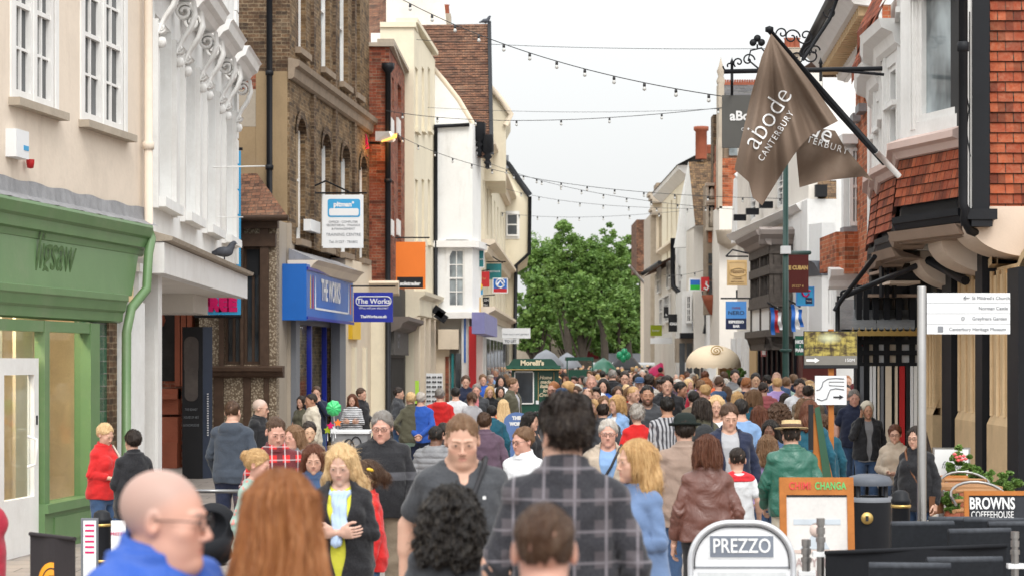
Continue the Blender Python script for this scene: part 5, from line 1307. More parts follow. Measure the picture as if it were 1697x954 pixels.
# coving under the jetty: quarter-round cream brackets
def cove(name,px,py,dd,rad,wid,mat,root,dirx=1,depth=.5,n=14):
 """solid bracket: curved underside running from the wall out to the jetty edge; seen from the street side"""
 x0,z0=GX(px,dd),GZ(py,dd); pts=[]
 for k in range(n+1):
  t=math.pi/2*k/n; pts.append((x0+wid*(1-math.cos(t)) ,z0-rad*math.sin(t)))
 # ogee: swell then curve to the wall
 poly=[(x0-.0,z0+.18),(x0,z0)]+pts[1:]+[(x0+wid+.3,z0-rad),(x0+wid+.3,z0+.18)]
 m=MB(); m.prism(list(reversed(poly)),dd,dd+depth); return m.build(name,mat,root)
cv=flat('coving_cream',(.66,.54,.44),.7,var=.06,bmp=.1)
cove('coving',1607,368,d-.05,.40,.75,cv,r,depth=.9); cove('coving',1560,398,d+1.2,.42,.78,cv,r,depth=.8); cove('coving',1525,430,d+3.4,.42,.85,cv,r,depth=.7)
# ground floor: golden stone arcade with black posts
WA=Wall(1535,29.5,1740,21.6)
for i,(x0,x1) in enumerate(((1540,1560),(1598,1637),(1652,1692))):
 yb=GZ
 u0,u1=WA.u(x0),WA.u(x1); zt_=3.2 if i else 3.0
 m=MB();
 for a,b,w0,w1,z0_,z1_ in ((u0,u1,-.5,.0,0,zt_),(u0+.06,u1-.06,.0,.07,1.45,zt_-.1),(u0+.0,u1-.0,.0,.12,0,1.35)): WA.box(m,a,b,w0,w1,z0_,z1_)
 m.face([WA.p(u0,.12,1.35),WA.p(u1,.12,1.35),WA.p(u1-.06,.0,1.62),WA.p(u0+.06,.0,1.62)])
 for k in range(4): uu=u0+.12+(u1-u0-.24)*k/3; m.tube([WA.p(uu,.08,1.45),WA.p(uu,.08,zt_-.05)],.028,8)
 m.build('stone_pier',M_['golden_stone'],r)
 if i:
  m=MB()   # arch springing to the right
  for k in range(10):
   a=math.pi/2*k/10; b=math.pi/2*(k+1)/10; R0=.75; cu=u1+R0*.95
   P_=lambda R_,t,w_:WA.p(cu-R_*math.cos(t),w_,zt_-.75+R_*1.05*math.sin(t))
   for w0_,R1_ in ((.02,.16),(.09,.09)):
    m.face([P_(R0,a,w0_),P_(R0+R1_,a,w0_),P_(R0+R1_,b,w0_),P_(R0,b,w0_)]); m.face([P_(R0,a,w0_),P_(R0,b,w0_),P_(R0,b,-.4),P_(R0,a,-.4)]); m.face([P_(R0+R1_,a,w0_),P_(R0+R1_,b,w0_),P_(R0+R1_,b,-.02),P_(R0+R1_,a,-.02)])
  m.build('arch_mould',M_['golden_stone'],r)
for x0,x1 in ((1581,1597),(1638,1650)):
 wbox(WA,'black_post',M_['black_paint'],r,WA.u(x0),WA.u(x1),-.3,.16,0,3.5)
wbox(WA,'black_post',M_['black_paint'],r,WA.u(1693),WA.u(1712),-.3,.16,0,WA.z(1697,445))
m=MB(); m.box(GX(1745,23.2),GX(2600,23.6),23.3,26,0,zb); m.build('ground_wall',M_['golden_stone'],r)
wbox(WA,'back_wall',M_['golden_stone'],r,WA.u(1560),WA.L,-.9,-.5,0,3.9); wbox(WA,'upper_wall',M_['golden_stone'],r,WA.u(1598),WA.L,-.5,-.25,2.6,3.7)
for x0,x1 in ((1561,1580),): wbox(WA,'window',M_['pane'],r,WA.u(x0),WA.u(x1),-.5,-.45,.6,3.0)
finish_roots()
# ================================================================ R2 bay windows with tile aprons
def bay(Wf,label,u0,u1,zsill,zhead,zapron,proj,root_loc,windows,slope=.35,side='l'):
 r=bld('bay_window',label,root_loc,'bay window','white bay windows with hung tile aprons')
 u0,u1=min(u0,u1),max(u0,u1)
 m=MB(); e=.45
 A=[(u0,-.4),(u0,0),(u0+e,proj),(u1-e*.3,proj),(u1,proj*.7),(u1,-.4)]
 return r,A
W2r=Wall(1490,25.6,1592,24.1)      # front face of nearest bay
def bay2(name_label,Wf,x0,x1,ysill,yref,zh,win,left_ret,apr_y,depthback,gutter=True):
 """Wf: plane of the bay's front. left_ret: list of (px,d) plan points of the canted return going back to the left"""
 r=bld('bay_window',name_label,Wf.p(0,-.5,0),'bay window','white bay windows with hung tile aprons')
 zs=Wf.z(yref,ysill)
 u0,u1=Wf.u(x0),Wf.u(x1)
 planes=[(Wf,u0,u1)]
 (pxa,da)=left_ret; Wl=Wall(pxa,da,x0,Wf.d(x0)); planes.insert(0,(Wl,0,Wl.L))
 zap=Wf.z(x0+5,apr_y)
 for i,(Wp,a,b) in enumerate(planes):
  hs=[]
  if i==1:
   for (wa,wb) in win: hs.append((Wp.u(wa),Wp.u(wb),zs+.28,zh-.25))
  else:
   hs=[(a+(b-a)*.3,a+(b-a)*.72,zs+.3,zh-.3)] if b-a>.5 else []
  m=MB(); wall_with_holes(m,Wp,a,b,zs,zh,hs,depth=.1,thick=.2); m.build('frame_wall',M_['white_paint'],r)
  for h in hs:
   s_=sash(Wp,r,h[0],h[1],h[2],h[3],w=-.06,cols=1,rows=2,fr=.07,gm=M_['pane_bright'],bar=.04)
   wbox(Wp,'curtain',M_['white_wall'],s_,h[0]+.08,h[0]+.2,-.125,-.11,h[2]+.1,h[3])
   wbox(Wp,'transom_hood',M_['white_paint'],r,h[0]-.08,h[1]+.08,0.0,.06,(h[2]+h[3])/2-.02,(h[2]+h[3])/2+.05)
   for du in (-.12,-.05): wbox(Wp,'reeding',M_['white_paint'],r,h[0]+du-.015,h[0]+du+.015,0,.03,zs+.2,zh-.05)
  if i==1: molding(Wp,'sill',flat('sill_pink',(.62,.47,.42),.55,var=.05),r,a-.05,b,[(.02,zs-.14),(.06,zs-.13),(.10,zs-.05),(.17,zs-.02),(.17,zs+.06),(.02,zs+.12)])
  else: molding(Wp,'sill',MATS['sill_pink'],r,a,b+.05,[(.02,zs-.14),(.06,zs-.13),(.10,zs-.05),(.17,zs-.02),(.17,zs+.06),(.02,zs+.12)])
  # tile apron, courses flare outwards towards the bottom
  N=max(3,int((zs-.15-zap)/.115)); m=MB()
  for k in range(N):
   z=zs-.15-(k+1)*.115; o=.02+.012*k
   m.face([Wp.p(a-.02*k*(i==0),o+.03,z),Wp.p(b,o+.03,z),Wp.p(b,o,z+.125),Wp.p(a-.02*k*(i==0),o,z+.125)],uv=[(0,k*.112),(b-a,k*.112),(b-a,(k+1)*.112),(0,(k+1)*.112)])
   m.face([Wp.p(a,o+.03,z),Wp.p(b,o+.03,z),Wp.p(b,o-.02,z),Wp.p(a,o-.02,z)],uv=[(0,k*.112)]*4)
  m.build('hung_tiles',M_['hung_tile'],r)
  wbox(Wp,'apron_core',M_['charcoal'],r,a,b,-.2,-.0,zap-.02,zs-.14)
  molding(Wp,'black_bressumer',M_['black_paint'],r,a-.05,b,[(-.04,zap-.20),(.06,zap-.19),(.08,zap-.12),(.10,zap-.11),(.10,zap-.03)])
  molding(Wp,'soffit_board',flat('soffit_brown',(.30,.22,.17),.7,var=.1),r,a-.1,b,[(-.3,zap-.36),(.08,zap-.33),(.14,zap-.21)])
  # roof tiles over the bay
  m=MB()
  for k in range(8):
   z=zh+.3+k*.11; o=.34-.05*k
   m.face([Wp.p(a-.1,o,z),Wp.p(b,o,z),Wp.p(b,o-.06,z+.12),Wp.p(a-.1,o-.06,z+.12)],uv=[(0,k*.112),(b-a,k*.112),(b-a,(k+1)*.112),(0,(k+1)*.112)])
  m.build('bay_roof',M_['hung_tile'],r)
  molding(Wp,'cornice',M_['white_paint'],r,a-.08,b,[(.02,zh-.1),(.08,zh-.05),(.12,zh+.08),(.26,zh+.14),(.3,zh+.26)])
 # body back to the wall
 m=MB(); Wf.box(m,u0+.25,u1,-depthback,-.21,zap-.25,zh+1.2); m.build('bay_body',M_['warm_white_wall'],r)
 finish_roots(); return r
bay2('nearest white bay window with one tall curtained sash above orange tile apron',W2r,1493,1600,247,1493,W2r.z(1493,247)+3.6,[(1519,1596)],(1489.5,27.4),356,3.2)
W2m=Wall(1458,28.4,1494,26.8)
bay2('middle white bay window, narrow, where the flag pole is fixed',W2m,1462,1494,288,1462,W2m.z(1462,90),[(1470,1484)],(1459,30.2),392,3)
W2n=Wall(1446,31.0,1462,29.9)
bay2('farthest and smallest white bay window, half hidden by the middle bay',W2n,1449,1462,300,1450,W2n.z(1449,145),[(1452,1460)],(1447,32.6),408,3)
# shopfront under the bays: black frame, glass, hanging banners
WSh=Wall(1424,29.9,1600,29.9)
r=bld('restaurant_front','black framed restaurant front with glass panes under the tiled bays',WSh.p(4,-1,0),'shopfront')
m=MB()
for x_ in (1424,1436,1452,1470,1490,1512,1538,1560): WSh.box(m,WSh.u(x_)-.04,WSh.u(x_)+.04,-.1,.0,0,3.2)
for y_ in (566,584,604): z=WSh.z(1440,y_); WSh.box(m,0,WSh.L,-.12,.02,z-.035,z+.035)
m.build('frame',M_['black_paint'],r)
wbox(WSh,'glass',M_['pane'],r,0,WSh.L,-.5,-.45,0,3.2)
rnd=random.Random(5); cols=['white_paint','charcoal','beige_wall','grey_paint','black_paint','white_wall','interior_dark']
for x0,x1,c in ((1425,1431,'grey_paint'),(1441,1445,'white_sign'),(1446,1451,'white_sign'),(1454,1457,'beige_wall'),(1459,1464,'grey_paint'),(1467,1477,'beige_wall'),(1483,1487,'beige_wall'),(1490,1499,'red_paint'),(1501,1506,'charcoal'),(1508,1513,'white_sign'),(1514,1521,'white_wall'),(1537,1550,'white_sign'),(1552,1562,'slate_paint'),(1576,1599,'golden_stone')):
 wbox(WSh,'blind_strip',M_[c],r,WSh.u(x0),WSh.u(x1),-.02,.025,0.3,WSh.z(1440,606))
for x0,x1,c in ((1437,1451,'beige_wall'),(1453,1469,'white_sign'),(1471,1489,'beige_wall'),(1491,1511,'white_sign'),(1513,1537,'white_sign'),(1539,1559,'slate_paint')): wbox(WSh,'upper_pane',M_[c],r,WSh.u(x0),WSh.u(x1),-.09,-.05,WSh.z(1440,602),WSh.z(1440,568))  # opaque pale colours stand in for the reflections in these panes
wbox(WSh,'red_awning',M_['red_paint'],r,WSh.u(1423),WSh.u(1444),-.2,-.15,WSh.z(1435,573),WSh.z(1435,563))
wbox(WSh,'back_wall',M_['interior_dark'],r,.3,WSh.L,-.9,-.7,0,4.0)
finish_roots()
# glass canopy
r=bld('glass_canopy','grubby glass canopy with a gold valance held by black iron rods',P3(1460,597,29),'canopy')
ca=flat('canopy_glass',(.16,.165,.17),.18,var=.35,nscale=1.5)
for x0,x1 in ((1391,1452),(1453,1516)):
 m=MB(); q=[P3(x0,545,29.5),P3(x1,545,29.5),P3(x1,496,30.8),P3(x0,496,30.8)]; m.face(q); m.face([p+Vector((0,.05,-.03)) for p in reversed(q)]); m.build('glass_panel',ca,r)
FP('frame',M_['black_paint'],r,1388,1391,490,560,29.45,.08); FP('frame',M_['black_paint'],r,1388,1532,549,553,29.5,.1)
m=MB();
for k in range(12):
 x0=1408+k*10.5; m.prism([(GX(x0,29.4),GZ(556,29.4)),(GX(x0+10.5,29.4),GZ(556,29.4)),(GX(x0+10.5,29.4),GZ(549,29.4)),(GX(x0+6,29.4),GZ(547,29.4)),(GX(x0+5,29.4),GZ(542,29.4)),(GX(x0+4,29.4),GZ(547,29.4)),(GX(x0,29.4),GZ(549,29.4))],29.36,29.4)
m.build('valance',M_['brass'],r)
m=MB(); m.tube([P3(1383,515,28.5),P3(1392,500,28.5),P3(1450,425,27.5)],.035,6); m.tube([P3(1395,492,29.5),P3(1540,432,27)],.04,6); m.tube([P3(1540,432,27),P3(1600,465,25.5)],.06,8); m.tube([P3(1388,500,29),P3(1388,560,29)],.035,6); m.build('iron_rod',M_['iron'],r)
m=MB(); pts=[P3(1400+9*math.cos(t*.5)*(1-t*.05),488-8*math.sin(t*.5)*(1-t*.05),29.2) for t in range(14)]; m.tube(pts,.02,6); m.build('scroll',M_['iron'],r)
finish_roots()
# window frames/boxes glimpsed under the jetty
r=bld('projecting_windows','black and cream projecting casements under the tiled bays',P3(1490,597,29),'window')
for i,(x0,x1,y0,y1,dd) in enumerate(((1460,1500,432,452,29.6),(1475,1525,452,470,28.8),(1440,1520,472,492,29.8))):
 FP('sill_board',M_['soffit_brown'] if i!=1 else cv,r,x0,x1,y1-5,y1,dd,1.0); FP('casement',M_['black_paint'],r,x0+8,x1-4,y0,y1-6,dd+.3,.6)
for x_ in (1461,1470,1482): FP('post',M_['black_paint'],r,x_,x_+4,432,492,29.4,.2)
finish_roots()
# ================================================================ R3 orange brick Georgian
W3r=Wall(1390,44,1458,33)
d=41
r=bld('orange_brick_house','orange brick house with white quoins and deep dentilled eaves beyond the bays',P3(1430,597,37),)
WA3=Wall(1418,37,1462,33)
m=MB(); ze=WA3.z(1440,40)
hs=[(WA3.u(1422),WA3.u(1426),WA3.z(1424,190),WA3.z(1424,70)),(WA3.u(1431),WA3.u(1436),WA3.z(1433,175),WA3.z(1433,55))]
wall_with_holes(m,WA3,0,WA3.L,GZ(500,37),ze,hs,depth=.2); m.build('wall',M_['orange_brick'],r)
for h in hs: sash(WA3,r,*h,w=-.1,cols=1,rows=2,fr=.08); wbox(WA3,'sill',M_['lead'],r,h[0]-.05,h[1]+.05,-.02,.14,h[2]-.14,h[2])
for x_ in (1443,1456): wbox(WA3,'quoin_strip',M_['white_paint'],r,WA3.u(x_),WA3.u(x_)+.35,-.02,.06,WA3.z(1443,420),ze)
WA3s=Wall(1392,37.3,1418,37);
zs_=GZ(372,37)
# side bay with sash over brick panel
FP('wall',M_['white_wall'],r,1398,1440,225,376,36.9,.25);
Wx=Wall(1400,36.85,1432,36.85); sash(Wx,r,Wx.u(1407),Wx.u(1427),GZ(375,36.85),GZ(246,36.85),w=.07,cols=2,rows=3,fr=.06,gm=M_['pane_bright'],bar=.03)
FP('hood',M_['white_paint'],r,1396,1440,222,238,36.6,.4); FP('sill',M_['lead'],r,1398,1442,376,384,36.7,.4)
m=MB(); Wb=Wall(1386,37,1442,37); wall_with_holes(m,Wb,0,Wb.L,GZ(445,37),GZ(384,37),[],thick=2); m.build('brick_panel',M_['orange_brick'],r)
m=MB(); Wb2=Wall(1385,37.2,1400,36.6); wall_with_holes(m,Wb2,0,Wb2.L,GZ(455,37),GZ(386,37),[],thick=.5); m.build('brick_panel',M_['orange_brick'],r)
molding(Wb,'stone_cornice',M_['white_wall'],r,-.15,Wb.L+.2,[(.02,GZ(480,37)),(.1,GZ(475,37)),(.15,GZ(465,37)),(.3,GZ(458,37)),(.35,GZ(448,37)),(.05,GZ(443,37))])
FP('shopfront',M_['white_wall'],r,1386,1460,480,600,37.3,.4); FP('shop_window',M_['pane'],r,1392,1440,500,600,37.2,.05)
# eaves: soffit with dentils, running back from (1460,0) to (1398,55)
Le=Wall(1398,40,1462,33.5); z_e=Le.z(1398,58,.4)+.1
molding(Le,'eaves',M_['white_paint'],r,-.2,Le.L+.5,[(-.1,z_e-.35),(.1,z_e-.3),(.15,z_e-.1),(.5,z_e-.05),(.7,z_e+.15),(.7,z_e+.28)])
m=MB()
for k in range(26): Le.box(m,k*.27,k*.27+.13,.12,.42,z_e-.22,z_e-.06)
m.build('dentils',M_['golden_stone'],r)
m=MB(); m.face([Le.p(-.3,.78,z_e+.24),Le.p(Le.L+1,.78,z_e+.24),Le.p(Le.L+1,-2.4,z_e+2.6),Le.p(-.3,-2.4,z_e+2.6)]); m.build('roof',M_['slate'],r)
m=MB(); m.tube([Le.p(-.3,.76,z_e+.24),Le.p(Le.L+1,.76,z_e+.24)],.09,8); m.build('gutter',M_['iron'],r)
finish_roots()
# tiled roof behind with ridge, brown
d=50; r=bld('brown_roof_house','house with a lichened brown tile roof between the dark flag and the orange brick house',P3(1370,597,d),'house')
m=MB(); a,b,c,e=P3(1318,228,d),P3(1420,228,d),P3(1420,108,d+2.5),P3(1318,118,d+2.5)
m.face([a,b,c,e],uv=[(0,0),(1.4,0),(1.4,2.4),(0,2.4)]); m.build('roof',M_['roof_tile_lichen'],r)
FP('gable',M_['stone'],r,1300,1320,110,240,d,2); FP('wall',M_['white_wall'],r,1325,1425,228,330,d,2.5);
finish_roots()
# ================================================================ R4 slim white house
d=44; r=bld('slim_white_house','slim white house with a canted bay beside the orange brick house',P3(1360,597,d),'house')
FP('wall',M_['white_wall'],r,1338,1386,330,560,d,4); m=MB(); m.face([P3(1355,330,d),P3(1386,330,d),P3(1386,285,d+1.5),P3(1355,285,d+1.5)]); m.build('roof',M_['roof_tile_lichen'],r)
FP('vent',M_['charcoal'],r,1352,1371,306,326,d-.1,.2)
Wv=Wall(1340,d-.5,1362,d-1.1); Wv2=Wall(1362,d-1.1,1384,d-1.1)
for Wp in (Wv,Wv2):
 m=MB(); zz0,zz1=GZ(562,d),GZ(452,d); hh=[(Wp.L*.3,Wp.L*.78,zz0+.25,zz1-.15)] if Wp is Wv2 else []
 wall_with_holes(m,Wp,0,Wp.L,zz0,zz1,hh,depth=.1,thick=.2); m.build('bay_wall',M_['white_paint'],r)
 for h in hh: sash(Wp,r,*h,w=-.05,cols=1,rows=4,gm=M_['pane_bright'])
 molding(Wp,'bay_cornice',M_['grey_paint'],r,-.05,Wp.L+.05,[(.02,zz1-.1),(.1,zz1),(.2,zz1+.15),(.3,zz1+.2)])
 m=MB(); wall_with_holes(m,Wp,0,Wp.L,zz1+.2,GZ(375,d),[],thick=.2); m.build('upper_bay_wall',M_['white_wall'],r)
 molding(Wp,'lower_cornice',M_['charcoal'],r,-.05,Wp.L+.05,[(.02,zz0-.3),(.15,zz0-.05),(.2,zz0)])
FP('ground_wall',M_['maroon'],r,1330,1386,560,690,d-.6,.5); finish_roots()
# ================================================================ R5 white house with dark timber oriel
W5r=Wall(1222,56,1340,45)
r=bld('white_oriel_house','white house with a dark timber two-tier oriel window over a dark shopfront',W5r.p(5,-1,0))
z_p=W5r.z(1228,398)
hs=[(W5r.u(1241),W5r.u(1252),W5r.z(1246,395),W5r.z(1246,300)),(W5r.u(1285),W5r.u(1297),W5r.z(1290,385),W5r.z(1290,275))]
m=MB(); wall_with_holes(m,W5r,0,W5r.L,2.9,8.4,[(h[0],h[1],max(h[2],z_p+.4),min(8.2,h[3]) ) for h in hs],depth=.15); m.build('wall',M_['warm_white_wall'],r)
for h in hs: sash(W5r,r,h[0],h[1],max(h[2],z_p+.4),min(8.2,h[3]),w=-.08,cols=2,rows=3)
mass(W5r,0,W5r.L,-.31,-1.2,0,8.3,M_['white_wall'],r)
m=MB(); m.face([W5r.p(-.2,.3,8.4),W5r.p(W5r.L,.3,8.4),W5r.p(W5r.L,-3,10.6),W5r.p(-.2,-3,10.6)]); m.build('roof',M_['roof_tile'],r)
molding(W5r,'gable_cornice',M_['white_paint'],r,-.1,W5r.L+.1,[(.02,z_p-.0),(.2,z_p+.05),(.3,z_p+.18),(.05,z_p+.3)],w=.0)
for k in range(3): m=MB(); m.box(-.16,.16,-.09,.09,-.08,.08,M=Matrix.Translation(W5r.p(2.2+k*2.2,.25,z_p+.5))); m.build('floodlight',M_['black_paint'],r)
# oriel: left canted face, front
pr_=1.1
OA=Wall(1243,50.0,1276,46.3); OB=Wall(1276,46.3,1313,46.3)
zt_=GZ(407,46.3); zb_=GZ(500,46.3); zs2=GZ(546,46.3)
tim=M_['old_timber']
for Wp,nl in ((OA,2),(OB,3)):
 m=MB(); ul=[Wp.L*k/nl for k in range(nl+1)]
 for u in ul: Wp.box(m,max(0,u-.09),min(Wp.L,u+.09),-.15,.0,zb_,zt_)
 for z in (zb_+.08,(zb_+zt_)/2+.1,zt_-.08): Wp.box(m,0,Wp.L,-.14,.03,z-.1,z+.1)
 for u in ul[:-1]:
  for f in (.33,.66): Wp.box(m,u+Wp.L/nl*f-.02,u+Wp.L/nl*f+.02,-.1,-.02,zb_,zt_)
 m.build('timber_frame',tim,r)
 wbox(Wp,'glass',M_['pane'],r,0,Wp.L,-.1,-.08,zb_,zt_)
 molding(Wp,'oriel_cornice',flat('cornice_grey',(.30,.26,.24),.6,var=.1),r,-.25,Wp.L+.15,[(.0,zt_),(.08,zt_+.03),(.14,zt_+.14),(.30,zt_+.24),(.34,zt_+.34),(.0,zt_+.42)])
 # apron panels: white with timber studs
 m=MB(); Wp.box(m,0,Wp.L,-.2,-.03,zs2,zb_-.02); m.build('apron',M_['white_wall'],r)
 m=MB()
 for u in (0.08,Wp.L*.5,Wp.L-.08): Wp.box(m,u-.07,u+.07,-.1,.0,zs2,zb_-.021)
 Wp.box(m,0,Wp.L,-.1,.05,zb_-.1,zb_-.022); m.build('stud',tim,r)
 molding(Wp,'oriel_base',tim,r,-.1,Wp.L+.1,[(-.3,zs2-.45),(-.05,zs2-.35),(.05,zs2-.2),(.12,zs2-.15),(.12,zs2-.0)])
# ground floor
wbox(W5r,'shopfront',M_['white_paint'],r,0,W5r.u(1262),-.3,.1,0,2.88)
for k in range(3): wbox(W5r,'pilaster',M_['white_wall'],r,.1+k*1.1,.35+k*1.1,.1,.2,0,2.7)
wbox(W5r,'cream_panel',M_['tan_sign'],r,W5r.u(1250),W5r.u(1262),.1,.13,0,2.6)
wbox(W5r,'dark_shopfront',flat('dark_red_wood',(.05,.015,.015),.45,var=.3),r,W5r.u(1263),W5r.L,-.3,.1,0,2.88)
for k in range(8): wbox(W5r,'shop_mullion',M_['black_paint'],r,W5r.u(1266)+k*.75,W5r.u(1266)+k*.75+.12,.1,.16,0,2.6)
m=MB(); c=W5r.p(W5r.u(1272),.15,2.85)
for k in range(7): m.lathe([(0,-.22),(.2,-.1),(.22,.05),(0,.2)],c=c+W5r.t*(k*.35)+Vector((0,0,-.12*math.sin(k*1.3))),n=9)
m.build('scalloped_canopy',M_['black_paint'],r)
pbox(W5r,'red_notice',M_['red_paint'],r,1261,1270,572,590,.1,.16); pbox(W5r,'notice_face',M_['white_sign'],r,1263,1268.5,575,587,.16,.165)
finish_roots()
# upper white storey with pediment behind the flag
r=bld('white_upper_gable','white gabled wall behind the brown flag, above the oriel cornice',P3(1250,597,57),'house')
m=MB(); d=57.5; m.prism([(GX(1218,d),GZ(400,d)),(GX(1345,d),GZ(400,d)),(GX(1345,d),GZ(262,d)),(GX(1262,d),GZ(262,d)),(GX(1222,d),GZ(292,d))],d,d+1); m.build('wall',M_['white_wall'],r)
m=MB(); m.tube([P3(1220,294,d-.1),P3(1262,262,d-.1),P3(1345,255,d-.1)],.12,6); m.build('coping',M_['white_paint'],r); finish_roots()
# ================================================================ R6 narrow stone turret and gabled wall
d=64
r=bld('brick_gable_house','orange brick gable over white render behind the hanging dark sign',P3(1230,597,d))
FP('wall',M_['orange_brick'],r,1193,1226,262,342,d,2)
FP('white_wall',M_['warm_white_wall'],r,1192,1243,342,600,d-.3,3); FP('upper_wall',M_['dark_stone'],r,1200,1345,160,262,d+.2,2); FP('stone_edge',M_['stone'],r,1190,1197,228,345,d-.3,.6)
FP('window',M_['pane_bright'],r,1208,1240,243,258,d+.1,.1)
m=MB(); a,b=P3(1200,162,d),P3(1345,162,d); c,e=P3(1345,140,d+3),P3(1200,140,d+3); m.face([a,b,c,e]); m.build('roof',M_['slate'],r)
m=MB()
for k in range(36): x_=1201+k*4; m.box(GX(x_,d+3),GX(x_+2.4,d+3),d+2.9,d+3.1,GZ(140,d+3),GZ(133,d+3))
m.box(GX(1200,d+3),GX(1345,d+3),d+2.85,d+3.15,GZ(143,d+3),GZ(137.5,d+3)); m.build('ridge_tiles',M_['terracotta'],r)
m=MB(); m.box(GX(1300,d+3),GX(1324,d+3),d+2.6,d+3.8,GZ(140,d+3),GZ(82,d+3)); m.box(GX(1298,d+3),GX(1326,d+3),d+2.5,d+3.9,GZ(92,d+3),GZ(84,d+3)); m.build('chimney',M_['stone'],r)
for x_ in (1305,1312,1320): m=MB(); m.lathe([(.12,0),(.1,.3),(.13,.36),(0,.36)],c=P3(x_,82,d+3),n=10); m.build('chimney_pot',M_['terracotta'],r)
m=MB(); m.box(GX(1190,d),GX(1199,d),d-.2,d+.5,GZ(230,d),GZ(140,d)); m.lathe([(.12,0),(.14,.1),(.08,.25),(.13,.4),(.07,.55),(.0,.85)],c=P3(1194.5,140,d),n=8); m.build('pinnacle',M_['stone'],r)
m=MB(); m.lathe([(0,0),(.35,.2),(.4,.55),(.42,.6),(0,.6)],c=P3(1208,414,d-.6),n=10); m.build('corbel',M_['stone'],r)
finish_roots()
d=66
r=bld('statue_turret','slender stone turret with two statue niches between white and brick walls',P3(1180,597,d),'turret')
FP('shaft',M_['dark_stone'],r,1171,1192,305,520,d,1.2); FP('brick_strip',M_['red_brick'],r,1186,1192,240,560,d-.1,1.2); FP('brick_top',M_['dark_brick'],r,1182,1190,190,305,d+.3,.8)
for y0,y1 in ((306,332),(338,378)):
 FP('niche_frame',M_['stone'],r,1170,1190,y0-3,y0+2,d-.35,.4); FP('niche_shelf',M_['stone'],r,1170,1190,y1-1,y1+4,d-.4,.45); FP('niche_jamb',M_['stone'],r,1171,1174.5,y0+2,y1-1,d-.3,.3); FP('niche_jamb',M_['stone'],r,1186,1189,y0+2,y1-1,d-.3,.3)
 FP('niche_back',M_['charcoal'],r,1174.5,1186,y0+2,y1-1,d-.05,.05)
 m=MB(); h_=(y1-y0-6)*d/F; m.lathe([(0,0),(.10,.0),(.12,h_*.35),(.09,h_*.6),(.11,h_*.72),(.04,h_*.8),(.06,h_*.9),(0,h_)],c=P3(1180,y1-2,d-.2),n=10); m.build('statue',M_['stone'],r)
FP('brick_panel',M_['orange_brick'],r,1174,1187,384,402,d-.05,.1)
for y0,y1 in ((420,436),(440,462),(466,490)): FP('window',M_['pane'],r,1174,1187,y0,y1,d-.06,.1)
m=MB(); m.lathe([(0,-.55),(.1,-.5),(.3,-.1),(.36,.1),(.0,.12)],c=P3(1181,494,d),n=12); m.build('corbel',M_['terracotta'],r); finish_roots()
# ================================================================ R7 white gabled house, HOTEL
W7r=Wall(1116,80,1172,68)
r=bld('white_hotel','white rendered hotel with a big lichened tile roof and jettied bow front',W7r.p(6,-1,0))
z5=lambda x,y:W7r.z(x,y)
zj_=W7r.z(1160,505)
hs=[(W7r.u(a),W7r.u(b),W7r.z(a,y1),W7r.z(a,y0)) for a,b,y0,y1 in ((1124,1128,440,492),(1138,1143,432,480),(1138,1142,335,368))]
m=MB(); wall_with_holes(m,W7r,0,W7r.L,0,W7r.z(1172,372),hs,depth=.15); m.build('wall',M_['white_wall'],r)
for h in hs: sash(W7r,r,*h,w=-.05,cols=2,rows=4)
FP('end_wall',M_['warm_white_wall'],r,1150,1192,372,600,69,3)
m=MB(); d=69; m.face([P3(1152,374,d-1),P3(1192,374,d-1),P3(1192,268,d+2),P3(1141,268,d+2)]); m.build('roof',M_['roof_tile_lichen'],r)
m=MB(); m.face([P3(1141,268,d+2),P3(1152,374,d-1),P3(1120,395,d+8),P3(1128,330,d+8)]); m.prism([(GX(1118,d+3),GZ(410,d+3)),(GX(1155,d+3),GZ(410,d+3)),(GX(1153,d+3),GZ(372,d+3)),(GX(1142,d+3),GZ(268,d+3)),(GX(1132,d+3),GZ(330,d+3))],d+3,d+3.4); m.build('gable',M_['white_wall'],r)
m=MB(); m.box(GX(1166,72),GX(1186,72),72,73,GZ(270,72),GZ(255,72)); m.build('chimney',M_['dark_brick'],r); m=MB(); m.lathe([(.2,0),(.2,.95),(.26,1.0),(.26,1.12),(0,1.12)],c=P3(1162,264,71),n=12); m.build('chimney_pot',M_['terracotta'],r)
m=MB(); m.lathe([(.18,0),(.18,.2),(.24,.3),(0,.3)],c=P3(1175,255,72.5),n=12); m.build('chimney_pot',M_['terracotta'],r)
# jetty edge and bow windows
FP('ground_wall',M_['white_wall'],r,1130,1192,482,552,69.5,2)
for x0,x1,y0,y1 in ((1136,1146,488,535),(1150,1160,486,532)):
 Wp=Wall(x0-1,69.4,x1+1,69.4); sash(Wp,r,Wp.u(x0),Wp.u(x1),GZ(y1,69.4),GZ(y0,69.4),w=.06,cols=2,rows=4)
m=MB(); m.prism([(GX(1165,68.6),GZ(552,68.6)),(GX(1178,68.6),GZ(552,68.6)),(GX(1174.5,68.6),GZ(535,68.6)),(GX(1174.5,68.6),GZ(490,68.6)),(GX(1178,68.6),GZ(482,68.6)),(GX(1163,68.6),GZ(482,68.6)),(GX(1167,68.6),GZ(495,68.6)),(GX(1168,68.6),GZ(535,68.6))],68.4,68.8); m.build('carved_bracket',M_['black_paint'],r)
FP('fascia',M_['black_paint'],r,1128,1192,551,560,69.1,.4); FP('shop_wall',flat('shop_stone',(.40,.33,.26),.8),r,1122,1192,560,600,69.5,1)
for k in range(5): FP('shop_window',M_['pane'],r,1126+k*12,1135+k*12,568,640,69.4,.1)
me=text_mesh('HOTEL',.42,spacing=1.6); me.transform(Matrix.Rotation(math.radians(90),4,'X')); me.materials.append(M_['grey_print']); o=bpy.data.objects.new('lettering',me); COL.objects.link(o); o.parent=r; o.location=P3(1190,541,69.3);
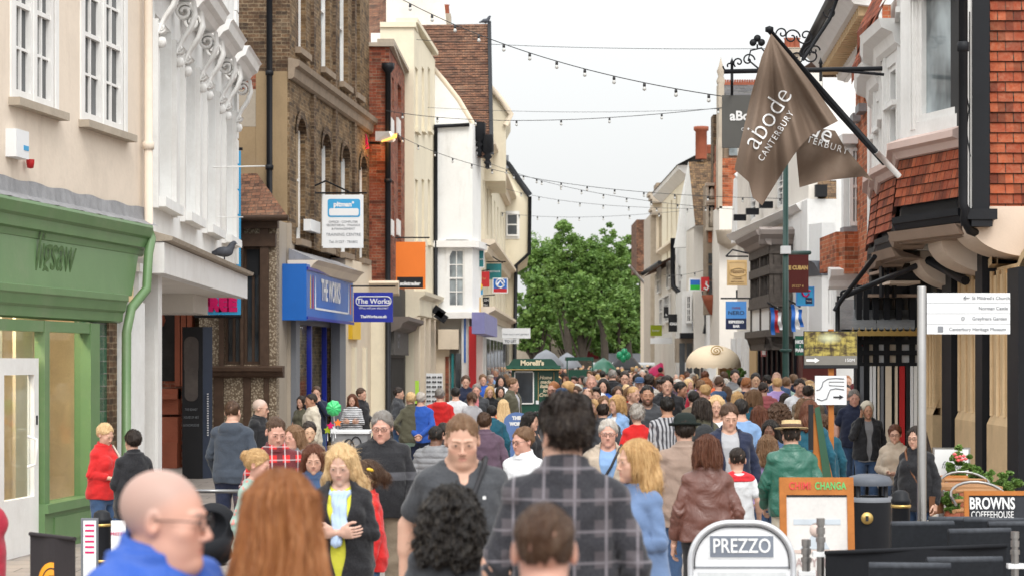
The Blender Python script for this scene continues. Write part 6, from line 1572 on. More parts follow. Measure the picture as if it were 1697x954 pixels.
m=MB(); m.tube([P3(1115,395,78),P3(1115,455,78),P3(1116,475,78),P3(1130,490,77),P3(1131,530,77)],.1,6); m.build('drainpipe',M_['iron'],r)
finish_roots()
# low tiled lean-to building further on
W8r=Wall(1085,92,1117,79)
r=bld('white_bow_fronted_house','white house with a sloping tiled eave and bow window beside the hotel',W8r.p(6,-1,0))
m=MB(); wall_with_holes(m,W8r,0,W8r.L,0,W8r.z(1117,432),[],thick=.3); m.build('wall',M_['warm_white_wall'],r)
m=MB(); z_=W8r.z(1117,430); m.face([W8r.p(-.5,.5,W8r.z(1090,455)),W8r.p(W8r.L,.5,z_-.1),W8r.p(W8r.L,-3,z_+1.6),W8r.p(0,-3,z_+1.2)]); m.build('roof',M_['roof_tile'],r)
m=MB(); m.tube([W8r.p(0,.55,W8r.z(1090,450)),W8r.p(W8r.L,.55,z_-.12)],.09,6); m.build('gutter',M_['iron'],r)
for x0,x1,y0,y1 in ((1092,1096,445,487),(1108,1112,435,480),(1096,1101,495,540),(1104,1112,490,535)):
 Wp=W8r; h=(Wp.u(x0),Wp.u(x1),Wp.z(x0,y1),Wp.z(x0,y0)); sash(Wp,r,*h,w=.07,cols=2,rows=3)
wbox(W8r,'bow',M_['white_paint'],r,1.5,W8r.L-1,0,.05,3.0,3.2); finish_roots()
d=98; r=bld('cream_terrace','tall cream terrace with a slate roof beyond the hotel on the right',P3(1120,597,90))
Wc=Wall(1097,98,1141,84)
zt_=Wc.z(1141,280)
m=MB(); hs=[(Wc.u(x_)-.35,Wc.u(x_)+.35,z0,z0+1.7) for x_ in (1106,1113,1121,1131) for z0 in (5.4,7.6)]
wall_with_holes(m,Wc,0,Wc.L,0,zt_,hs,depth=.2,thick=4); m.build('wall',M_['pale_cream_wall'],r)
for h in hs: wbox(Wc,'window',M_['pane_blind'],r,h[0],h[1],-.2,-.15,h[2],h[3])
molding(Wc,'eaves',M_['white_paint'],r,-.3,Wc.L,[(.02,zt_-.3),(.4,zt_),(.45,zt_+.15)]); molding(Wc,'string',M_['beige_wall'],r,0,Wc.L,[(.02,7.1),(.25,7.25),(.25,7.35)])
m=MB(); m.face([Wc.p(-.4,.5,zt_+.14),Wc.p(Wc.L+.3,.5,zt_+.14),Wc.p(Wc.L+4,-5,zt_+2.8),Wc.p(3,-5,zt_+1.8)]); m.face([P3(1141,270,84),P3(1186,238,84),P3(1186,300,84),P3(1141,300,84)]); m.build('roof',M_['slate'],r); finish_roots()
d=100; r=bld('stone_bank','domed stone classical front with heavy cornice far down on the right',P3(1085,597,d))
FP('wall',M_['stone'],r,1078,1100,355,600,d,5); FP('column',M_['beige_wall'],r,1088,1092,350,420,d-.4,.4)
for y0,y1,o in ((318,324,1079),(324,330,1082),(330,336,1085),(345,349,1082),(349,356,1085)): FP('cornice',M_['stone'],r,o-4,1101,y0,y1,d-.9,1.6)
m=MB(); m.box(GX(1088,d),GX(1100,d),d,d+2,GZ(322,d),GZ(303,d)); m.build('parapet',M_['dark_stone'],r); FP('attic',M_['beige_wall'],r,1082,1098,335,352,d-.2,2); finish_roots()
d=112; r=bld('brown_gabled_house','brown tiled house with white lower wall at the far end beside the trees',P3(1070,597,d),'house')
FP('tiled_wall',M_['roof_tile'],r,1055,1083,364,450,d,5); FP('wall',M_['beige_wall'],r,1071,1100,448,600,d-.5,5); FP('window',M_['pane'],r,1075,1080,470,495,d-.6,.15); FP('window',M_['pane'],r,1075,1080,520,545,d-.6,.15); m=MB(); m.tube([P3(1043,440,d-3),P3(1073,475,d-1)],.07,6); m.build('flagpole',M_['steel'],r); finish_roots()
d=150; r=bld('far_hall','pale far building with a dark doorway closing the street beyond the trees',P3(1000,597,d))
FP('wall',M_['stone'],r,840,1100,545,600,d,6); FP('window',M_['pane'],r,1064,1084,568,590,d-.2,.3); FP('window_head',M_['white_paint'],r,1066,1082,574,578,d-.3,.1); FP('red_shopfront',flat('dull_red',(.26,.03,.04),.6),r,950,992,568,594,d-.3,.3); FP('pavilion',M_['grey_paint'],r,1000,1062,585,600,d-3,2)
me=text_mesh('STA',1.0,bold=.03); me.transform(Matrix.Rotation(math.radians(90),4,'X')); me.materials.append(M_['white_print']); o=bpy.data.objects.new('lettering',me); COL.objects.link(o); o.parent=r; o.location=P3(966,577,d-.36); finish_roots()
# ================================================================ trees
def leaf_mat():
 m,n,p=newmat('leaves'); a=attr_(n,'lc'); v=coords(n);
 c=mixc(n,(.082,.175,.033),(.205,.325,.075),a.outputs['Fac']); n.links.new(c,p.inputs['Base Color']); p.inputs['Roughness'].default_value=.55
 p.inputs['Transmission Weight'].default_value=0
 t=nd(n,'ShaderNodeBsdfTranslucent'); n.links.new(c,t.inputs[0]); mx=nd(n,'ShaderNodeMixShader'); mx.inputs[0].default_value=.3; n.links.new(p.outputs[0],mx.inputs[1]); n.links.new(t.outputs[0],mx.inputs[2])
 n.links.new(mx.outputs[0],n.nodes['Material Output'].inputs[0]); MATS['leaves']=m
def attr_(n,name):
 a=nd(n,'ShaderNodeAttribute'); a.attribute_name=name; return a
leaf_mat(); MATS['leaves'];flat('bark',(.055,.045,.035),.9,var=.3,nscale=6,bmp=.5)
def leaves_mesh(name,cent,rad,n,size,rs,clumps=60):
 """many small leaf quads clustered round clump centres in the crown volume"""
 c=rs.normal(size=(clumps,3)); c/=np.linalg.norm(c,axis=1)[:,None]; c*=(rs.uniform(.25,1,clumps)**.5)[:,None]; c*=1+.16*np.sin(c[:,:1]*5+c[:,2:]*4+rs.uniform(0,6)); c=c*np.array(rad)*.9+np.array(cent)
 cr=rs.uniform(.10,.27,clumps)*min(rad)
 k=rs.randint(0,clumps,n); dv=rs.normal(size=(n,3)); dv/=np.linalg.norm(dv,axis=1)[:,None]; pos=c[k]+dv*(cr[k]*rs.uniform(.25,1.15,n)**.6)[:,None]*np.array((1,1,.8))
 a=rs.normal(size=(n,3)); a/=np.linalg.norm(a,axis=1)[:,None]; a[:,2]*=.6; b=np.cross(a,rs.normal(size=(n,3))); b/=np.linalg.norm(b,axis=1)[:,None]; s=(size*rs.uniform(.6,1.4,n))[:,None]
 v=np.stack([pos-a*s-b*s*.5,pos+a*s-b*s*.6,pos+a*s+b*s*.5,pos-a*s+b*s*.6],1).reshape(-1,3); f=np.arange(n*4).reshape(-1,4)
 tone=np.clip(rs.uniform(0,1,clumps)[k]*.6+rs.uniform(0,.4,n),0,1); att=np.repeat(tone,4)[:,None]*np.ones((1,3))
 me=np_mesh(name,v,f,[MATS['leaves']],{'lc':att}); me.polygons.foreach_set('use_smooth',np.zeros(len(me.polygons),dtype=bool)); return me
TREES=[(905,150,(395,480),70,95,'broad leafy tree, leftmost, its crown against the cream end house'),(940,140,(372,520),62,80,'tall leafy tree, second from the left at the street end'),(965,128,(455,560),50,60,'lower rounded tree in front between the two tall crowns'),(1000,140,(378,530),66,85,'tall leafy tree with the highest rounded crown right of centre'),(1040,146,(400,560),58,85,'leafy tree beside the brown tiled gable'),(1028,125,(470,570),45,50,'small leafy tree in front on the right of the row'),(890,128,(450,570),48,62,'lower leafy tree beside the cream house corner'),(975,165,(400,575),70,0,'broad leafy tree at the back filling the gap between the crowns'),(925,162,(430,578),70,0,'broad leafy tree at the back on the left'),(1030,168,(420,578),70,0,'broad leafy tree at the back on the right')]+[(a,147+k,(535,588),50,0,l_) for k,(a,l_) in enumerate(((885,'low dark shrubby tree behind the trunks, farthest left'),(945,'low shrubby tree behind the trunks, left of the red shopfront'),(1003,'low shrubby tree behind the trunks, right of the red shopfront'),(1050,'low shrubby tree behind the trunks, farthest right')))]
for i,(px,dd,(yt,yb),wpx,_,lab) in enumerate(TREES):
 rs=np.random.RandomState(20+i); base=P3(px,597,dd); base.z=0
 r=bld('tree',lab,base,'tree','trees closing the end of the street')
 zt_=GZ(yt-8,dd); zb_=GZ(yb+14,dd); rx=wpx*dd/F*.68; cz=(zt_+max(zb_,2.6))/2; rz=(zt_-max(zb_,2.2))/2
 n=int(26000*(rx*rz/12)); o=bpy.data.objects.new('crown',leaves_mesh('crown',(base.x,dd,cz),(rx,rx,rz),n,.095,rs,230)); COL.objects.link(o); o.parent=r
 m=MB(); m.tube([Vector((base.x,dd,0)),Vector((base.x+.1,dd,cz*.35)),Vector((base.x-.1,dd,cz*.7)),Vector((base.x,dd,cz+rz*.4))],[.34,.26,.2,.08],8)
 for k in range(6):
  a=rs.uniform(0,6.28); h0=cz*rs.uniform(.3,.6); m.tube([Vector((base.x,dd,h0)),Vector((base.x+math.cos(a)*rx*.35,dd+math.sin(a)*rx*.35,h0+rz*.5)),Vector((base.x+math.cos(a)*rx*.7,dd+math.sin(a)*rx*.7,h0+rz*1.1))],[.15,.09,.03],6)
 m.build('trunk',M_['bark'],r); finish_roots()
# ================================================================ flags
def ptext(s,px,py,szpx,d,mat,parent,ang=0,off=.01,warp=None,**k):
 """lettering facing the street at a photo position; size in photo pixels; warp(px,py)->depth lets it lie on cloth"""
 sc=d/F; me=text_mesh(s,szpx*sc*.84,depth=.003,**k)
 if warp:
  b=bmesh.new(); b.from_mesh(me); bmesh.ops.triangulate(b,faces=b.faces); bmesh.ops.subdivide_edges(b,edges=[e for e in b.edges if e.calc_length()>.03],cuts=2,use_grid_fill=False); bmesh.ops.triangulate(b,faces=b.faces); b.to_mesh(me); b.free()
 ca,sa=math.cos(ang),math.sin(ang)
 base=P3(px,py,d)
 for v in me.vertices:
  x,y=v.co.x*ca-v.co.y*sa,v.co.x*sa+v.co.y*ca; z=v.co.z
  if warp: qx,qy=px+x/sc,py-y/sc; v.co=P3(qx,qy,warp(qx,qy)-off-z)
  else: v.co=(base.x+x,base.y-off-z,base.z+y)
 me.materials.append(mat); o=bpy.data.objects.new('lettering',me); COL.objects.link(o); o.parent=parent; return o
flat('flag_cloth',(.165,.118,.088),.8,var=.06,nscale=2);
def polyl(pts,t):
 t=max(0,min(1,t))*(len(pts)-1); i=min(int(t),len(pts)-2); f=t-i; a,b=pts[i],pts[i+1]; return (a[0]+(b[0]-a[0])*f,a[1]+(b[1]-a[1])*f)
def flag(label,top,bot,left,right,warp,pole,group='brown hotel flags'):
 r=bld('flag',label,P3(*pole[1]),'flag',group)
 n=64; m=MB(); G=[]
 for i in range(n+1):
  s=i/n; T_,B_=polyl(top,s),polyl(bot,s); row=[]
  for j in range(n+1):
   t=j/n; L_,R_=polyl(left,t),polyl(right,t)
   x=(1-t)*T_[0]+t*B_[0]+(1-s)*L_[0]+s*R_[0]-((1-s)*(1-t)*top[0][0]+s*(1-t)*top[-1][0]+(1-s)*t*bot[0][0]+s*t*bot[-1][0])
   y=(1-t)*T_[1]+t*B_[1]+(1-s)*L_[1]+s*R_[1]-((1-s)*(1-t)*top[0][1]+s*(1-t)*top[-1][1]+(1-s)*t*bot[0][1]+s*t*bot[-1][1])
   row.append(P3(x,y,warp(x,y)))
  G.append(row)
 for i in range(n):
  for j in range(n):
   m.face([G[i][j],G[i][j+1],G[i+1][j+1],G[i+1][j]],smooth=True)
 m.build('cloth',M_['flag_cloth'],r)
 return r
tx,ty=1277,55
def w1(px,py):
 r_=math.hypot(px-tx,py-ty); th=math.atan2(px-tx,py-ty); k=min(1,r_/160)
 return 24.5+.11*math.sin(th*17+.8)*k+.045*math.sin(th*41)*k*k+.05*math.sin(py*.045)
r=flag('larger brown hotel flag hanging from the angled black pole, nearest the camera',[(1278,56),(1315,100),(1352,148),(1389,201)],[(1217,281),(1241,302),(1247,327),(1263,341),(1282,310),(1300,281),(1323,246)],[(1278,56),(1262,95),(1244,160),(1232,215),(1217,281)],[(1389,201),(1360,216),(1345,224),(1323,246)],w1,((1277,52,24.6),(1455,255,25.2)))
ptext('abode',1272,196,59,24.5,M_['white_print'],r,ang=math.radians(57),warp=w1,off=.02,sx=.92,bold=-.004)
ptext('CANTERBURY',1286,226,18,24.5,M_['white_print'],r,ang=math.radians(57),warp=w1,off=.02,spacing=1.25,sx=.85)
m=MB(); m.tube([P3(1275,51,24.62),P3(1452,252,25.1)],.032,10); m.lathe([(0,-.04),(.05,-.02),(.05,.03),(0,.05)],c=P3(1275,50,24.62),n=10); m.build('pole',M_['black_paint'],r)
m=MB(); m.tube([P3(1452,252,25.1),P3(1490,292,25.3)],.036,10); m.build('pole_socket',M_['white_paint'],r); finish_roots()
def w2(px,py):
 th=math.atan2(px-1380,py-150); return 24.95+.06*math.sin(th*13)+.045*math.sin((px+py*1.6)*.06)
r=flag('second brown hotel flag bunched behind the first, showing ERBURY',[(1330,225),(1362,205),(1390,212),(1402,240),(1446,299)],[(1325,311),(1360,301),(1400,296),(1430,293),(1446,300)],[(1318,235),(1321,270),(1325,311)],[(1446,299),(1446,300)],w2,((1300,90,25.1),(1470,270,25.6)))
ptext('abode',1333,205,50,24.95,M_['white_print'],r,ang=math.radians(-25),warp=w2,off=.02)
ptext('CANTERBURY',1354,236,19,24.95,M_['white_print'],r,ang=math.radians(-17),warp=w2,off=.02,spacing=1.25,sx=.9)
m=MB(); m.tube([P3(1310,100,25.3),P3(1466,272,25.6)],.03,10); m.build('pole',M_['black_paint'],r); finish_roots()
# ================================================================ iron sign bracket
r=bld('iron_sign_bracket','wrought iron bracket with scrolls and a trefoil finial above the flags',P3(1455,118,26.5),'bracket')
d=26.5
m=MB(); m.tube([P3(1200,119,d),P3(1300,117,d),P3(1462,114,d)],.03,8); m.tube([P3(1375,116,d),P3(1465,124,d)],.02,6); m.build('bar',M_['iron'],r)
def spiral(cx,cy,R,a0,turn,n=26): return [P3(cx+R*(1-.85*k/n)*math.cos(a0+turn*k/n),cy-R*(1-.85*k/n)*math.sin(a0+turn*k/n),d) for k in range(n+1)]
for a in ((1208,110,10,math.pi,7),(1224,104,9,math.pi*1.3,-7),(1240,100,11,0,7.5),(1312,62,14,0,8),(1335,60,15,math.pi,8),(1345,92,16,math.pi*.5,8),(1322,98,12,math.pi,-8),(1350,84,9,0,7),(1296,56,10,math.pi,-7)):
 m=MB(); m.tube(spiral(*a),.011,6); m.build('scroll',M_['iron'],r)
m=MB(); m.tube([P3(1262,118,d),P3(1240,100,d),P3(1244,84,d),P3(1262,80,d),P3(1272,92,d)],.012,6); m.build('loop',M_['iron'],r)
m=MB(); m.tube([P3(1255,82,d),P3(1255,74,d)],.012,6)
for dx,dy in ((0,-8),(-7,-1),(7,-1)): m.lathe([(0,-.03),(.045,-.02),(.045,.02),(0,.03)],c=(0,0,0),n=12,M=Matrix.Translation(P3(1255+dx,72+dy,d))@Matrix.Rotation(math.pi/2,4,'X'))
m.build('trefoil',M_['iron'],r)
m=MB(); m.tube([P3(1392,-15,d),P3(1375,32,d),P3(1350,70,d),P3(1330,100,d)],.024,8); m.build('stay',M_['iron'],r)
for a in ((1376,20,12,math.pi,6),): m=MB(); m.tube(spiral(*a),.01,6); m.build('scroll',M_['iron'],r)
for x_ in (1213,1360): m=MB(); m.tube([P3(x_,105,d),P3(x_,135,d)],.02,6); m.lathe([(0,-.05),(.03,-.02),(.0,.06)],c=P3(x_,103,d),n=8); m.build('hanger',M_['iron'],r)
finish_roots()
# ================================================================ hanging signs
def sign(label,x0,x1,y0,y1,d,mat,texts=(),frame=None,bars=(),t=.06,extra=None,group=None,name='hanging_sign'):
 r=bld(name,label,P3((x0+x1)/2,y0,d),'sign',group)
 FP('board',M_[mat],r,x0,x1,y0,y1,d,t)
 if frame:
  fm=M_[frame]; w=(x1-x0)*.035
  m=MB()
  for a,b,c,e in ((x0-.5,x0+w,y0-.5,y1+.5),(x1-w,x1+.5,y0-.5,y1+.5),(x0+w,x1-w,y0-.5,y0+w),(x0+w,x1-w,y1-w,y1+.5)): m.box(GX(a,d),GX(b,d),d-.015,d+t+.01,GZ(e,d),GZ(c,d))
  m.build('frame',fm,r)
 for q in texts:
  s,px,py,sz,mt=q[:5]; ptext(s,px,py,sz,d,M_[mt],r,off=.006,**(q[5] if len(q)>5 else {}))
 for b in bars:
  m=MB(); m.tube([P3(x_,y_,d+.03+(q[0] if q else 0)) for x_,y_,*q in b],.02,6); m.build('bracket',M_['iron'],r)
 if extra: extra(r,d)
 finish_roots(); return r
def pan(name,mat,r,x0,x1,y0,y1,d,o=.006):
 m=MB(); m.box(GX(x0,d),GX(x1,d),d-o,d-.0005,GZ(y1,d),GZ(y0,d)); return m.build(name,M_[mat],r)
def rrect(name,mat,r,x0,x1,y0,y1,d,rad,o=.006,wline=None):
 pts=[]
 for cx,cy,a0 in ((x1-rad,y0+rad,0),(x0+rad,y0+rad,90),(x0+rad,y1-rad,180),(x1-rad,y1-rad,270)):
  for k in range(7): a=math.radians(a0+90*k/6); pts.append((cx+rad*math.cos(a),cy-rad*math.sin(a)))
 m=MB()
 if wline:
  P_=[P3(x_,y_,d-o) for x_,y_ in pts]; m.tube(P_+[P_[0],P_[1]],wline*d/F,5,caps=False)
 else: m.prism([(GX(x_,d),GZ(y_,d)) for x_,y_ in pts],d-o,d-.0005)
 return m.build(name,M_[mat],r)
def pit(r,d): rrect('logo_panel','sky_blue',r,543,597,330,360,d,4); rrect('logo_lower','white_sign',r,545.5,594.5,345.5,357.5,d,3,o=.010)
sign('pale hanging sign for a training centre on the brown brick building',535,602,323,411,43,'white_sign',
 [('pitman°',570,339,13,'white_print',dict(bold=.006)),('training',570,352,11.5,'grey_print',dict(bold=.004)),('OFFICE · COMPUTER',569,368,6.2,'grey_print'),('SECRETARIAL · FINANCE',569,373.5,6,'grey_print'),('& MANAGEMENT',569,379.5,6,'grey_print'),('TRAINING CENTRE',569,389,8,'grey_print'),('Tel: 01227 · 781802',569,401,7,'grey_print')],bars=[[(484,320,.5),(608,320)],[(485,265,.8),(485,320,.5)],[(490,322,.5),(540,300,.2),(578,318)]],extra=pit)
def wk(r,d): rrect('oval_outline','white_print',r,590,648,491,506,d,7,wline=.9)
sign('square dark blue hanging sign with white lettering inside a white oval',586,651,484,533,45,'works_blue',[('The Works',619,499,14,'white_print',dict(bold=.003)),('What will you discover?',619,510,6,'white_print'),('TheWorks.co.uk',619,524,7.5,'white_print',dict(bold=.004))],bars=[[(582,474,.3),(655,474)]],extra=wk)
sign('tall orange hanging shop sign with a black lettered strip at its foot',656,705,401,478,52,'orange_sign',[('soletrader',679.5,470,9.5,'white_print',dict(bold=.008))],bars=[[(655,394),(712,394)]],extra=lambda r,d:pan('black_strip','charcoal',r,658,701,459,477,d,.004))
sign('teal department store sign nearest the white oriel',784,802,415,443,63,'teal_sign',[('DEBENHAMS',791,430,4.5,'white_print')],frame='white_sign',bars=[[(797,403),(812,408)]])
sign('teal department store sign further down the cream terrace',806,831,437,463,68,'teal_sign',[('DEBENHAMS',818,450,4.6,'white_print')],bars=[[(804,418,.2),(833,436)],[(806,434),(838,434)]])
sign('dark red square sign hanging between two teal signs',787,811,450,475,65,'red_paint',[('CUTTER',798,462,4.5,'gold_print')],bars=[[(790,450),(812,447)]])
def oval(r,d):
 m=MB(); m.lathe([(0,0),(8*d/F,0),(8*d/F,.05),(0,.05)],c=(0,0,0),n=24,M=Matrix.Translation(P3(792,475,d))@Matrix.Rotation(math.pi/2,4,'X')); m.build('yellow_disc',M_['yellow_sign'],r)
sign('blue and yellow round-topped sign under the dark red one',784,800,475,488,64,'sky_blue',[('SUN',792,478,5,'white_print')],extra=oval)
def fig(r,d):
 pan('red_base','red_paint',r,817,841,478,485,d,.004)
 m=MB(); m.tube([P3(829+7*math.cos(a*.5),469-7*math.sin(a*.5),d-.01) for a in range(13)],.022,5); m.tube([P3(824,472,d-.01),P3(829,465,d-.01),P3(835,473,d-.01),P3(829,477,d-.01)],.03,5); m.build('emblem',M_['white_print'],r)
sign('blue and red square sign with a white figure emblem',817,841,461,485,67,'blue_sign',frame='white_sign',extra=fig)
sign('black sign with white capitals on the cream terrace',796,811,492,516,66,'black_paint',[('GH',806,497,7,'white_print'),('FISH',804,505,5,'white_print'),('BAR',804,512,5,'white_print')],bars=[[(795,490),(820,488)]])
sign('small pale sign with a pen mark below the oriel',784,797,492,528,63,'tan_sign',[('W',790,520,7,'grey_print')])
sign('long white fingerboard sign above the ice cream kiosk',832,879,543,560,70,'white_sign',[('river tours and gardens',855,553,5.5,'grey_print')])
sign('small white TO LET sign behind the ice cream kiosk',834,860,561,569,71,'white_sign',[('TO LET',846,565,7,'grey_print',dict(bold=.006))])
# right side
sign('grey hanging sign with white lettering, partly behind the big brown flag',1197,1290,158,245,29,flat('sign_grey',(.10,.098,.092),.5,var=.05).name if 0 else 'sign_grey',[('aBode',1237,193,26,'white_print',dict(bold=.006)),('CANTERBURY',1252,215,9,'white_print')],bars=[[(1213,120,-.5),(1213,158)]])
def nas(r,d):
 rrect('border','gold_print',r,1208,1236,434,470,d,3,wline=.5)
 m=MB(); m.tube([P3(1223+14*math.cos(a*.45),451-7*math.sin(a*.45),d-.01) for a in range(15)],.008,5); m.build('oval_line',M_['gold_print'],r)
sign('tan hanging restaurant sign with an oval line, beside the dark oriel',1205,1238,431,473,45,'tan_sign',[('Nasons',1222,450,11,'brown_print',dict(sx=.8)),('LICENSED',1222,462,4.2,'brown_print'),('RESTAURANT',1222,467,4.2,'brown_print')],bars=[[(1203,425),(1240,425)],[(1203,425),(1214,414),(1240,420)]],extra=nas)
def ner(r,d): pan('navy_base','navy',r,1203,1237,527,545,d,.004); ptext('ESPRESSO',1220,533,7,d,M_['white_print'],r,off=.008,bold=.004); ptext('BAR',1220,540,7,d,M_['white_print'],r,off=.008,bold=.004)
sign('light blue coffee shop hanging sign with a navy ESPRESSO BAR strip',1203,1237,499,545,43,'nero_blue',[('CAFFE',1220,510,6,'maroon_print'),('NERO',1220,518,11,'dark_print',dict(sx=1.1))],bars=[[(1195,494,.5),(1245,494)],[(1221,480),(1221,495)]],extra=ner)
sign('dark maroon banner with gold capitals on the lamp post arm',1305,1340,421,484,41.5,'maroon',[('THE CUBAN',1318,444,10.5,'gold_print',dict(bold=.006,sx=.85)),('01227 4',1322,474,7,'gold_print')])
def tui(r,d):
 m=MB(); m.tube([P3(1329,484,d-.01),P3(1332,490,d-.01),P3(1337,491,d-.01),P3(1341,486,d-.01)],.02,6); m.tube([P3(1340,481,d-.01),P3(1343,482,d-.01)],.02,6); m.build('smile_logo',M_['pink_print'],r); pan('navy_patch','navy',r,1335,1346,493,503,d,.004); pan('teal_patch','sky_blue',r,1326,1334,495,502,d,.006)
sign('light blue travel shop sign with a red smile',1320,1349,475,506,42,'sky_blue',[('Travel',1340.5,498,4,'white_print')],frame='nero_blue',extra=tui)
sign('dark green rounded sign with white capitals behind the photo board',1318,1346,556,588,40,'dark_green_paint',[('HOLL',1327,566,8.5,'white_print',dict(bold=.008)),('&',1326,573,6,'white_print'),('BARR',1327,580,8.5,'white_print',dict(bold=.008))])
def lime_(r,d): pass
sign('lime green square sign far down the right side',1078,1097,538,556,84,'lime',[('hatter',1087,547,6,'white_print')])
sign('larger charcoal square sign with white capitals, below the hotel windows',1108,1131,520,549,76,'charcoal',[('CALUZI',1119.5,536,6.5,'white_print',dict(bold=.012))])
sign('small charcoal square sign with white ampersand beyond the larger one',1100,1108,508,526,79,'charcoal',[('&',1104,521,7,'white_print')])
def hot(r,d): pan('green_field','green_print',r,1144,1160,472,480,d,.005); pan('blue_field','blue_sign',r,1144,1160,463.5,472,d,.005)
sign('white framed green and blue picture sign on the hotel',1142,1161,461,482,66,'white_sign',extra=hot)
def san(r,d):
 m=MB(); m.tube([P3(1166,477,d-.01),P3(1171,480,d-.01),P3(1174,475,d-.01),P3(1170,471,d-.01),P3(1171,466,d-.01)],.035,6); m.build('flame_logo',M_['white_print'],r)
sign('red bank sign with a white flame',1162,1175,459,481,65.8,'red_paint',extra=san)
sign('long white blank street banner board low on the right',1078,1129,559.5,569,80,'white_sign')
# ================================================================ blue museum banner and totem
r=bld('museum_banner','bright blue vertical banner with pink letters behind the white jettied building',P3(362,250,39.4),'banner')
FP('cloth',M_['sky_blue'],r,326,399,250,521,39.2,.02); ptext('FREE',362,505,34,39.2,M_['pink_print'],r,off=.01,bold=.03)
m=MB(); m.tube([P3(322,524,39.25),P3(400,524,39.25)],.03,6); m.tube([P3(322,247,39.25),P3(402,247,39.25)],.03,6); m.build('rail',M_['black_paint'],r); finish_roots()
r=bld('museum_totem','tall black museum information slab with a rounded brown map panel',P3(326,790,36.5),'totem')
d=36.5
FP('slab',M_['charcoal'],r,302,336,541,815,d,.25); m=MB(); m.hexa([P3(336.2,815,d+.01),P3(352,815,d+.25),P3(352,815,d+.5),P3(336.2,815,d+.26),P3(336.2,541,d+.01),P3(352,541,d+.25),P3(352,541,d+.5),P3(336.2,541,d+.26)]); m.build('side_slab',flat('slate_blue',(.035,.045,.07),.5),r)
rrect('map_panel','panel_brown',r,305,329,557,620,d,11)
rrect('map_panel','panel_brown',r,306,328,575,664,d,10,o=.009)
for s_,y_ in (('THE BEANEY',678),('HOUSE OF ART',691),('& KNOWLEDGE',704)): ptext(s_,317,y_,7,d,M_['grey_print'],r,off=.005,sx=.62)
for k in range(18): m=MB(); p=P3(345,652+k*4,d+.12); m.box(p.x-.012,p.x+.012,p.y-.06,p.y-.03,p.z-.01,p.z+.01); m.build('dot',M_['white_print'],r)
finish_roots()
# ================================================================ street lamp on the brick wall, alarm on building etc.
r=bld('wall_lamp','street lantern with glowing amber lamp on the red brick wall',P3(622,232,50.6),'street lamp')
m=MB(); m.tube([P3(614,237,50.9),P3(632,238,50.3)],.04,6); m.build('arm',M_['iron'],r)
m=MB(); m.hexa([P3(622,234,50.2),P3(652,236,49.9),P3(656,232,50.4),P3(626,230,50.6),P3(622,218,50.2),P3(644,218,49.9),P3(648,218,50.4),P3(626,218,50.6)]); m.build('housing',M_['white_paint'],r)
m=MB(); m.hexa([P3(632,236,50.05),P3(657,229,49.8),P3(658,225,50.3),P3(634,231,50.5),P3(632,234,50.05),P3(657,224,49.8),P3(658,221,50.3),P3(634,229,50.5)]); m.build('lamp_glass',emis('amber',(1,.50,.10),1.6),r)
l=bpy.data.lights.new('amber_lamp','POINT'); l.energy=25; l.color=(1,.45,.1); l.shadow_soft_size=.2; lo=bpy.data.objects.new('amber_lamp',l); COL.objects.link(lo); lo.location=P3(636,245,50.3); finish_roots()
flat('lamp_green',(.012,.05,.04),.4); r=bld('lamp_post','tall dark green lamp post with a short banner arm, right of the oriel',P3(1302,597,40)-Vector((0,0,CAMZ)),'lamp post')
b=P3(1302,597,40);
m=MB(); m.lathe([(.16,0),(.16,.9),(.10,1.0),(.07,1.2),(.062,2.6),(.05,6.5),(0,6.4)],c=(b.x,b.y,0),n=14)
for z in (.9,1.3,2.3): m.lathe([(.1,z-.03),(.125,z),(.1,z+.03)],c=(b.x,b.y,0),n=14)
m.build('post',M_['lamp_green'],r); m=MB(); m.tube([P3(1300,419,40),P3(1342,419,40.6)],.04,8); m.build('arm',M_['lamp_green'],r); m=MB(); m.box(b.x-.09,b.x+.09,b.y-.1,b.y+.1,GZ(421,40),GZ(408,40)); m.build('clamp',M_['white_sign'],r); finish_roots()
# flags by the oriel
for i,(x0,y0,cols,lab) in enumerate(((1276,505,('blue_sign','red_paint','white_print'),'blue white and red flag on a short pole below the oriel'),(1310,500,('blue_sign','white_print','blue_sign'),'blue and white flag hanging right of the lamp post'))):
 d=43.5-i*.5; r=bld('small_flag',lab,P3(x0,y0,d),'flag','small flags below the oriel')
 m=MB(); m.tube([P3(x0-4,y0-4,d),P3(x0+16,y0+8,d+.3)],.02,6); m.build('pole',M_['black_paint'],r)
 for k,c in enumerate(cols):
  m=MB(); a=x0+k*6
  for j in range(10):
   t0,t1=j/10,(j+1)/10; f=lambda t,dx:P3(a+dx+3*t+1.2*math.sin(t*6+k),y0+4+k*4+t*(45-k*8),d+.05*math.sin(t*9+dx))
   m.face([f(t0,0),f(t1,0),f(t1,6.3),f(t0,6.3)],smooth=True)
  m.build('stripe',M_[c],r)
 finish_roots()
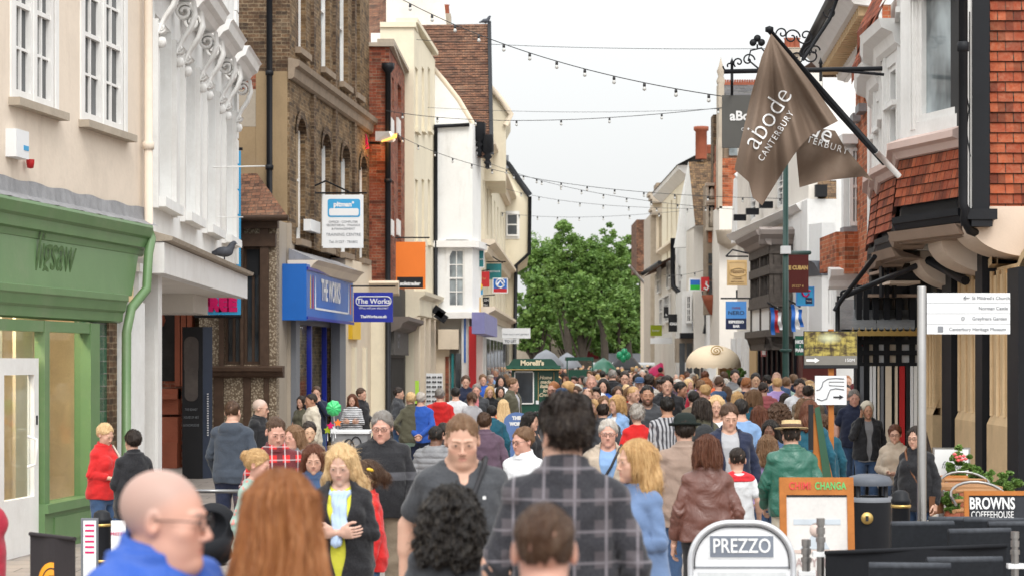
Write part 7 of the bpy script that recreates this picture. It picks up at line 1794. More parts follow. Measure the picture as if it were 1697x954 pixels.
# ================================================================ string lights
bulb_black=flat('bulb_black',(.012,.012,.014),.4); bulb_glass=flat('bulb_glass',(.55,.55,.53),.15)
def string(label,pts,n,bs=1.0,r_=.007):
 bs*=.78
 """pts: three photo points with depth -> quadratic"""
 r=bld('string_lights' if n else 'cable',label,P3(*pts[0]),'string lights' if n else 'cable','wires strung across the street')
 a,b,c=[P3(*p) for p in pts]; N=50
 f=lambda t:a*((1-t)*(1-2*t))+b*(4*t*(1-t))+c*(t*(2*t-1))
 m=MB(); m.tube([f(k/N) for k in range(N+1)],r_,5); m.build('wire',bulb_black,r)
 for k in range(n):
  p=f((k+.5)/n); q=MB(); q.lathe([(0,0),(.022*bs,0),(.026*bs,-.055*bs),(.02*bs,-.07*bs)],c=p,n=8); o=q.build('lamp_holder',bulb_black,r)
  q=MB(); q.lathe([(.02*bs,-.07*bs),(.032*bs,-.10*bs),(.03*bs,-.125*bs),(0,-.14*bs)],c=p,n=8); q.build('bulb',bulb_glass,r)
 finish_roots()
string('nearest bulb string, dropping across the sky from the cream gable to the right',[(628,-22,33),(900,95,31),(1260,168,29)],14,1.1)
string('almost level bulb string below the nearest one',[(640,184,44),(930,199,43),(1345,160,41)],9,1.1)
string('bulb string running from the street lantern down to the right houses',[(655,222,50),(930,303,50),(1392,330,47)],17,1.1)
string('bulb string starting at the bargeboard pendants',[(800,266,60),(1000,322,60),(1300,352,57)],13,1.2)
string('faint bulb string just above the tree crowns',[(800,300,72),(980,338,72),(1290,345,66)],12,1.3)
string('lowest bulb string, brushing the tree tops',[(795,345,80),(960,360,80),(1240,338,72)],11,1.4)
string('short bulb string climbing to the white wall on the right',[(1100,455,70),(1190,440,66),(1330,365,60)],8,1.2)
string('thin bare cable high across the sky',[(690,66,46),(1000,80,44),(1420,79,40)],0,r_=.006)
string('thin bare cable beside the level bulb string',[(700,178,60),(950,186,60),(1200,180,58)],0,r_=.006)
# birds
def pigeon(label,p,rz,s=1.0):
 r=bld('pigeon',label,p,'bird'); V=Vol(axis(-.12,.12,-9,-9,.008,.008),axis(-.22,.2,-9,-9,.008,.008),axis(-.02,.26,-9,-9,.008,.008))
 V.ell((0,0,.1),(.06,.11,.065),.02); V.ell((0,-.09,.17),(.035,.045,.05),.04); V.ell((0,-.12,.215),(.028,.034,.028),.02); V.cap((0,-.145,.21),(0,-.17,.205),.008,.004,.005); V.cap((0,.06,.1),(0,.19,.07),.045,.02,.03); V.cap((.02,0,.05),(.02,0,.0),.008,.006,.005); V.cap((-.02,0,.05),(-.02,0,.0),.008,.006,.005)
 v,f=V.nets(); c,s_=math.cos(rz),math.sin(rz); v=v*s; v=np.stack([v[:,0]*c-v[:,1]*s_,v[:,0]*s_+v[:,1]*c,v[:,2]],1)+np.array(p); me=np_mesh('body',v,f,[flat('pigeon_grey',(.07,.075,.09),.6,var=.35,nscale=14)]); o=bpy.data.objects.new('body',me); COL.objects.link(o); o.parent=r; finish_roots()
pigeon('grey pigeon perched on the jetty ledge of the ornate white building',W2.p(W2.u(372,.2),.2,zj+.1),1.9,1.3); pigeon('dark bird perched on the ridge of the clay tiled roof',P3(805,41,69),1.2,1.2)
r=bld('hanging_tinsel','strip of red and pink tinsel on the brown brick wall by the street lantern',W4.p(W4.L-.1,.2,7),'decoration'); m=MB(); rs=random.Random(2)
for k in range(9): m.tube([P3(601+rs.uniform(-2,2)+rs.uniform(-2,2)*t,203+t*7,50.4) for t in range(7+k%3)],.014,4)
m.build('strand',M_['pink_print'],r); finish_roots()
# ================================================================ ice cream kiosk
d=39
r=bld('ice_cream_kiosk',"dark green ice cream kiosk with a scalloped roof in the middle of the crowd",P3(888,597,d)-Vector((0,0,CAMZ)),'kiosk')
x0,x1=GX(848,d),GX(926,d); G=flat('kiosk_green',(.007,.062,.038),.4)
m=MB(); m.box(x0,x1,d,d+1.5,.25,GZ(610,d)); m.build('cabin',G,r)
m=MB(); pts=[(838,612),(848,597),(852,594),(914,594),(918,597),(930,612)]; m.prism([(GX(a,d),GZ(b,d)) for a,b in reversed(pts)],d-.15,d+1.6); m.build('roof',G,r)
m=MB(); N=40
for k in range(N):
 a0,a1=839+90*k/N,839+90*(k+1)/N; h_=lambda a:607+2.6*abs(math.sin((a-839)/90*math.pi*7))
 m.hexa([P3(a0,h_(a0)+2,d-.2),P3(a1,h_(a1)+2,d-.2),P3(a1,h_(a1)+2,d-.16),P3(a0,h_(a0)+2,d-.16),P3(a0,605,d-.2),P3(a1,605,d-.2),P3(a1,605,d-.16),P3(a0,605,d-.16)])
m.build('valance',flat('valance_green',(.010,.08,.05),.4),r)
ptext("Morelli's",882,601,13.5,d-.16,M_['cream_print'],r,bold=.006)
fr=MB();
for a,b,c,e in ((852,854,616,668),(883,885,616,668),(854,883,614,616.5),(854,883,667,669)): fr.box(GX(a,d),GX(b,d),d-.03,d+.01,GZ(e,d),GZ(c,d))
w=fr.build('window',M_['white_paint'],r); FP('pane',M_['pane'],w,854,883,616.5,667,d-.012,.01)
for k,s_ in enumerate(('Home','made','Italian','Ice','Cream')): ptext(s_,904,625+k*7.2,9.5,d,M_['cream_print'],r,off=.01,shear=.3,bold=.003)
m=MB(); m.tube([P3(892,616,d-.01),P3(892,664,d-.01)],.006,4); m.tube([P3(918,616,d-.01),P3(918,664,d-.01)],.006,4); m.tube([P3(839,612,d-.22),P3(929,612,d-.22)],.008,4); m.build('gold_line',M_['gold_print'],r)
FP('notice',M_['white_sign'],r,888,893,663,669,d-.02,.015)
for a in (858,914):
 m=MB(); m.lathe([(0,-.06),(.25,-.06),(.27,0),(.25,.06),(0,.06)],c=(0,0,0),n=18,M=Matrix.Translation(Vector((GX(a,d),d-.05,.27)))@Matrix.Rotation(math.pi/2,4,'X')); m.build('wheel',M_['black_paint'],r)
m=MB(); m.lathe([(0,.0),(.1,.02),(.05,.07),(.1,.12),(.03,.2),(0,.3)],c=P3(878,682,d-.6),n=10); finish_roots()
# second kiosk and parasols, stalls in the distance
d=78; r=bld('green_stall','small green roofed stall beyond the ice cream kiosk',P3(960,597,d)-Vector((0,0,CAMZ)),'stall')
FP('roof',G,r,938,984,591,597,d,1.5); FP('counter',G,r,942,980,612,640,d,1.2);
for x_ in (940,982): FP('post',G,r,x_-1,x_+1,597,640,d,.1)
finish_roots()
for i,(px,py,d,rad,mat,lab) in enumerate(((905,578,105,.9,'grey_paint','grey market parasol behind the kiosk under the trees'),(940,583,112,.8,'grey_paint','second grey market parasol nearer the street middle'),(1037,585,110,.9,'charcoal','dark parasol near the tree trunks on the right'),(1095,600,86,.9,'pink_print','low pink parasol among the far stalls on the right'),(1000,592,100,.8,'dark_green_paint','green parasol in the far crowd'))):
 r=bld('market_parasol',lab,P3(px,597,d)-Vector((0,0,CAMZ)),'parasol','market parasols'); c=P3(px,py,d)
 m=MB(); m.lathe([(0,0),(rad*.5,-.25),(rad,-.75),(rad,-.9)],c=c,n=8); m.build('canopy',M_[mat],r); m=MB(); m.tube([c,Vector((c.x,c.y,0))],.03,6); m.build('pole',M_['steel'],r); finish_roots()
# dome awning
d=50; r=bld('dome_awning','cream half-dome awning with a spiral emblem and scalloped edge above a counter',P3(1182,597,d)-Vector((0,0,CAMZ)),'awning')
cc=P3(1182,604,d); rx=45.5*d/F; rz=33*d/F; m=MB(); N=22; Q=10
for i in range(N):
 for j in range(Q):
  f=lambda i,j:(cc.x-rx*math.cos(math.pi*i/N)*math.cos(math.pi/2*j/Q),cc.y-.85*math.sin(math.pi/2*j/Q)*math.sin(math.pi*i/N)**.5,cc.z+rz*math.sin(math.pi*i/N)*math.cos(math.pi/2*j/Q)**1.0)
  f2=lambda i,j:(lambda th,ph:(cc.x-rx*math.cos(th),cc.y-.9*math.sin(th)*math.cos(ph),cc.z+rz*math.sin(th)*math.sin(ph)))(math.pi*i/N,math.pi/2*j/Q)
  m.face([f2(i,j),f2(i,j+1),f2(i+1,j+1),f2(i+1,j)],smooth=True)
m.build('dome',flat('awning_cream',(.80,.66,.48),.8,var=.04),r)
m=MB()
for k in range(40):
 t0,t1=math.pi*k/40,math.pi*(k+1)/40; g_=lambda t:(cc.x-rx*math.cos(t),cc.y-.9*math.sin(t)); h0=.05+.04*abs(math.sin(t0*12)); h1=.05+.04*abs(math.sin(t1*12)); a,b=g_(t0),g_(t1); m.face([(a[0],a[1],cc.z),(b[0],b[1],cc.z),(b[0],b[1],cc.z-h1),(a[0],a[1],cc.z-h0)])
m.build('scalloped_edge',MATS['awning_cream'],r)
m=MB(); N=30; m.tube([Vector((cc.x+.16*(1-k/N)*math.cos(k*.5),cc.y-.72-.06,cc.z+.34+.13*(1-k/N)*math.sin(k*.5))) for k in range(N)],.014,5); m.build('spiral_emblem',M_['gold_print'],r)
FP('counter_wall',flat('counter_orange',(.55,.36,.2),.7),r,1193,1228,607,700,d,.5); finish_roots()
d=49; r=bld('potted_shrub','clipped green shrub behind the crowd below the cream awning',P3(1218,620,d)-Vector((0,0,P3(1218,620,d).z)),'plant'); c=P3(1219,622,d)
o=bpy.data.objects.new('foliage',leaves_mesh('foliage',tuple(c),(.3,.3,.22),2500,.03,np.random.RandomState(3),20)); COL.objects.link(o); o.parent=r; m=MB(); m.lathe([(.0,0),(.2,0),(.26,c.z-.15),(0,c.z-.15)],c=(c.x,c.y,0),n=12); m.build('pot',M_['terracotta'],r); finish_roots()
# sunglasses stand, table, giveaway stall on the left
d=56; r=bld('sunglasses_stand','white revolving stand full of sunglasses outside a left shop',P3(720,597,d)-Vector((0,0,CAMZ)),'stand')
c=P3(720,620,d); m=MB(); m.box(c.x-.22,c.x+.22,d-.2,d+.2,.3,GZ(618,d)); m.build('rack',M_['white_sign'],r)
for i in range(3):
 for j in range(9): m=MB(); xx=c.x-.15+i*.15; z=GZ(624,d)-j*.13; m.box(xx-.055,xx-.006,d-.23,d-.201,z-.02,z+.02); m.box(xx+.006,xx+.055,d-.23,d-.201,z-.02,z+.02); m.build('sunglasses',M_['black_paint'],r)
finish_roots()
# ================================================================ near street furniture, right
d=17.9; r=bld('fingerpost','steel fingerpost with a white four-line direction board',Vector((GX(1527.5,d),d,0)),'signpost')
c=Vector((GX(1527.5,d),d,0)); m=MB(); m.lathe([(.040,0),(.040,GZ(476,d)),(.035,GZ(474,d)),(0,GZ(474,d))],c=c,n=18); m.build('post',M_['steel'],r)
m=MB(); m.lathe([(.043,GZ(600,d)),(.043,GZ(540,d)-.3)],c=c,n=18)
FP('board',M_['white_sign'],r,1536,1674,485,553,d-.02,.03)
for y_ in (502,519,536): pan('divider','grey_print',r,1536,1674,y_-.3,y_+.3,d-.02,.002)
for s_,x_,y_ in (("← St Mildred's Church",1636,493.5),('Norman Castle',1646,510.5),('Greyfriars Garden',1640,527.5),('Canterbury Heritage Museum',1620,545)): ptext(s_.replace('← ',''),x_+(6 if '←' in s_ else 0),y_,10,d-.02,M_['grey_print'],r,off=.003,sx=.93)
m=MB(); m.tube([P3(1607,493,d-.03),P3(1597,493,d-.03)],.004,4); m.tube([P3(1601,490,d-.03),P3(1597,493,d-.03),P3(1601,496,d-.03)],.004,4); m.build('arrow',M_['grey_print'],r)
m=MB(); m.tube([P3(1596,527-3*math.cos(a),d-.03)+Vector((.012*math.sin(a),0,0)) for a in np.linspace(0,6.28,9)],.003,4); m.build('symbol',M_['grey_print'],r)
rrect('symbol','grey_print',r,1554,1563,540,550,d-.02,1,o=.004); finish_roots()
# tourist photo board on a wooden pole
d=22; r=bld('photo_board','printed board with woodland picture, white arrow and 150M on a wooden pole',Vector((GX(1378,d),d,0)),'sign')
FP('pole',M_['wood_orange'],r,1373.5,1382,545,930,d+.05,.055)
m=MB(); m.box(GX(1332,d),GX(1421,d),d,d+.03,GZ(610,d),GZ(548,d)); m.build('board',M_['charcoal'],r)
def mk_photo():
 m,n,p=newmat('woodland_print'); v=nd(n,'ShaderNodeTexCoord').outputs['Generated']; a=noise(n,v,5,6,.6); mp=nd(n,'ShaderNodeMapping'); mp.inputs['Scale'].default_value=(14,1,1.5); n.links.new(v,mp.inputs[0]); b=noise(n,mp.outputs[0],1.2,4)
 c=mixc(n,(.05,.03,.01),(.42,.34,.08),rng(n,a,.4,.6,0,1)); c=mixc(n,c,(.03,.018,.008),rng(n,b,.5,.62,0,.75))
 g_=nd(n,'ShaderNodeTexGradient',gradient_type='SPHERICAL'); mp2=nd(n,'ShaderNodeMapping'); mp2.inputs['Location'].default_value=(-1.4,0,-2.2); mp2.inputs['Scale'].default_value=(3,0,3); n.links.new(v,mp2.inputs[0]); n.links.new(mp2.outputs[0],g_.inputs[0])
 c=mixc(n,c,(.6,.62,.4),rng(n,g_.outputs[0],.2,.9,0,.9)); n.links.new(c,p.inputs['Base Color']); p.inputs['Roughness'].default_value=.3; MATS['woodland_print']=m
mk_photo(); pan('picture','woodland_print',r,1333,1420,549,589,d,.006); pan('grey_band','band_grey',r,1333,1420,589,604,d,.006); pan('lower_band','charcoal',r,1333,1420,604,609.5,d,.006)
ptext('150M',1408,596.5,9,d,M_['white_print'],r,off=.008); m=MB(); a=lambda x_,y_:(GX(x_,d),GZ(y_,d)); m.prism([a(1336,594.5),a(1336,598.5),a(1350,598.5),a(1350,601),a(1358,596.5),a(1350,592),a(1350,594.5)],d-.010,d-.0065); m.build('arrow',M_['white_print'],r); finish_roots()
r=bld('map_board','small white board with a drawn line map and black arrow below the photo board',Vector((GX(1377,d),d,GZ(670,d))),'sign')
FP('board',M_['white_sign'],r,1351,1403,622,670,d,.03)
m=MB(); m.tube([P3(x_,y_,d-.004) for x_,y_ in ((1353,646),(1358,645),(1362,640),(1364,632),(1372,627),(1385,626),(1399,627))],.006,4); m.tube([P3(x_,y_,d-.004) for x_,y_ in ((1399,645),(1385,643),(1376,645),(1373,652),(1370,660),(1362,663),(1354,660))],.006,4); m.tube([P3(x_,y_,d-.004) for x_,y_ in ((1399,632),(1385,632),(1374,632),(1374,638),(1399,639))],.004,4); m.build('map_line',M_['grey_print'],r)
m=MB(); m.prism([a(1381,656),a(1381,658.5),a(1391,658.5),a(1391,661),a(1398,657),a(1391,653.5),a(1391,656)],d-.008,d-.0005); m.build('arrow',M_['dark_print'],r); finish_roots()
# orange and green wedge board
d=20.5; r=bld('wedge_board','tall leaning orange board in a green frame with black side',Vector((GX(1368,d),d,0)),'board')
m=MB(); m.prism([a_ for a_ in reversed([(GX(1348,d),GZ(930,d)),(GX(1348,d),GZ(684,d)),(GX(1356,d),GZ(684,d)),(GX(1382,d),GZ(800,d)),(GX(1382,d),GZ(930,d))])],d,d+.05); m.build('panel',M_['wood_orange'],r)
m=MB(); m.hexa([P3(1382,940,d-.02),P3(1404,940,d-.02),P3(1404,940,d+.08),P3(1382,940,d+.08),P3(1350,676,d-.02),P3(1358,672,d-.02),P3(1358,672,d+.08),P3(1350,676,d+.08)]); m.build('frame',flat('frame_green',(.04,.10,.06),.5),r)
FP('side',M_['charcoal'],r,1342,1348,670,745,d-.02,.1); finish_roots()
# A-boards
def aboard(label,x0,x1,yt,d,frame_mat,name='a_board',rise=0):
 r=bld(name,label,Vector((GX((x0+x1)/2,d),d,0)),'sign'); X0,X1=GX(x0,d),GX(x1,d); H=GZ(yt,d); w=.05; return r,X0,X1,H
r,X0,X1,H=aboard('wooden framed board with a red and green heading over a white poster',1296,1420,790,15.0,None); d=15.0
def leanM(x,d,H,ang): return Matrix.Translation((0,d,0))@Matrix.Rotation(ang,4,'X')
LM=leanM(0,d,H,-.12)
m=MB();
for a_,b_,c_,e_ in ((X0,X0+.05,0,H),(X1-.05,X1,0,H),(X0+.05,X1-.05,H-.13,H),(X0+.05,X1-.05,.1,.16)): m.box(a_,b_,0,.035,c_,e_,M=LM)
m.build('frame',M_['wood_orange'],r); m=MB(); m.box(X0+.05,X1-.05,.012,.022,.16,H-.13,M=LM); m.build('poster',flat('poster_white',(.66,.64,.62),.5),r)
m=MB(); m.box(X0+.052,X1-.052,.008,.0115,H-.145,H-.131,M=LM); m.build('painted_shadow',M_['dark_print'],r)  # dark strip painted in as the shadow under the heading
def lt(s,x,z,size,mat,root,LM,off=-.003,**k):
 me=text_mesh(s,size,**k); me.transform(Matrix.Rotation(math.radians(90),4,'X')); me.transform(LM@Matrix.Translation((x,off,z))); me.materials.append(mat); o=bpy.data.objects.new('lettering',me); COL.objects.link(o); o.parent=root; return o
flat('neon_red',(.62,.05,.04),.4); flat('neon_green',(.10,.50,.14),.4)
lt('CHIMI',X0+.150,H-.066,.076,MATS['neon_red'],r,LM,bold=.0015,sx=.74,spacing=1.08); lt('CHANGA',X0+.375,H-.066,.076,MATS['neon_green'],r,LM,bold=.0015,sx=.68,spacing=1.06)
lt('HAPPY HOUR',(X0+X1)/2,.62,.085,M_['faded_print'],r,LM,off=.009,sx=.80,bold=.002); lt('2 MEALS ONE',(X0+X1)/2,.53,.085,M_['faded_print'],r,LM,off=.009,sx=.80,bold=.002)
# faded picture: man leaning at a table, print only
flat('faded_blue',(.5,.55,.6),.6,var=.1,nscale=9); flat('faded_skin',(.62,.50,.45),.6,var=.06,nscale=9)
m=MB(); m.box(X0+.10,X1-.10,.0085,.0115,.90,.94,M=LM); m.build('print_patch',MATS['faded_blue'],r); m=MB(); m.lathe([(0,0),(.045,0),(.045,.003),(0,.003)],c=(0,0,0),n=18,M=LM@Matrix.Translation(((X0+X1)/2-.01,.0115,.86))@Matrix.Scale(1.2,4,(0,0,1))@Matrix.Rotation(math.pi/2,4,'X')); m.build('print_patch',MATS['faded_skin'],r)
m=MB(); m.prism([((X0+X1)/2-.13,.72),((X0+X1)/2+.09,.72),((X0+X1)/2+.04,.81),((X0+X1)/2-.04,.82)],.0085,.0115,M=LM); m.build('print_patch',MATS['faded_blue'],r); m=MB(); m.box(X0+.1,X1-.1,.0085,.0115,.69,.715,M=LM); m.build('print_patch',MATS['faded_skin'],r)
finish_roots()
# PREZZO
d=12.3; r=bld('a_board','white round-topped pavement sign with white capitals on a grey panel',Vector((GX(1232,d),d,0)),'sign')
LM=leanM(0,d,1,-.1); xc=GX(1232,d); hw=90*d/F; H=GZ(863,d)
def arch(hw,H,n=16,rad=.24,zb=0.05):
 p=[(-hw,zb)]+[(-hw+rad-rad*math.cos(a),H-rad+rad*math.sin(a)) for a in np.linspace(0,math.pi/2,n)]+[(hw-rad+rad*math.sin(a),H-rad+rad*math.cos(a)) for a in np.linspace(0,math.pi/2,n)]+[(hw,zb)]; return [(xc+x_,z) for x_,z in p]
m=MB(); m.prism(list(reversed(arch(hw-.02,H-.02))),.0,.02,M=LM); m.build('panel',flat('panel_white',(.68,.69,.71),.35),r)
m=MB(); m.tube([LM@Vector((x_,0,z)) for x_,z in arch(hw-.015,H-.012)],.018,8); m.build('rim',flat('rim_silver',(.55,.56,.58),.3,.4),r)
m=MB(); m.tube([LM@Vector((x_,-.008,z)) for x_,z in arch(hw-.04,H-.036,rad=.215,zb=H-.29)],.004,5); m.build('gasket',M_['dark_print'],r)
zc_=H-.155; m=MB(); m.box(xc-.20,xc+.20,-.004,-.0005,zc_-.072,zc_+.072,M=LM); m.build('plate',M_['white_sign'],r); m=MB(); m.box(xc-.192,xc+.192,-.008,-.0045,zc_-.064,zc_+.064,M=LM); m.build('plate_face',flat('prezzo_grey',(.17,.19,.23),.5),r)
lt('PREZZO',xc,zc_,.122,M_['white_print'],r,LM,off=-.011,sx=.78,bold=.001)
m=MB(); m.box(xc-hw+.035,xc+hw-.035,-.006,-.0005,H-.285,H-.275,M=LM); m.build('seam',M_['grey_print'],r); m=MB(); m.box(xc-hw+.06,xc+hw-.06,-.006,-.0005,.12,H-.31,M=LM); m.build('poster',flat('poster_pale',(.55,.57,.58),.3,var=.15,nscale=3),r)
finish_roots()
# BROWNS
d=15.7; r=bld('chalkboard','orange framed chalkboard with chalk COFFEEHOUSE lettering and an arrow',Vector((GX(1655,d),d,0)),'sign'); LM=leanM(0,d,1,-.1); X0,X1=GX(1603,d),GX(1722,d); H=GZ(813,d)
m=MB()
for a_,b_,c_,e_ in ((X0,X0+.035,0,H),(X1-.035,X1,0,H),(X0+.035,X1-.035,H-.035,H),(X0+.035,X1-.035,.1,.14)): m.box(a_,b_,0,.03,c_,e_,M=LM)
m.build('frame',M_['wood_orange'],r); m=MB(); m.box(X0+.035,X1-.035,.01,.02,.14,H-.035,M=LM); m.build('slate',flat('chalk_slate',(.03,.032,.038),.7,var=.4,nscale=6),r)
xm=(X0+X1)/2-.01
lt('BROWNS',X0+.215,H-.10,.125,M_['white_print'],r,LM,off=.006,sx=.66,bold=.003); lt('COFFEEHOUSE',X0+.215,H-.185,.075,M_['white_print'],r,LM,off=.006,sx=.66); lt('2 mins walk',X0+.13,H-.245,.05,M_['white_print'],r,LM,off=.006,shear=.2,sx=.8)
m=MB(); m.tube([LM@Vector((X0+.25,.006,H-.25)),LM@Vector((X0+.38,.006,H-.25))],.005,5); m.tube([LM@Vector((X0+.355,.006,H-.235)),LM@Vector((X0+.38,.006,H-.25)),LM@Vector((X0+.355,.006,H-.265))],.006,5); m.build('chalk_arrow',M_['white_print'],r); finish_roots()
# poster board with script
d=22.5; r=bld('poster_board','white framed poster board with grey script behind the cafe tables',Vector((GX(1578,d),d,0)),'sign')
FP('frame',M_['steel'],r,1546,1608,741,900,d,.03); FP('poster',M_['white_sign'],r,1549,1605,744,896,d-.008,.007); ptext('freddis',1578,770,20,d-.008,M_['grey_print'],r,off=.004,shear=.4,sx=.8); finish_roots()
# litter bin
d=17.3; r=bld('litter_bin','black litter bin with domed grey top and gold litter emblem',Vector((GX(1441,d),d,0)),'litter bin'); c=Vector((GX(1441,d),d,0)); s_=d/F
m=MB(); m.lathe([(0,.02),(34*s_,.02),(36*s_,.1),(36*s_,GZ(830,d))],c=c,n=28); m.build('drum',M_['black_paint'],r)
m=MB(); m.lathe([(37*s_,GZ(830,d)),(37*s_,GZ(822,d)),(30*s_,GZ(822,d))],c=c,n=28); m.build('collar',M_['grey_paint'],r)
m=MB();
for k in range(4): a_=math.pi/4+k*math.pi/2; m=MB(); p=c+Vector((math.cos(a_)*32*s_,math.sin(a_)*32*s_,0)); m.tube([p+Vector((0,0,GZ(824,d))),p+Vector((0,0,GZ(797,d)))],.02,8); m.build('support',M_['black_paint'],r)
m=MB(); m.lathe([(37*s_,GZ(803,d)),(38*s_,GZ(797,d)),(33*s_,GZ(789,d)),(18*s_,GZ(785,d)),(0,GZ(784,d))],c=c,n=28); m.build('lid',flat('lid_grey',(.10,.11,.13),.45),r)
m=MB(); p=P3(1437,858,d-36*s_-.004); m.lathe([(0,0),(10*s_,0),(10*s_,.004),(0,.004)],c=(0,0,0),n=24,M=Matrix.Translation(p)@Matrix.Rotation(math.pi/2,4,'X')); m.build('emblem',M_['brass'],r); m=MB(); p=P3(1437,858,d-36*s_-.012); m.box(p.x-.012,p.x+.012,p.y,p.y+.003,p.z-.025,p.z+.02); m.build('emblem_figure',M_['dark_print'],r); finish_roots()
def bollard(label,px,yt,d,hw=15):
 r=bld('bollard',label,Vector((GX(px,d),d,0)),'bollard','black bollards with gold bands'); c=Vector((GX(px,d),d,0)); s_=d/F*hw; H=GZ(yt,d)
 m=MB(); m.lathe([(s_*1.15,0),(s_*1.15,.08),(s_,.1),(s_,H-.1),(s_*1.08,H-.09),(s_*1.08,H-.07),(s_*.95,H-.06),(s_*.85,H-.02),(s_*.5,H),(0,H+.005)],c=c,n=24); m.build('post',M_['black_paint'],r)
 for z in (H-.12,H-.42): m=MB(); m.lathe([(s_*1.0,z-.012),(s_*1.1,z-.01),(s_*1.1,z+.01),(s_*1.0,z+.012)],c=c,n=24); m.build('gold_band',M_['brass'],r)
 finish_roots()
bollard('black bollard with gold bands beside the litter bin',1493,812,15.8); bollard('black bollard with gold bands behind the board at lower left',169,845,17.2)
# cafe barrier
def barrier(label,pts,mat,ztop,zbot,extra=None):
 r=bld('cafe_barrier',label,pts[0],'barrier','cafe barriers'); a_,b_=pts
 m=MB(); N=14
 for k in range(N):
  f=lambda t:a_.lerp(b_,t)+Vector((0,.015*math.sin(t*9),0)); p,q=f(k/N),f((k+1)/N)
  m.face([p+Vector((0,0,zbot)),q+Vector((0,0,zbot)),q+Vector((0,0,ztop)),p+Vector((0,0,ztop))]); m.face([p+Vector((0,.01,ztop)),q+Vector((0,.01,ztop)),q+Vector((0,.01,zbot)),p+Vector((0,.01,zbot))])
 m.build('canvas',mat,r)
 m=MB(); m.tube([a_+Vector((0,0,ztop)),b_+Vector((0,0,ztop))],.014,8); m.build('rail',mat,r)
 if extra: extra(r,a_,b_)
 finish_roots()
def barpost(label,px,yt,d,w=.024):
 r=bld('barrier_post',label,Vector((GX(px,d),d,0)),'post','steel barrier posts'); c=Vector((GX(px,d),d,0)); H=GZ(yt,d)
 m=MB(); m.lathe([(.14,0),(.14,.012),(w,.03),(w,H-.15),(w*1.25,H-.149),(w*1.25,H-.12),(w*.85,H-.119),(w*.85,H-.10),(w*1.15,H-.099),(w*1.15,H-.06),(w*.85,H-.059),(w*.85,H-.045),(w*1.1,H-.044),(w*1.1,H),(0,H)],c=c,n=20); q=m.build('tube',M_['steel'],r); q.data.polygons.foreach_set('use_smooth',[False]*len(q.data.polygons)); m=MB(); m.box(c.x-.05,c.x+.06,c.y-.03,c.y+.03,H-.24,H-.21); m.build('clip',M_['white_sign'],r); finish_roots()
cvs=flat('black_canvas',(.010,.011,.014),.8,var=.2)
barrier('long black canvas cafe barrier across the lower right corner',(Vector((GX(1368,12.8),12.8,0)),Vector((GX(1668,13.3),13.3,0))),cvs,GZ(918,12.8)+.01,.12)
barpost('ribbed steel post at the left end of the black barrier',1360,858,12.9); barpost('steel post at the right end of the black barrier',1682,880,13.4); barpost('shorter steel post beside the round-topped sign',1336,893,13.6,.028)
def ext(r,a_,b_):
 p=(a_+b_)/2; M0=Matrix.Translation(Vector((p.x+.0,p.y-.03,.64)))@Matrix.Rotation(math.pi/2,4,'X')
 m=MB(); m.lathe([(0,0),(.085,0),(.085,.004),(0,.004)],c=(0,0,0),n=28,M=M0@Matrix.Scale(1.5,4,(0,1,0))); m.build('emblem',flat('emblem_orange',(.75,.30,.02),.5),r)
 m=MB(); m.lathe([(.055,.005),(.062,.005)],c=(0,0,0),n=28,M=M0@Matrix.Scale(1.5,4,(0,1,0))); m.lathe([(0,.006),(.03,.006),(.012,.007)],c=(0,0,0),n=6,M=M0@Matrix.Scale(1.6,4,(0,1,0))); m.build('emblem_mark',M_['dark_print'],r)
barrier('dark canvas cafe barrier with an orange oval emblem at lower left',(Vector((GX(50,13.8),13.8,0)),Vector((GX(124,13.4),13.4,0))),flat('grey_canvas',(.035,.03,.032),.8),GZ(893,13.6)+.02,.1,ext)
# black rattan chairs
def rattan(label,px,yt,d,rz):
 r=empty('cafe_chair'); tag(r,label,'chair','black woven cafe chairs'); H=GZ(yt,d); mt=flat('black_weave',(.013,.015,.019),.7,var=.3,nscale=30,bmp=.5); m2=flat('rail_highlight',(.05,.055,.065),.6,var=.3,nscale=30)  # top rail gets a lighter grey: a highlight painted into its colour
 w=.23
 m=MB(); m.box(-w,w,.0,.035,.42,H); m.build('backrest',mt,r); m=MB(); m.tube([Vector((-w,.018,H)),Vector((w,.018,H))],.022,8); m.build('top_rail',m2,r); m=MB(); m.box(-w,w,-.5,-.001,.40,.45); m.build('seat',mt,r)
 for sx in (-w+.02,w-.02):
  for sy in (-.47,0.02): m=MB(); m.tube([Vector((sx,sy,0)),Vector((sx,sy,.4))],.018,6); m.build('leg',mt,r)
 r.location=(GX(px,d),d,0); r.rotation_euler=(0,0,rz)
for i,(px,yt,d,rz,lab) in enumerate(((1600,928,12.2,.1,'black woven chair back, lowest, in front of the canvas rail'),(1508,938,11.7,-.1,'black woven chair back at the bottom edge below the barrier'),(1530,868,14.6,.12,'black woven chair back tallest at the left of the rear row'),(1625,880,14.2,.2,'black woven chair back second from the chalkboard'),(1650,862,15.2,-.1,'black woven chair back directly below the chalkboard'),(1690,868,14.9,.1,'black woven chair back at the right edge under the chalkboard'),(1590,860,15.6,.0,'black woven chair back farthest in the rear row'))): rattan(lab,px,yt,d,rz)
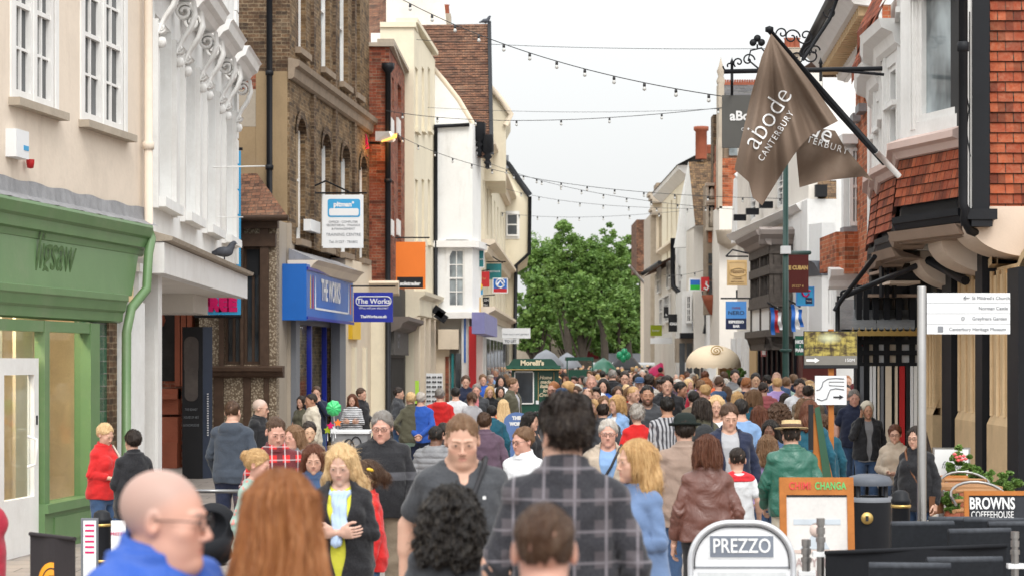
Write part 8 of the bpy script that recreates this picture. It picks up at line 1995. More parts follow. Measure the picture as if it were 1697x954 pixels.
# teak table, aluminium chairs, planters
for i,(px,yt,d,lab) in enumerate(((1585,802,19.6,'slatted teak cafe table beside the stone piers'),(1560,790,21.5,'second slatted teak table nearer the poster board'))):
 r=bld('cafe_table',lab,Vector((GX(px,d),d,0)),'table','teak cafe tables'); x_=GX(px,d); H=GZ(yt,d)
 for k in range(7): m=MB(); m.box(x_-.36,x_+.36,d-.35+k*.1,d-.27+k*.1,H-.03,H); m.build('slat',M_['wood_orange'] if i else flat('teak',(.36,.19,.09),.6,var=.15),r)
 m=MB(); m.tube([Vector((x_,d,0)),Vector((x_,d,H-.03))],.03,8); m.lathe([(.25,0),(.2,.03),(0,.04)],c=(x_,d,0),n=12); m.build('pedestal',M_['steel'],r); finish_roots()
for i,(px,yt,d,lab) in enumerate(((1622,800,18.6,'curved aluminium chair nearest the chalkboard'),(1600,783,20.5,'curved aluminium chair behind the nearer one'))):
 r=bld('metal_chair',lab,Vector((GX(px,d),d,0)),'chair','aluminium cafe chairs'); x_=GX(px,d); H=GZ(yt,d); R_=.25
 m=MB(); m.tube([Vector((x_-R_,d-.2,H-.18))]+[Vector((x_-R_*math.cos(a_),d+.2*math.sin(a_),H-.12+.12*math.sin(a_))) for a_ in np.linspace(0,math.pi,12)]+[Vector((x_+R_,d-.2,H-.18))],.014,8); m.build('arm_rail',M_['steel'],r)
 for k in range(3): m=MB(); z=H-.08-k*.09; m.tube([Vector((x_-R_*.9*math.cos(a_),d+.17*math.sin(a_),z)) for a_ in np.linspace(.3,math.pi-.3,8)],.02,6); m.build('slat',MATS['teak'],r)
 m=MB(); m.lathe([(0,0),(.22,0),(.22,.03),(0,.03)],c=(x_,d-.05,H-.38),n=18); m.build('seat',MATS['teak'],r)
 for sx in (-1,1):
  for sy in (-1,1): m=MB(); m.tube([Vector((x_+sx*.22,d-.05+sy*.18,0)),Vector((x_+sx*.2,d-.05+sy*.17,H-.35))],.012,6); m.build('leg',M_['steel'],r)
 finish_roots()
for i,(px,yc,d,rad,lab) in enumerate(((1626,794,20.8,.16,'bushy potted shrub between the stone piers'),(1668,800,20,.15,'potted shrub behind the chalkboard'),(1590,768,22.2,.17,'potted plant with pink flowers by the poster board'),(1578,830,19.2,.10,'low yellow green plant under the teak table'))):
 c=P3(px,yc,d); r=bld('potted_plant',lab,Vector((c.x,d,0)),'plant','potted plants by the stone piers'); o=bpy.data.objects.new('foliage',leaves_mesh('foliage',tuple(c),(rad,rad,rad*1.1),2200,.02,np.random.RandomState(30+i),26)); COL.objects.link(o); o.parent=r
 m=MB(); m.lathe([(0,0),(rad*.6,0),(rad*.75,max(.1,c.z-rad*.8)),(0,max(.1,c.z-rad*.8))],c=(c.x,d,0),n=14); m.build('pot',M_['terracotta'],r)
 if i==2:
  for k in range(7): m=MB(); q=P3(1582+k*3,752+(k*5)%11,d-.25); m.lathe([(0,-.02),(.03,0),(0,.02)],c=q,n=8); m.build('flower',flat('flower_pink',(.7,.15,.15),.6),r)
 finish_roots()
# lower left: small display board with red print
d=16.2; r=bld('menu_board','narrow white and pink menu board beside the bollard at lower left',Vector((GX(155,d),d,0)),'sign'); FP('frame',M_['grey_paint'],r,134,162,858,990,d+.02,.03); FP('sheet',M_['white_sign'],r,138,159,862,985,d,.012)
FP('wing',M_['white_sign'],r,184,208,862,990,d+.1,.02); ptext('PREZZO',196,884,8,d+.1,M_['pink_print'],r,off=.003)
for k in range(6): pan('print_line','pink_print',r,141,156,868+k*9,871+k*9,d,.003)
finish_roots()
# ================================================================ people
fig_mats()
SK={'l':(.55,.325,.235),'p':(.60,.38,.295),'r':(.56,.305,.23),'t':(.40,.21,.13),'b':(.14,.065,.038),'a':(.52,.33,.21)}
HCOL={'blond':(.62,.40,.18),'paleblond':(.82,.60,.33),'brown':(.085,.042,.022),'dark':(.022,.013,.010),'black':(.010,.008,.008),'auburn':(.13,.04,.017),'ginger':(.36,.14,.045),'grey':(.26,.25,.24),'white':(.58,.56,.53),'lightbrown':(.20,.11,.055)}
C_={'black':(.010,.010,.013),'navy':(.010,.016,.045),'charcoal':(.045,.048,.055),'grey':(.19,.19,.20),'lightgrey':(.40,.40,.42),'white':(.70,.71,.73),'red':(.55,.012,.012),'crimson':(.38,.012,.035),'orange':(.68,.12,.03),'pink':(.55,.18,.20),'blue':(.02,.09,.42),'lightblue':(.22,.36,.60),'denim':(.035,.075,.16),'teal':(.008,.085,.13),'green':(.012,.115,.075),'olive':(.085,.08,.05),'khaki':(.17,.13,.09),'beige':(.45,.37,.29),'cream':(.62,.56,.45),'tan':(.30,.215,.17),'brown':(.10,.05,.035),'purple':(.10,.06,.09),'lilac':(.38,.27,.55),'yellow':(.62,.60,.05),'maroon':(.13,.015,.02),'mint':(.30,.42,.36)}
CNAME={'lightgrey':'light grey','lightblue':'light blue','mint':'pale green'}
LOCT={'tee':'t-shirt','shirt':'shirt','jumper':'jumper','jacket':'jacket','coat':'coat','puffer':'quilted jacket','vest':'sleeveless top'}
_B={};_T={};_L={};_S={};_H={}
def body(**k):
 key=tuple(sorted(k.items()))
 if key not in _B: _B[key]=make_body('body',**k); _B[key]['key']=key
 return _B[key]
def cached(D,key,fn):
 if key not in D: D[key]=fn()
 return D[key]
def ch(name,me,root,col=None,**k):
 o=bpy.data.objects.new(name,me); COL.objects.link(o); o.parent=root
 if col is not None: o.color=(*col[:3],1)
 for a,b in k.items(): o[a]=b
 return o
def mslot(me,matname):
 """same shape with another fabric: material linked to the object"""
 return me
PL=[]
def person(x,y,hp,rot=0,sex='m',hair='short',hc='brown',top='tee',tc='navy',label=None,skin='l',pose=('down','down'),legs='stand',yaw=0,pitch=6,roll=0,fat=0.0,hq=False,open_=0.0,inner=None,mat='cloth',c2=(.7,.7,.7),bottom='trousers',bc='denim',hat=None,hatc=None,child=False,beard=0.0,stub=0.0,hem=None,hood=False,collar=False,vneck=False,cuff=.95,extras=(),group=None,H=None,bald=False,z0=0.0,seed=0,hf=None):
 if hf is None: hf=.93 if 1120<x<1346 and y>654 else .79
 hp*=hf; hs=1.22 if child else 1.0; s=hp/.235
 if H is None:
  H=CAMZ-(y-HY)/s
  if child: H=min(H,1.6)
  Hc=min(max(H,1.47 if not child else .95),2.0)
  if abs(y-HY)>6 and Hc<2: s=(y-HY)/(CAMZ-Hc)
  H=Hc
 else: s=hp/.235
 d=F/s; PL.append((GX(x,d),d))
 k=H/(1.715-.045*fat+(.235*(hs-1) if child else 0))
 B=body(sex=sex,pose=pose,legs=legs,yaw=yaw,pitch=pitch,roll=roll,fat=fat,hq=hq,beard=beard,stub=stub,bald=bald,hs=hs)
 r=empty('person',(GX(x,d),d,z0)); r.rotation_euler=(0,0,math.radians(rot)); r.scale=(k,k,k)
 # keep the head (not the feet) on the photo column for leaning poses
 cat='person'; tag(r,label or 'person',cat,group or 'people in the street')
 o=ch('body',B['mesh'],r,SK[skin],hair_col=HCOL[hc])
 def top_obj(kind,col,matn,nm,**kw):
  me=cached(_T,(B['key'],kind,tuple(sorted(kw.items()))),lambda:make_top(nm,B,kind,mat='cloth',hq=hq,seed=seed,**kw))
  t=ch(nm,me,r,C_[col] if isinstance(col,str) else col,col2=c2); t.material_slots[0].link='OBJECT'; t.material_slots[0].material=MATS[matn]; return t
 kw={}
 if hem is not None: kw['hem']=hem
 if open_: kw['open_']=open_
 if hood: kw['hood']=True
 if collar: kw['collar']=True
 if vneck: kw['vneck']=True
 if cuff!=.95: kw['cuff']=cuff
 nm={'tee':'t_shirt','shirt':'shirt','jumper':'jumper','jacket':'jacket','coat':'coat','puffer':'padded_jacket','vest':'vest'}[top]
 top_obj(top,tc,mat,nm,**kw)
 if inner: top_obj('inner',inner,'cloth','shirt',hem=.84)
 me=cached(_L,(B['key'],bottom),lambda:make_legs('trousers',B,bottom,seed=seed)); t=ch('trousers' if bottom=='trousers' else bottom,me,r,C_[bc]);
 ch('shoes',cached(_S,B['key'],lambda:make_shoes('shoes',B)),r)
 R=Matrix(B['R'].tolist()).to_4x4(); HM=Matrix.Translation(B['c'].tolist())@R@Matrix.Scale(hs,4)
 if hair:
  hm=cached(_H,(hair,hq),lambda:make_hair('hair',hair,hq=hq,seed=len(_H)))
  q=ch('hair',hm,r,HCOL[hc]); q.matrix_basis=HM
 if hat:
  for nm_,mb,mt in hats(hat):
   q=mb.build(nm_,MATS[mt] if mt!='cloth' else MATS['cloth'],r); q.matrix_basis=HM; q.color=(*(C_[hatc] if hatc else (.02,.02,.02)),1)
 for e in extras:
  q=EX[e if isinstance(e,str) else e[0]](r,B,HM,*(e[1:] if not isinstance(e,str) else ()))
 return r
def hats(kind):
 out=[]
 if kind=='boater':
  m=make_hat('hat','boater'); out.append(('straw_hat',m,'straw')); b=MB(); b.lathe([(.0925,.088),(.0955,.09),(.0945,.118),(.0915,.12)],c=(0,.015,0),n=28); out.append(('hat_band',b,'hat_band'))
 else: out.append((kind,make_hat('hat',kind),'cloth' if kind in('beanie','cap') else 'felt'))
 return out
flat('straw',(.58,.43,.23),.8,var=.15,nscale=30,bmp=.5); flat('hat_band',(.10,.06,.045),.7); flat('felt',(.012,.018,.016),.85,var=.2); flat('glasses_frame',(.02,.015,.015),.3); flat('bag_brown',(.16,.07,.035),.5,var=.15); flat('bag_cream',(.55,.50,.42),.5); flat('strap_dark',(.03,.03,.034),.6); flat('strap_tan',(.55,.38,.30),.6); flat('metal_frame',(.25,.25,.25),.3,.8)
def hx(m,name,mat,r,HM): q=m.build(name,MATS[mat],r); q.matrix_basis=HM; return q
def ex_glasses(r,B,HM,mat='glasses_frame'):
 m=MB()
 for s in (-1,1):
  m.tube([Vector((.032*s+.024*math.cos(a),-.1,.0+.017*math.sin(a))) for a in np.linspace(0,6.283,15)],.0018,5,caps=False)
  m.tube([(.056*s,-.098,.004),(.078*s,-.06,.006),(.082*s,.005,.004)],.0018,5)
 m.tube([(-.009,-.102,.004),(0,-.105,.007),(.009,-.102,.004)],.0018,5); hx(m,'glasses',mat,r,HM)
def ex_scarf(r,B,HM,col=(.45,.58,.78),tails=True):
 V=Vol(axis(-.2,.2,-9,-9,.007,.007),axis(-.26,.16,-9,-9,.007,.007),axis(1.0,1.58,-9,-9,.007,.007))
 for k in range(12):
  a=2*math.pi*k/12; b=2*math.pi*(k+1)/12; f=lambda t:(.078*math.sin(t),.008-.078*math.cos(t),1.425-.03*math.cos(t)); V.cap(f(a),f(b),.022,.022,.02)
 if tails: V.cap((.02,-.09,1.40),(.035,-.155,1.18),.026,.034,.02); V.cap((-.02,-.09,1.40),(-.01,-.165,1.10),.028,.036,.02)
 V.op(lambda X,Y,Z:.003*np.sin(X*190+2*np.sin(Z*20))+.002*np.sin(Z*60+X*30),None,None,mode='add')
 v,f=V.nets(); me=np_mesh('scarf',v,f,[MATS['cloth']]); ch('scarf',me,r,col)
def ex_strap(r,B,HM,mat='strap_dark',side=1,bag=True,bagmat='bag_brown'):
 f_=B['fat']; off=.135+.03*f_; pts=[(.12*side,.02,1.49),(.10*side,-.07,1.45),(.03*side,-off-.01,1.30),(-.08*side,-off-.01,1.12),(-.19*side,-.05,.97),(-.2*side,.06,.95),(-.08*side,off,1.15),(.06*side,.12,1.38),(.12*side,.02,1.49)]
 P_=[Vector(p) for p in pts]; Q=[]
 for i in range(len(P_)-1):
  for t in (0,.33,.66): Q.append(P_[i].lerp(P_[i+1],t))
 Q.append(P_[-1]); m=MB(); m.tube(Q,.013,6); m.build('bag_strap',MATS[mat],r)
 if bag: m=MB(); m.box(-.26*side if side>0 else .2,-.2*side if side>0 else .26,-.1,.12,.78,.97); m.build('shoulder_bag',MATS[bagmat],r)
def ex_vstrap(r,B,HM,mat='strap_tan',side=1):
 m=MB(); m.tube([(.10*side,.1,1.25),(.115*side,.06,1.46),(.115*side,-.04,1.47),(.12*side,-.12,1.36),(.17*side,-.145,1.15),(.2*side,-.12,1.0)],.012,6); m.build('bag_strap',MATS[mat],r); m=MB(); m.lathe([(.0,0),(.07,.0),(.075,.16),(.0,.2)],c=(.24*side,-.08,.82),n=14); m.build('shoulder_bag',MATS[mat],r)
def ex_backpack(r,B,HM,mat='strap_dark'):
 V=Vol(axis(-.2,.2,-9,-9,.01,.01),axis(.05,.34,-9,-9,.01,.01),axis(.95,1.5,-9,-9,.01,.01)); V.ell((0,.18,1.22),(.14,.09,.22),.02); V.ell((0,.24,1.12),(.10,.06,.10),.02); v,f=V.nets(); me=np_mesh('backpack',v,f,[MATS['cloth']]); ch('backpack',me,r,(.02,.022,.025))
 m=MB();
 for s in (-1,1): m.tube([(.10*s,.12,1.38),(.105*s,.03,1.485),(.115*s,-.09,1.40),(.13*s,-.15,1.25),(.16*s,-.08,1.1),(.15*s,.08,1.05)],.014,6)
 m.build('straps',MATS[mat],r)
def ex_phone(r,B,HM):
 m=MB(); m.box(-.004,.004,-.03,.03,-.06,.06,M=Matrix.Translation((-.115,-.085,1.60))); m.build('phone',MATS['black_paint'],r)
def ex_sunglasses(r,B,HM):
 m=MB();
 for s in (-1,1): m.lathe([(0,0),(.026,0),(.024,.006),(0,.008)],c=(0,0,0),n=14,M=Matrix.Translation((.032*s,-.07,.125))@Matrix.Rotation(.9,4,'X'))
 m.tube([(-.09,.0,.09),(-.05,-.07,.125),(.05,-.07,.125),(.09,.0,.09)],.004,5); hx(m,'sunglasses','glasses_frame',r,HM)
def ex_hoodup(r,B,HM,col=(.55,.5,.4)):
 V=Vol(axis(-.14,.14,-9,-9,.007,.007),axis(-.13,.18,-9,-9,.007,.007),axis(-.19,.17,-9,-9,.007,.007)); V.ell((0,.025,.03),(.103,.118,.115),.02); V.ell((0,.04,-.09),(.10,.10,.09),.04); V.ell((0,-.115,-.012),(.072,.10,.105),.02,'s'); V.ell((0,.01,-.01),(.082,.085,.09),.01,'s')
 v,f=V.nets(); me=np_mesh('hood',v,f,[MATS['cloth']]); q=ch('hood',me,r,col); q.matrix_basis=HM
def ex_print(r,B,HM):
 m=MB(); y=-.145
 m.box(-.025,.025,y-.004,y+.02,1.30,1.35); m.box(-.045,.045,y-.004,y+.02,1.292,1.302)
 for s in (-1,1): m.tube([(-.09*s,y-.0,1.10),(.06*s,y-.006,1.26),(.085*s,y-.002,1.275),(.10*s,y+.008,1.255),(.09*s,y+.004,1.235)],.005,5)
 m.box(-.05,.05,y-.004,y+.02,1.03,1.055); m.build('shirt_print',MATS['dark_print'],r)
def ex_card(r,B,HM,mat='yellow_sign'):
 m=MB(); m.box(-.22,.22,-.27,-.255,1.02,1.22); m.build('yellow_card',MATS[mat],r)
def ex_clip(r,B,HM):
 m=MB(); m.lathe([(0,-.02),(.012,-.01),(.012,.01),(0,.02)],c=(0,0,0),n=10,M=Matrix.Translation((.09,.02,.06))@Matrix.Rotation(1.2,4,'X')@Matrix.Scale(1.6,4,(0,0,1))); hx(m,'hair_clip','yellow_sign',r,HM)
def ex_collar(r,B,HM,col='white'):
 m=MB();
 for s in (-1,1): m.face([(.0,-.118,1.40),(.075*s,-.06,1.47),(.085*s,-.085,1.43),(.045*s,-.135,1.375)]); m.face([(.075*s,-.06,1.47),(.07*s,.06,1.50),(.085*s,.065,1.46),(.09*s,-.07,1.43)])
 m.build('shirt_collar',MATS['white_paint'],r)
def ex_carrier(r,B,HM,side=-1,mat='bag_cream'):
 V=Vol(axis(-.16,.16,-9,-9,.01,.01),axis(-.1,.1,-9,-9,.01,.01),axis(-.36,.04,-9,-9,.01,.01)); V.ell((0,0,-.2),(.12,.05,.13),.03); V.cap((0,0,-.1),(0,0,.0),.05,.012,.04); V.op(lambda X,Y,Z:.006*np.sin(X*70+Z*30),None,None,mode='add'); v,f=V.nets(); v=v+np.array((.24*side,-.06,.80)); me=np_mesh('bag',v,f,[MATS[mat]]); ch('bag',me,r)
def ex_badge(r,B,HM): m=MB(); m.box(.085,.10,-.14,-.128,1.30,1.315); m.build('badge',MATS['white_print'],r)
def ex_shoulders(r,B,HM):   # coloured yoke of a football shirt
 V=Vol(axis(-.26,.26,-9,-9,.009,.009),axis(-.15,.2,-9,-9,.009,.009),axis(1.3,1.56,-9,-9,.009,.009))
 pr=prof(B['sex'],0); V.loft([q for q in pr if 1.25<q[0]<1.45],.024,.03)
 for s in (-1,1): V.cap((.04*s,.03,1.45),(.15*s,.012,1.40),.058,.06,.03)
 V.op(lambda X,Y,Z:1.375-Z+0*X,None,None,.01,'i'); V.cap((0,.0,1.45),(0,-.03,1.62),.07,.07,.01,'s'); v,f=V.nets(); me=np_mesh('yoke',v,f,[MATS['cloth']]); ch('yoke',me,r,(.6,.02,.03))
EX=dict(glasses=ex_glasses,scarf=ex_scarf,strap=ex_strap,vstrap=ex_vstrap,backpack=ex_backpack,phone=ex_phone,sunglasses=ex_sunglasses,hoodup=ex_hoodup,print=ex_print,card=ex_card,clip=ex_clip,collar=ex_collar,carrier=ex_carrier,badge=ex_badge,yoke=ex_shoulders)
DN=('down','down'); WK=('fwd','back'); WK2=('back','fwd')
P=person
# ---- nearest figures
P(258,778,150,62,'m',None,'grey','jacket','blue','bald heavy man with glasses in a bright blue jacket, lower left, facing right',skin='r',yaw=22,pitch=4,fat=.9,hq=True,bald=.5,extras=('glasses',),c2=(.7,.7,.7),collar=True,mat='smooth_cloth',hf=1.0)
P(466,785,168,180,'f','long','ginger','jacket','charcoal','person with long straight ginger hair seen from behind, nearest the camera',yaw=0,hq=True,hf=0.87)
P(748,808,108,180,'f','curly','black','jacket','charcoal','woman with long black curly hair seen from behind at the bottom centre',hq=True,pitch=10,hf=.86)
P(937,666,118,176,'m','short_messy','dark','shirt',(.072,.062,.07),'tall dark-haired man in a grey and black plaid shirt, seen from behind',mat='plaid',yaw=24,hq=True,c2=(.20,.18,.20),skin='l',collar=True,fat=.2,hf=.83)
P(902,838,150,180,'m','crop','brown','tee','charcoal','person with cropped brown hair and prominent ears in front of the plaid shirt',hq=True,bald=.5,skin='r',hf=1.0)
P(-36,740,70,120,'f','short','brown','jumper','crimson','person in a deep red top cut off by the left edge',H=1.62,hf=1.0)
P(-84,770,130,150,'f','long','grey','jumper','cream','blurred person in pale clothing at the bottom left corner',H=1.66,hf=1.0)
P(765,688,98,8,'m','crop','lightbrown','tee','charcoal','big man with cropped hair in a dark grey v-neck t-shirt walking forward',skin='l',pose=('fwd','back'),legs='walk',fat=.45,pitch=16,yaw=-6,hq=True,vneck=True,bald=.5,stub=.25,extras=(('strap','strap_dark',1,False),'badge'),hf=0.77)
P(566,738,98,-4,'f','long_wavy','paleblond','jacket','black','woman with wavy blond hair, pale blue scarf, black cardigan and yellow top, arms folded',pose=('cross','cross'),pitch=22,yaw=-4,hq=True,open_=.075,inner='yellow',skin='p',extras=('scarf',),legs='walk',hf=0.66)
P(1056,730,104,-58,'f','shoulder','blond','jumper',(.13,.20,.35),'woman with a blond bob in a light blue jumper, seen in profile facing left',yaw=-14,pitch=2,hq=True,mat='knit',skin='l',pose=('front','fwd'),extras=(('vstrap','strap_tan',-1),),hf=0.68)
# ---- left group
P(633,683,62,4,'m','short','grey','jumper','black','grey-haired man in a black fleece with a grey chest band',pose=WK,legs='walk',hq=True,mat='chest_band',c2=(.07,.07,.08),fat=.4,yaw=-10,pitch=10,collar=True,bc='khaki',skin='r',extras=('glasses',))
P(457,692,62,10,'m','crop','brown','shirt','red','man with short brown hair in a red and grey checked shirt looking down',mat='plaid',c2=(.55,.5,.5),yaw=14,pitch=20,hq=True,collar=True,skin='r')
P(488,705,52,-18,'f','shoulder','lightbrown','jumper','grey','older woman with short wavy fair hair in a pale grey cardigan',yaw=-20,pitch=8,fat=.6,open_=.05,inner='lightblue',skin='r')
P(512,699,44,20,'f','updo','dark','coat','khaki','woman with dark hair tied back and a patterned beige scarf',yaw=-10,skin='a',extras=(('scarf',(.40,.30,.22),False),))
P(424,746,60,62,'f','updo','blond','jumper','mint','older woman with short fair hair in pink and pale green, facing right',yaw=16,pitch=14,mat='flower',c2=(.6,.25,.22),hq=True,skin='r',extras=(('scarf',(.6,.25,.3),False),))
P(520,738,50,4,'f','long','auburn','jacket','denim','woman with long auburn hair behind the blond woman with the scarf',pitch=14,hq=True)
P(608,764,58,-70,'f','pony','brown','coat','red','girl in a bright red coat with a yellow hair clip, facing left',child=True,hq=True,extras=('clip',),hem=.6,hf=.96)
P(385,664,48,172,'m','crop','brown','jumper',(.045,.058,.08),'man in a slate blue hooded sweatshirt and navy shorts seen from behind',hood=True,bottom='shorts',bc='navy',pose=('fwd','down'),hq=True,c2=(0,0,0),yaw=-8)
P(430,661,40,75,'m',None,'white','jacket','black','man with close white hair and glasses in a black jacket, facing right',bald=.5,extras=('glasses',),collar=True,yaw=10)
P(172,703,50,60,'f','short','paleblond','jacket','red','woman with short pale blond hair in a red jacket, talking',pose=('front','front'),pitch=22,collar=True,extras=(('vstrap','bag_cream',1),),hq=True,cuff=.6)
P(221,713,44,208,'f','short','dark','jacket','black','woman with short dark hair in a black jacket beside the one in red',hem=.75,pose=('front','down'),hq=True)
P(722,706,50,170,'m','crop','black','puffer','grey','man with black cropped hair in a grey hooded padded jacket seen from behind',hood=True,mat='puffer_cloth',skin='b',hq=True)
P(803,684,46,186,'m','short','brown','jacket','purple','man in a dusky brown jacket seen from behind, left of the white shirt',yaw=-12,hq=True,collar=True)
P(868,709,60,-38,'m','short','lightbrown','shirt','white','man with glasses in an open-necked white shirt, facing left',yaw=-12,extras=('glasses',),skin='r',hq=True,collar=True,pitch=8)
P(879,683,42,48,'f','long','black','vest','black','woman with long black hair and sunglasses on her head',extras=('sunglasses',),yaw=12,hq=True,skin='l')
P(697,650,31,172,'m','short','white','jumper','blue','elderly man in a royal blue jumper with hands clasped behind',pose=('behind','behind'),bc='navy',roll=-6)
P(681,650,31,200,'f','short','paleblond','jacket','olive','woman in a grey green jacket with a hand on her hip, beside the blue jumper',pose=('hip','down'),bc='mint')
P(729,644,30,178,'m','short','grey','jacket','red','grey-haired person in a bright red anorak seen from behind',hood=True)
P(755,642,28,185,'m','short','black','tee','white','dark-haired person in a white t-shirt beside the red anorak')
P(584,653,28,-4,'f','long','auburn','jumper','white','woman with long brown hair in a striped top with folded arms',mat='stripe',c2=(.03,.03,.04),pose=('cross','cross'),hq=True)
P(598,643,27,60,'m','short','brown','jacket','black','man in black holding a toy beside the striped woman',pose=('front','down'))
P(517,652,32,-70,'m','crop','dark','jacket','cream','man in a cream jacket facing left by the book shop window',skin='t',pitch=8,collar=True)
P(500,656,28,-30,'f','shoulder','dark','tee','olive','woman in a green top half hidden by the cream jacket')
P(524,640,28,4,'m','short','brown','jumper','navy','young man in navy with a hand at his chin by the book shop',pose=('face','down'))
P(782,650,30,-160,'f','pony','brown','jumper','lightgrey','woman with a brown ponytail in a light grey top, back to camera')
P(790,636,27,-6,'m','short','grey','jacket','charcoal','grey-haired man with a pink shirt under a dark cardigan',open_=.05,inner='pink',skin='r')
P(772,622,25,2,'m','short','brown','jacket','navy','tall man in a navy jacket near the red shop panel')
P(800,620,22,10,'m','short','lightbrown','jumper','blue','man in bright blue behind the navy jacket')
P(812,640,25,6,'f','long','blond','jacket','black','blond woman in black near the kiosk')
P(829,640,24,10,'f','long','dark','jumper','olive','dark-haired woman in grey green near the kiosk')
P(830,622,22,0,'f','shoulder','black','shirt','white','black-haired woman in white beside the kiosk')
P(849,626,27,62,'m','short','lightbrown','jacket','olive','tall man in a grey green cardigan standing against the kiosk window',open_=.05,inner='lightgrey',yaw=10)
P(834,662,30,184,'f','long','paleblond','jumper','orange','woman with long pale blond hair in an orange red top seen from behind')
P(815,672,32,188,'m','short','black','jacket','teal','dark-haired person in a dark blue jacket seen from behind beside the orange top')
P(660,642,26,80,'m','short','dark','jacket','charcoal','person in dark clothes inside the black doorway')
P(735,700,32,180,'m','crop','black','jacket','black','person with a dark hood low between the fleece man and the grey jacket')
# ---- centre
P(1008,696,58,-4,'m','short','white','jacket','beige','man with white hair and glasses in a beige jacket with a dark strap',open_=.08,inner='lightblue',extras=('glasses',('strap','strap_dark',1,False)),hq=True,skin='r')
P(1056,673,42,184,'f','short_messy','white','jumper','red','white-haired woman in a scarlet jumper seen from behind',hq=True,mat='knit')
P(1023,655,38,-50,'f','bob','blond','jacket','lightblue','woman with a short blond bob in a cornflower blue cardigan, facing left',open_=.06,inner='white',hq=True,pose=('front','front'))
P(1073,638,38,0,'m','crop','black','jacket','charcoal','bearded man in a dark zipped hooded jacket walking forward',beard=.9,hood=True,skin='t',hq=True,pose=WK)
P(1105,623,34,2,'m','short','dark','jacket','black','dark-haired man with a light blue shirt under a black jacket',open_=.06,inner='lightblue',hq=True)
P(999,668,40,180,'m','receding','dark','jacket','charcoal','man with a thinning crown in charcoal seen from behind',hq=True)
P(965,655,40,28,'f','long','black','vest','black','woman with long black hair in a black sleeveless top facing left',yaw=-40,hq=True,skin='l')
P(1001,656,34,6,'f','shoulder','lightbrown','jumper','charcoal','brown-haired woman peering out behind the thinning crown')
P(984,662,34,-20,'f','shoulder','blond','tee','brown','fair woman half hidden beside the black-haired one')
P(931,646,36,10,'m',None,'dark','jacket','grey','person in a teal blue knitted hat',hat='beanie',hatc='denim')
P(918,632,33,-30,'m','crop','ginger','jumper','charcoal','ginger-haired man with glasses in front of the kiosk lettering',extras=('glasses',),hq=True,skin='r')
P(941,632,30,-70,'f','long','blond','jumper','lightgrey','blond woman in light grey facing the kiosk')
P(955,640,30,-12,'f','long','brown','tee','lightgrey','brown-haired woman left of the bald man in white')
P(980,621,30,0,'m',None,'brown','shirt','white','bald man in a bright white shirt behind the crowd',bald=.5,collar=True,skin='r')
P(987,642,32,2,'m','quiff','black','jumper','charcoal','man with a black quiff below the bald man in white')
P(1000,628,28,-8,'f','long','black','jumper','blue','black-haired woman in a violet blue top')
P(1044,641,31,0,'f','bob','lightbrown','jacket','red','woman with fair hair and glasses in a coral red jacket',extras=('glasses',),open_=.04,inner='olive')
P(1024,640,28,4,'f','shoulder','brown','jumper','khaki','brown-haired woman just left of the coral jacket')
P(1035,615,26,0,'m','short','dark','jacket','charcoal','tall dark-haired man with glasses in a charcoal coat',extras=('glasses',))
P(1060,626,26,-6,'m',None,'grey','jumper','blue','person in a blue baseball cap and blue jumper',hat='cap',hatc='denim')
P(1076,622,26,180,'m','short_messy','dark','jacket','blue','person with bushy dark hair seen from behind near the blue cap')
P(1093,625,26,10,'f','shoulder','brown','tee','pink','woman in pink tucked behind the black jacket')
P(1128,633,30,52,'f','updo','black','tee','black','dark-haired woman in a black patterned t-shirt facing right',skin='t')
P(1015,612,24,180,'m','crop','grey','jacket','black','tall grey-haired man in black seen from behind in the middle distance')
# ---- right centre
P(1135,692,52,182,'m','short','dark','jacket','tan','man in a dark bowler hat and fawn jacket seen from behind',hat='bowler',hq=True,hem=.72,collar=True)
P(1106,658,42,184,'m','short','black','shirt','lightgrey','black-haired man in a vertically striped shirt seen from behind',mat='vstripe',c2=(.06,.06,.07),hq=True,skin='t')
P(1172,722,60,180,'f','bob','auburn','jacket',(.13,.045,.03),'woman with an auburn bob in a brown leather jacket seen from behind',mat='leather',hq=True,hem=.92,bc='black')
P(1208,670,49,2,'m','short','brown','jacket','navy','young man in a navy jacket over a grey polo shirt, looking down',open_=.085,inner='lightgrey',pitch=16,hq=True,yaw=4,collar=True,hf=0.85)
P(1222,742,44,180,'m','crop','dark','tee','white','small boy in a white shirt with red shoulders seen from behind',child=True,hq=True,extras=('yoke',),hf=1.0)
P(1272,721,40,178,'f','shoulder','lightbrown','jacket','lilac','girl with curly light brown hair in a lilac jacket',child=True,hq=True,hf=1.0)
P(1312,703,46,180,'m','crop','dark','jacket','green','man in a straw boater and shiny dark green jacket seen from behind',hat='boater',mat='leather',hq=True,fat=.3,bc='cream',pose=('fwd','down'),hf=1.0)
P(1277,697,40,-20,'f','long','black','jacket','denim','young black woman in a blue denim jacket looking down',skin='b',hq=True,pitch=10)
P(1187,656,36,-4,'f','shoulder','paleblond','vest','white','blond woman in a white sleeveless top walking forward',hq=True,extras=(('strap','strap_dark',-1,False),))
P(1163,660,38,184,'f','bob','dark','jacket','olive','person with a dark bob and black backpack seen from behind',hq=True,extras=('backpack',))
P(1250,646,36,182,'f','bob','lightbrown','jumper','teal','woman with light brown hair in a teal jumper seen from behind',hq=True)
P(1222,649,32,180,'f','long','blond','tee','orange','person with golden blond hair seen from behind left of the teal jumper')
P(1192,623,30,182,'m','crop','brown','jumper','denim','man in a blue hooded jumper seen from behind',hood=True)
P(1237,625,31,180,'m','crop','ginger','jacket','navy','man with short ginger hair in a dark blue anorak seen from behind',hood=True,fat=.4)
P(1161,629,31,172,'m','crop','lightbrown','tee','crimson','man in a crimson polo shirt scratching his head, seen from behind',pose=('down','phone'),collar=True)
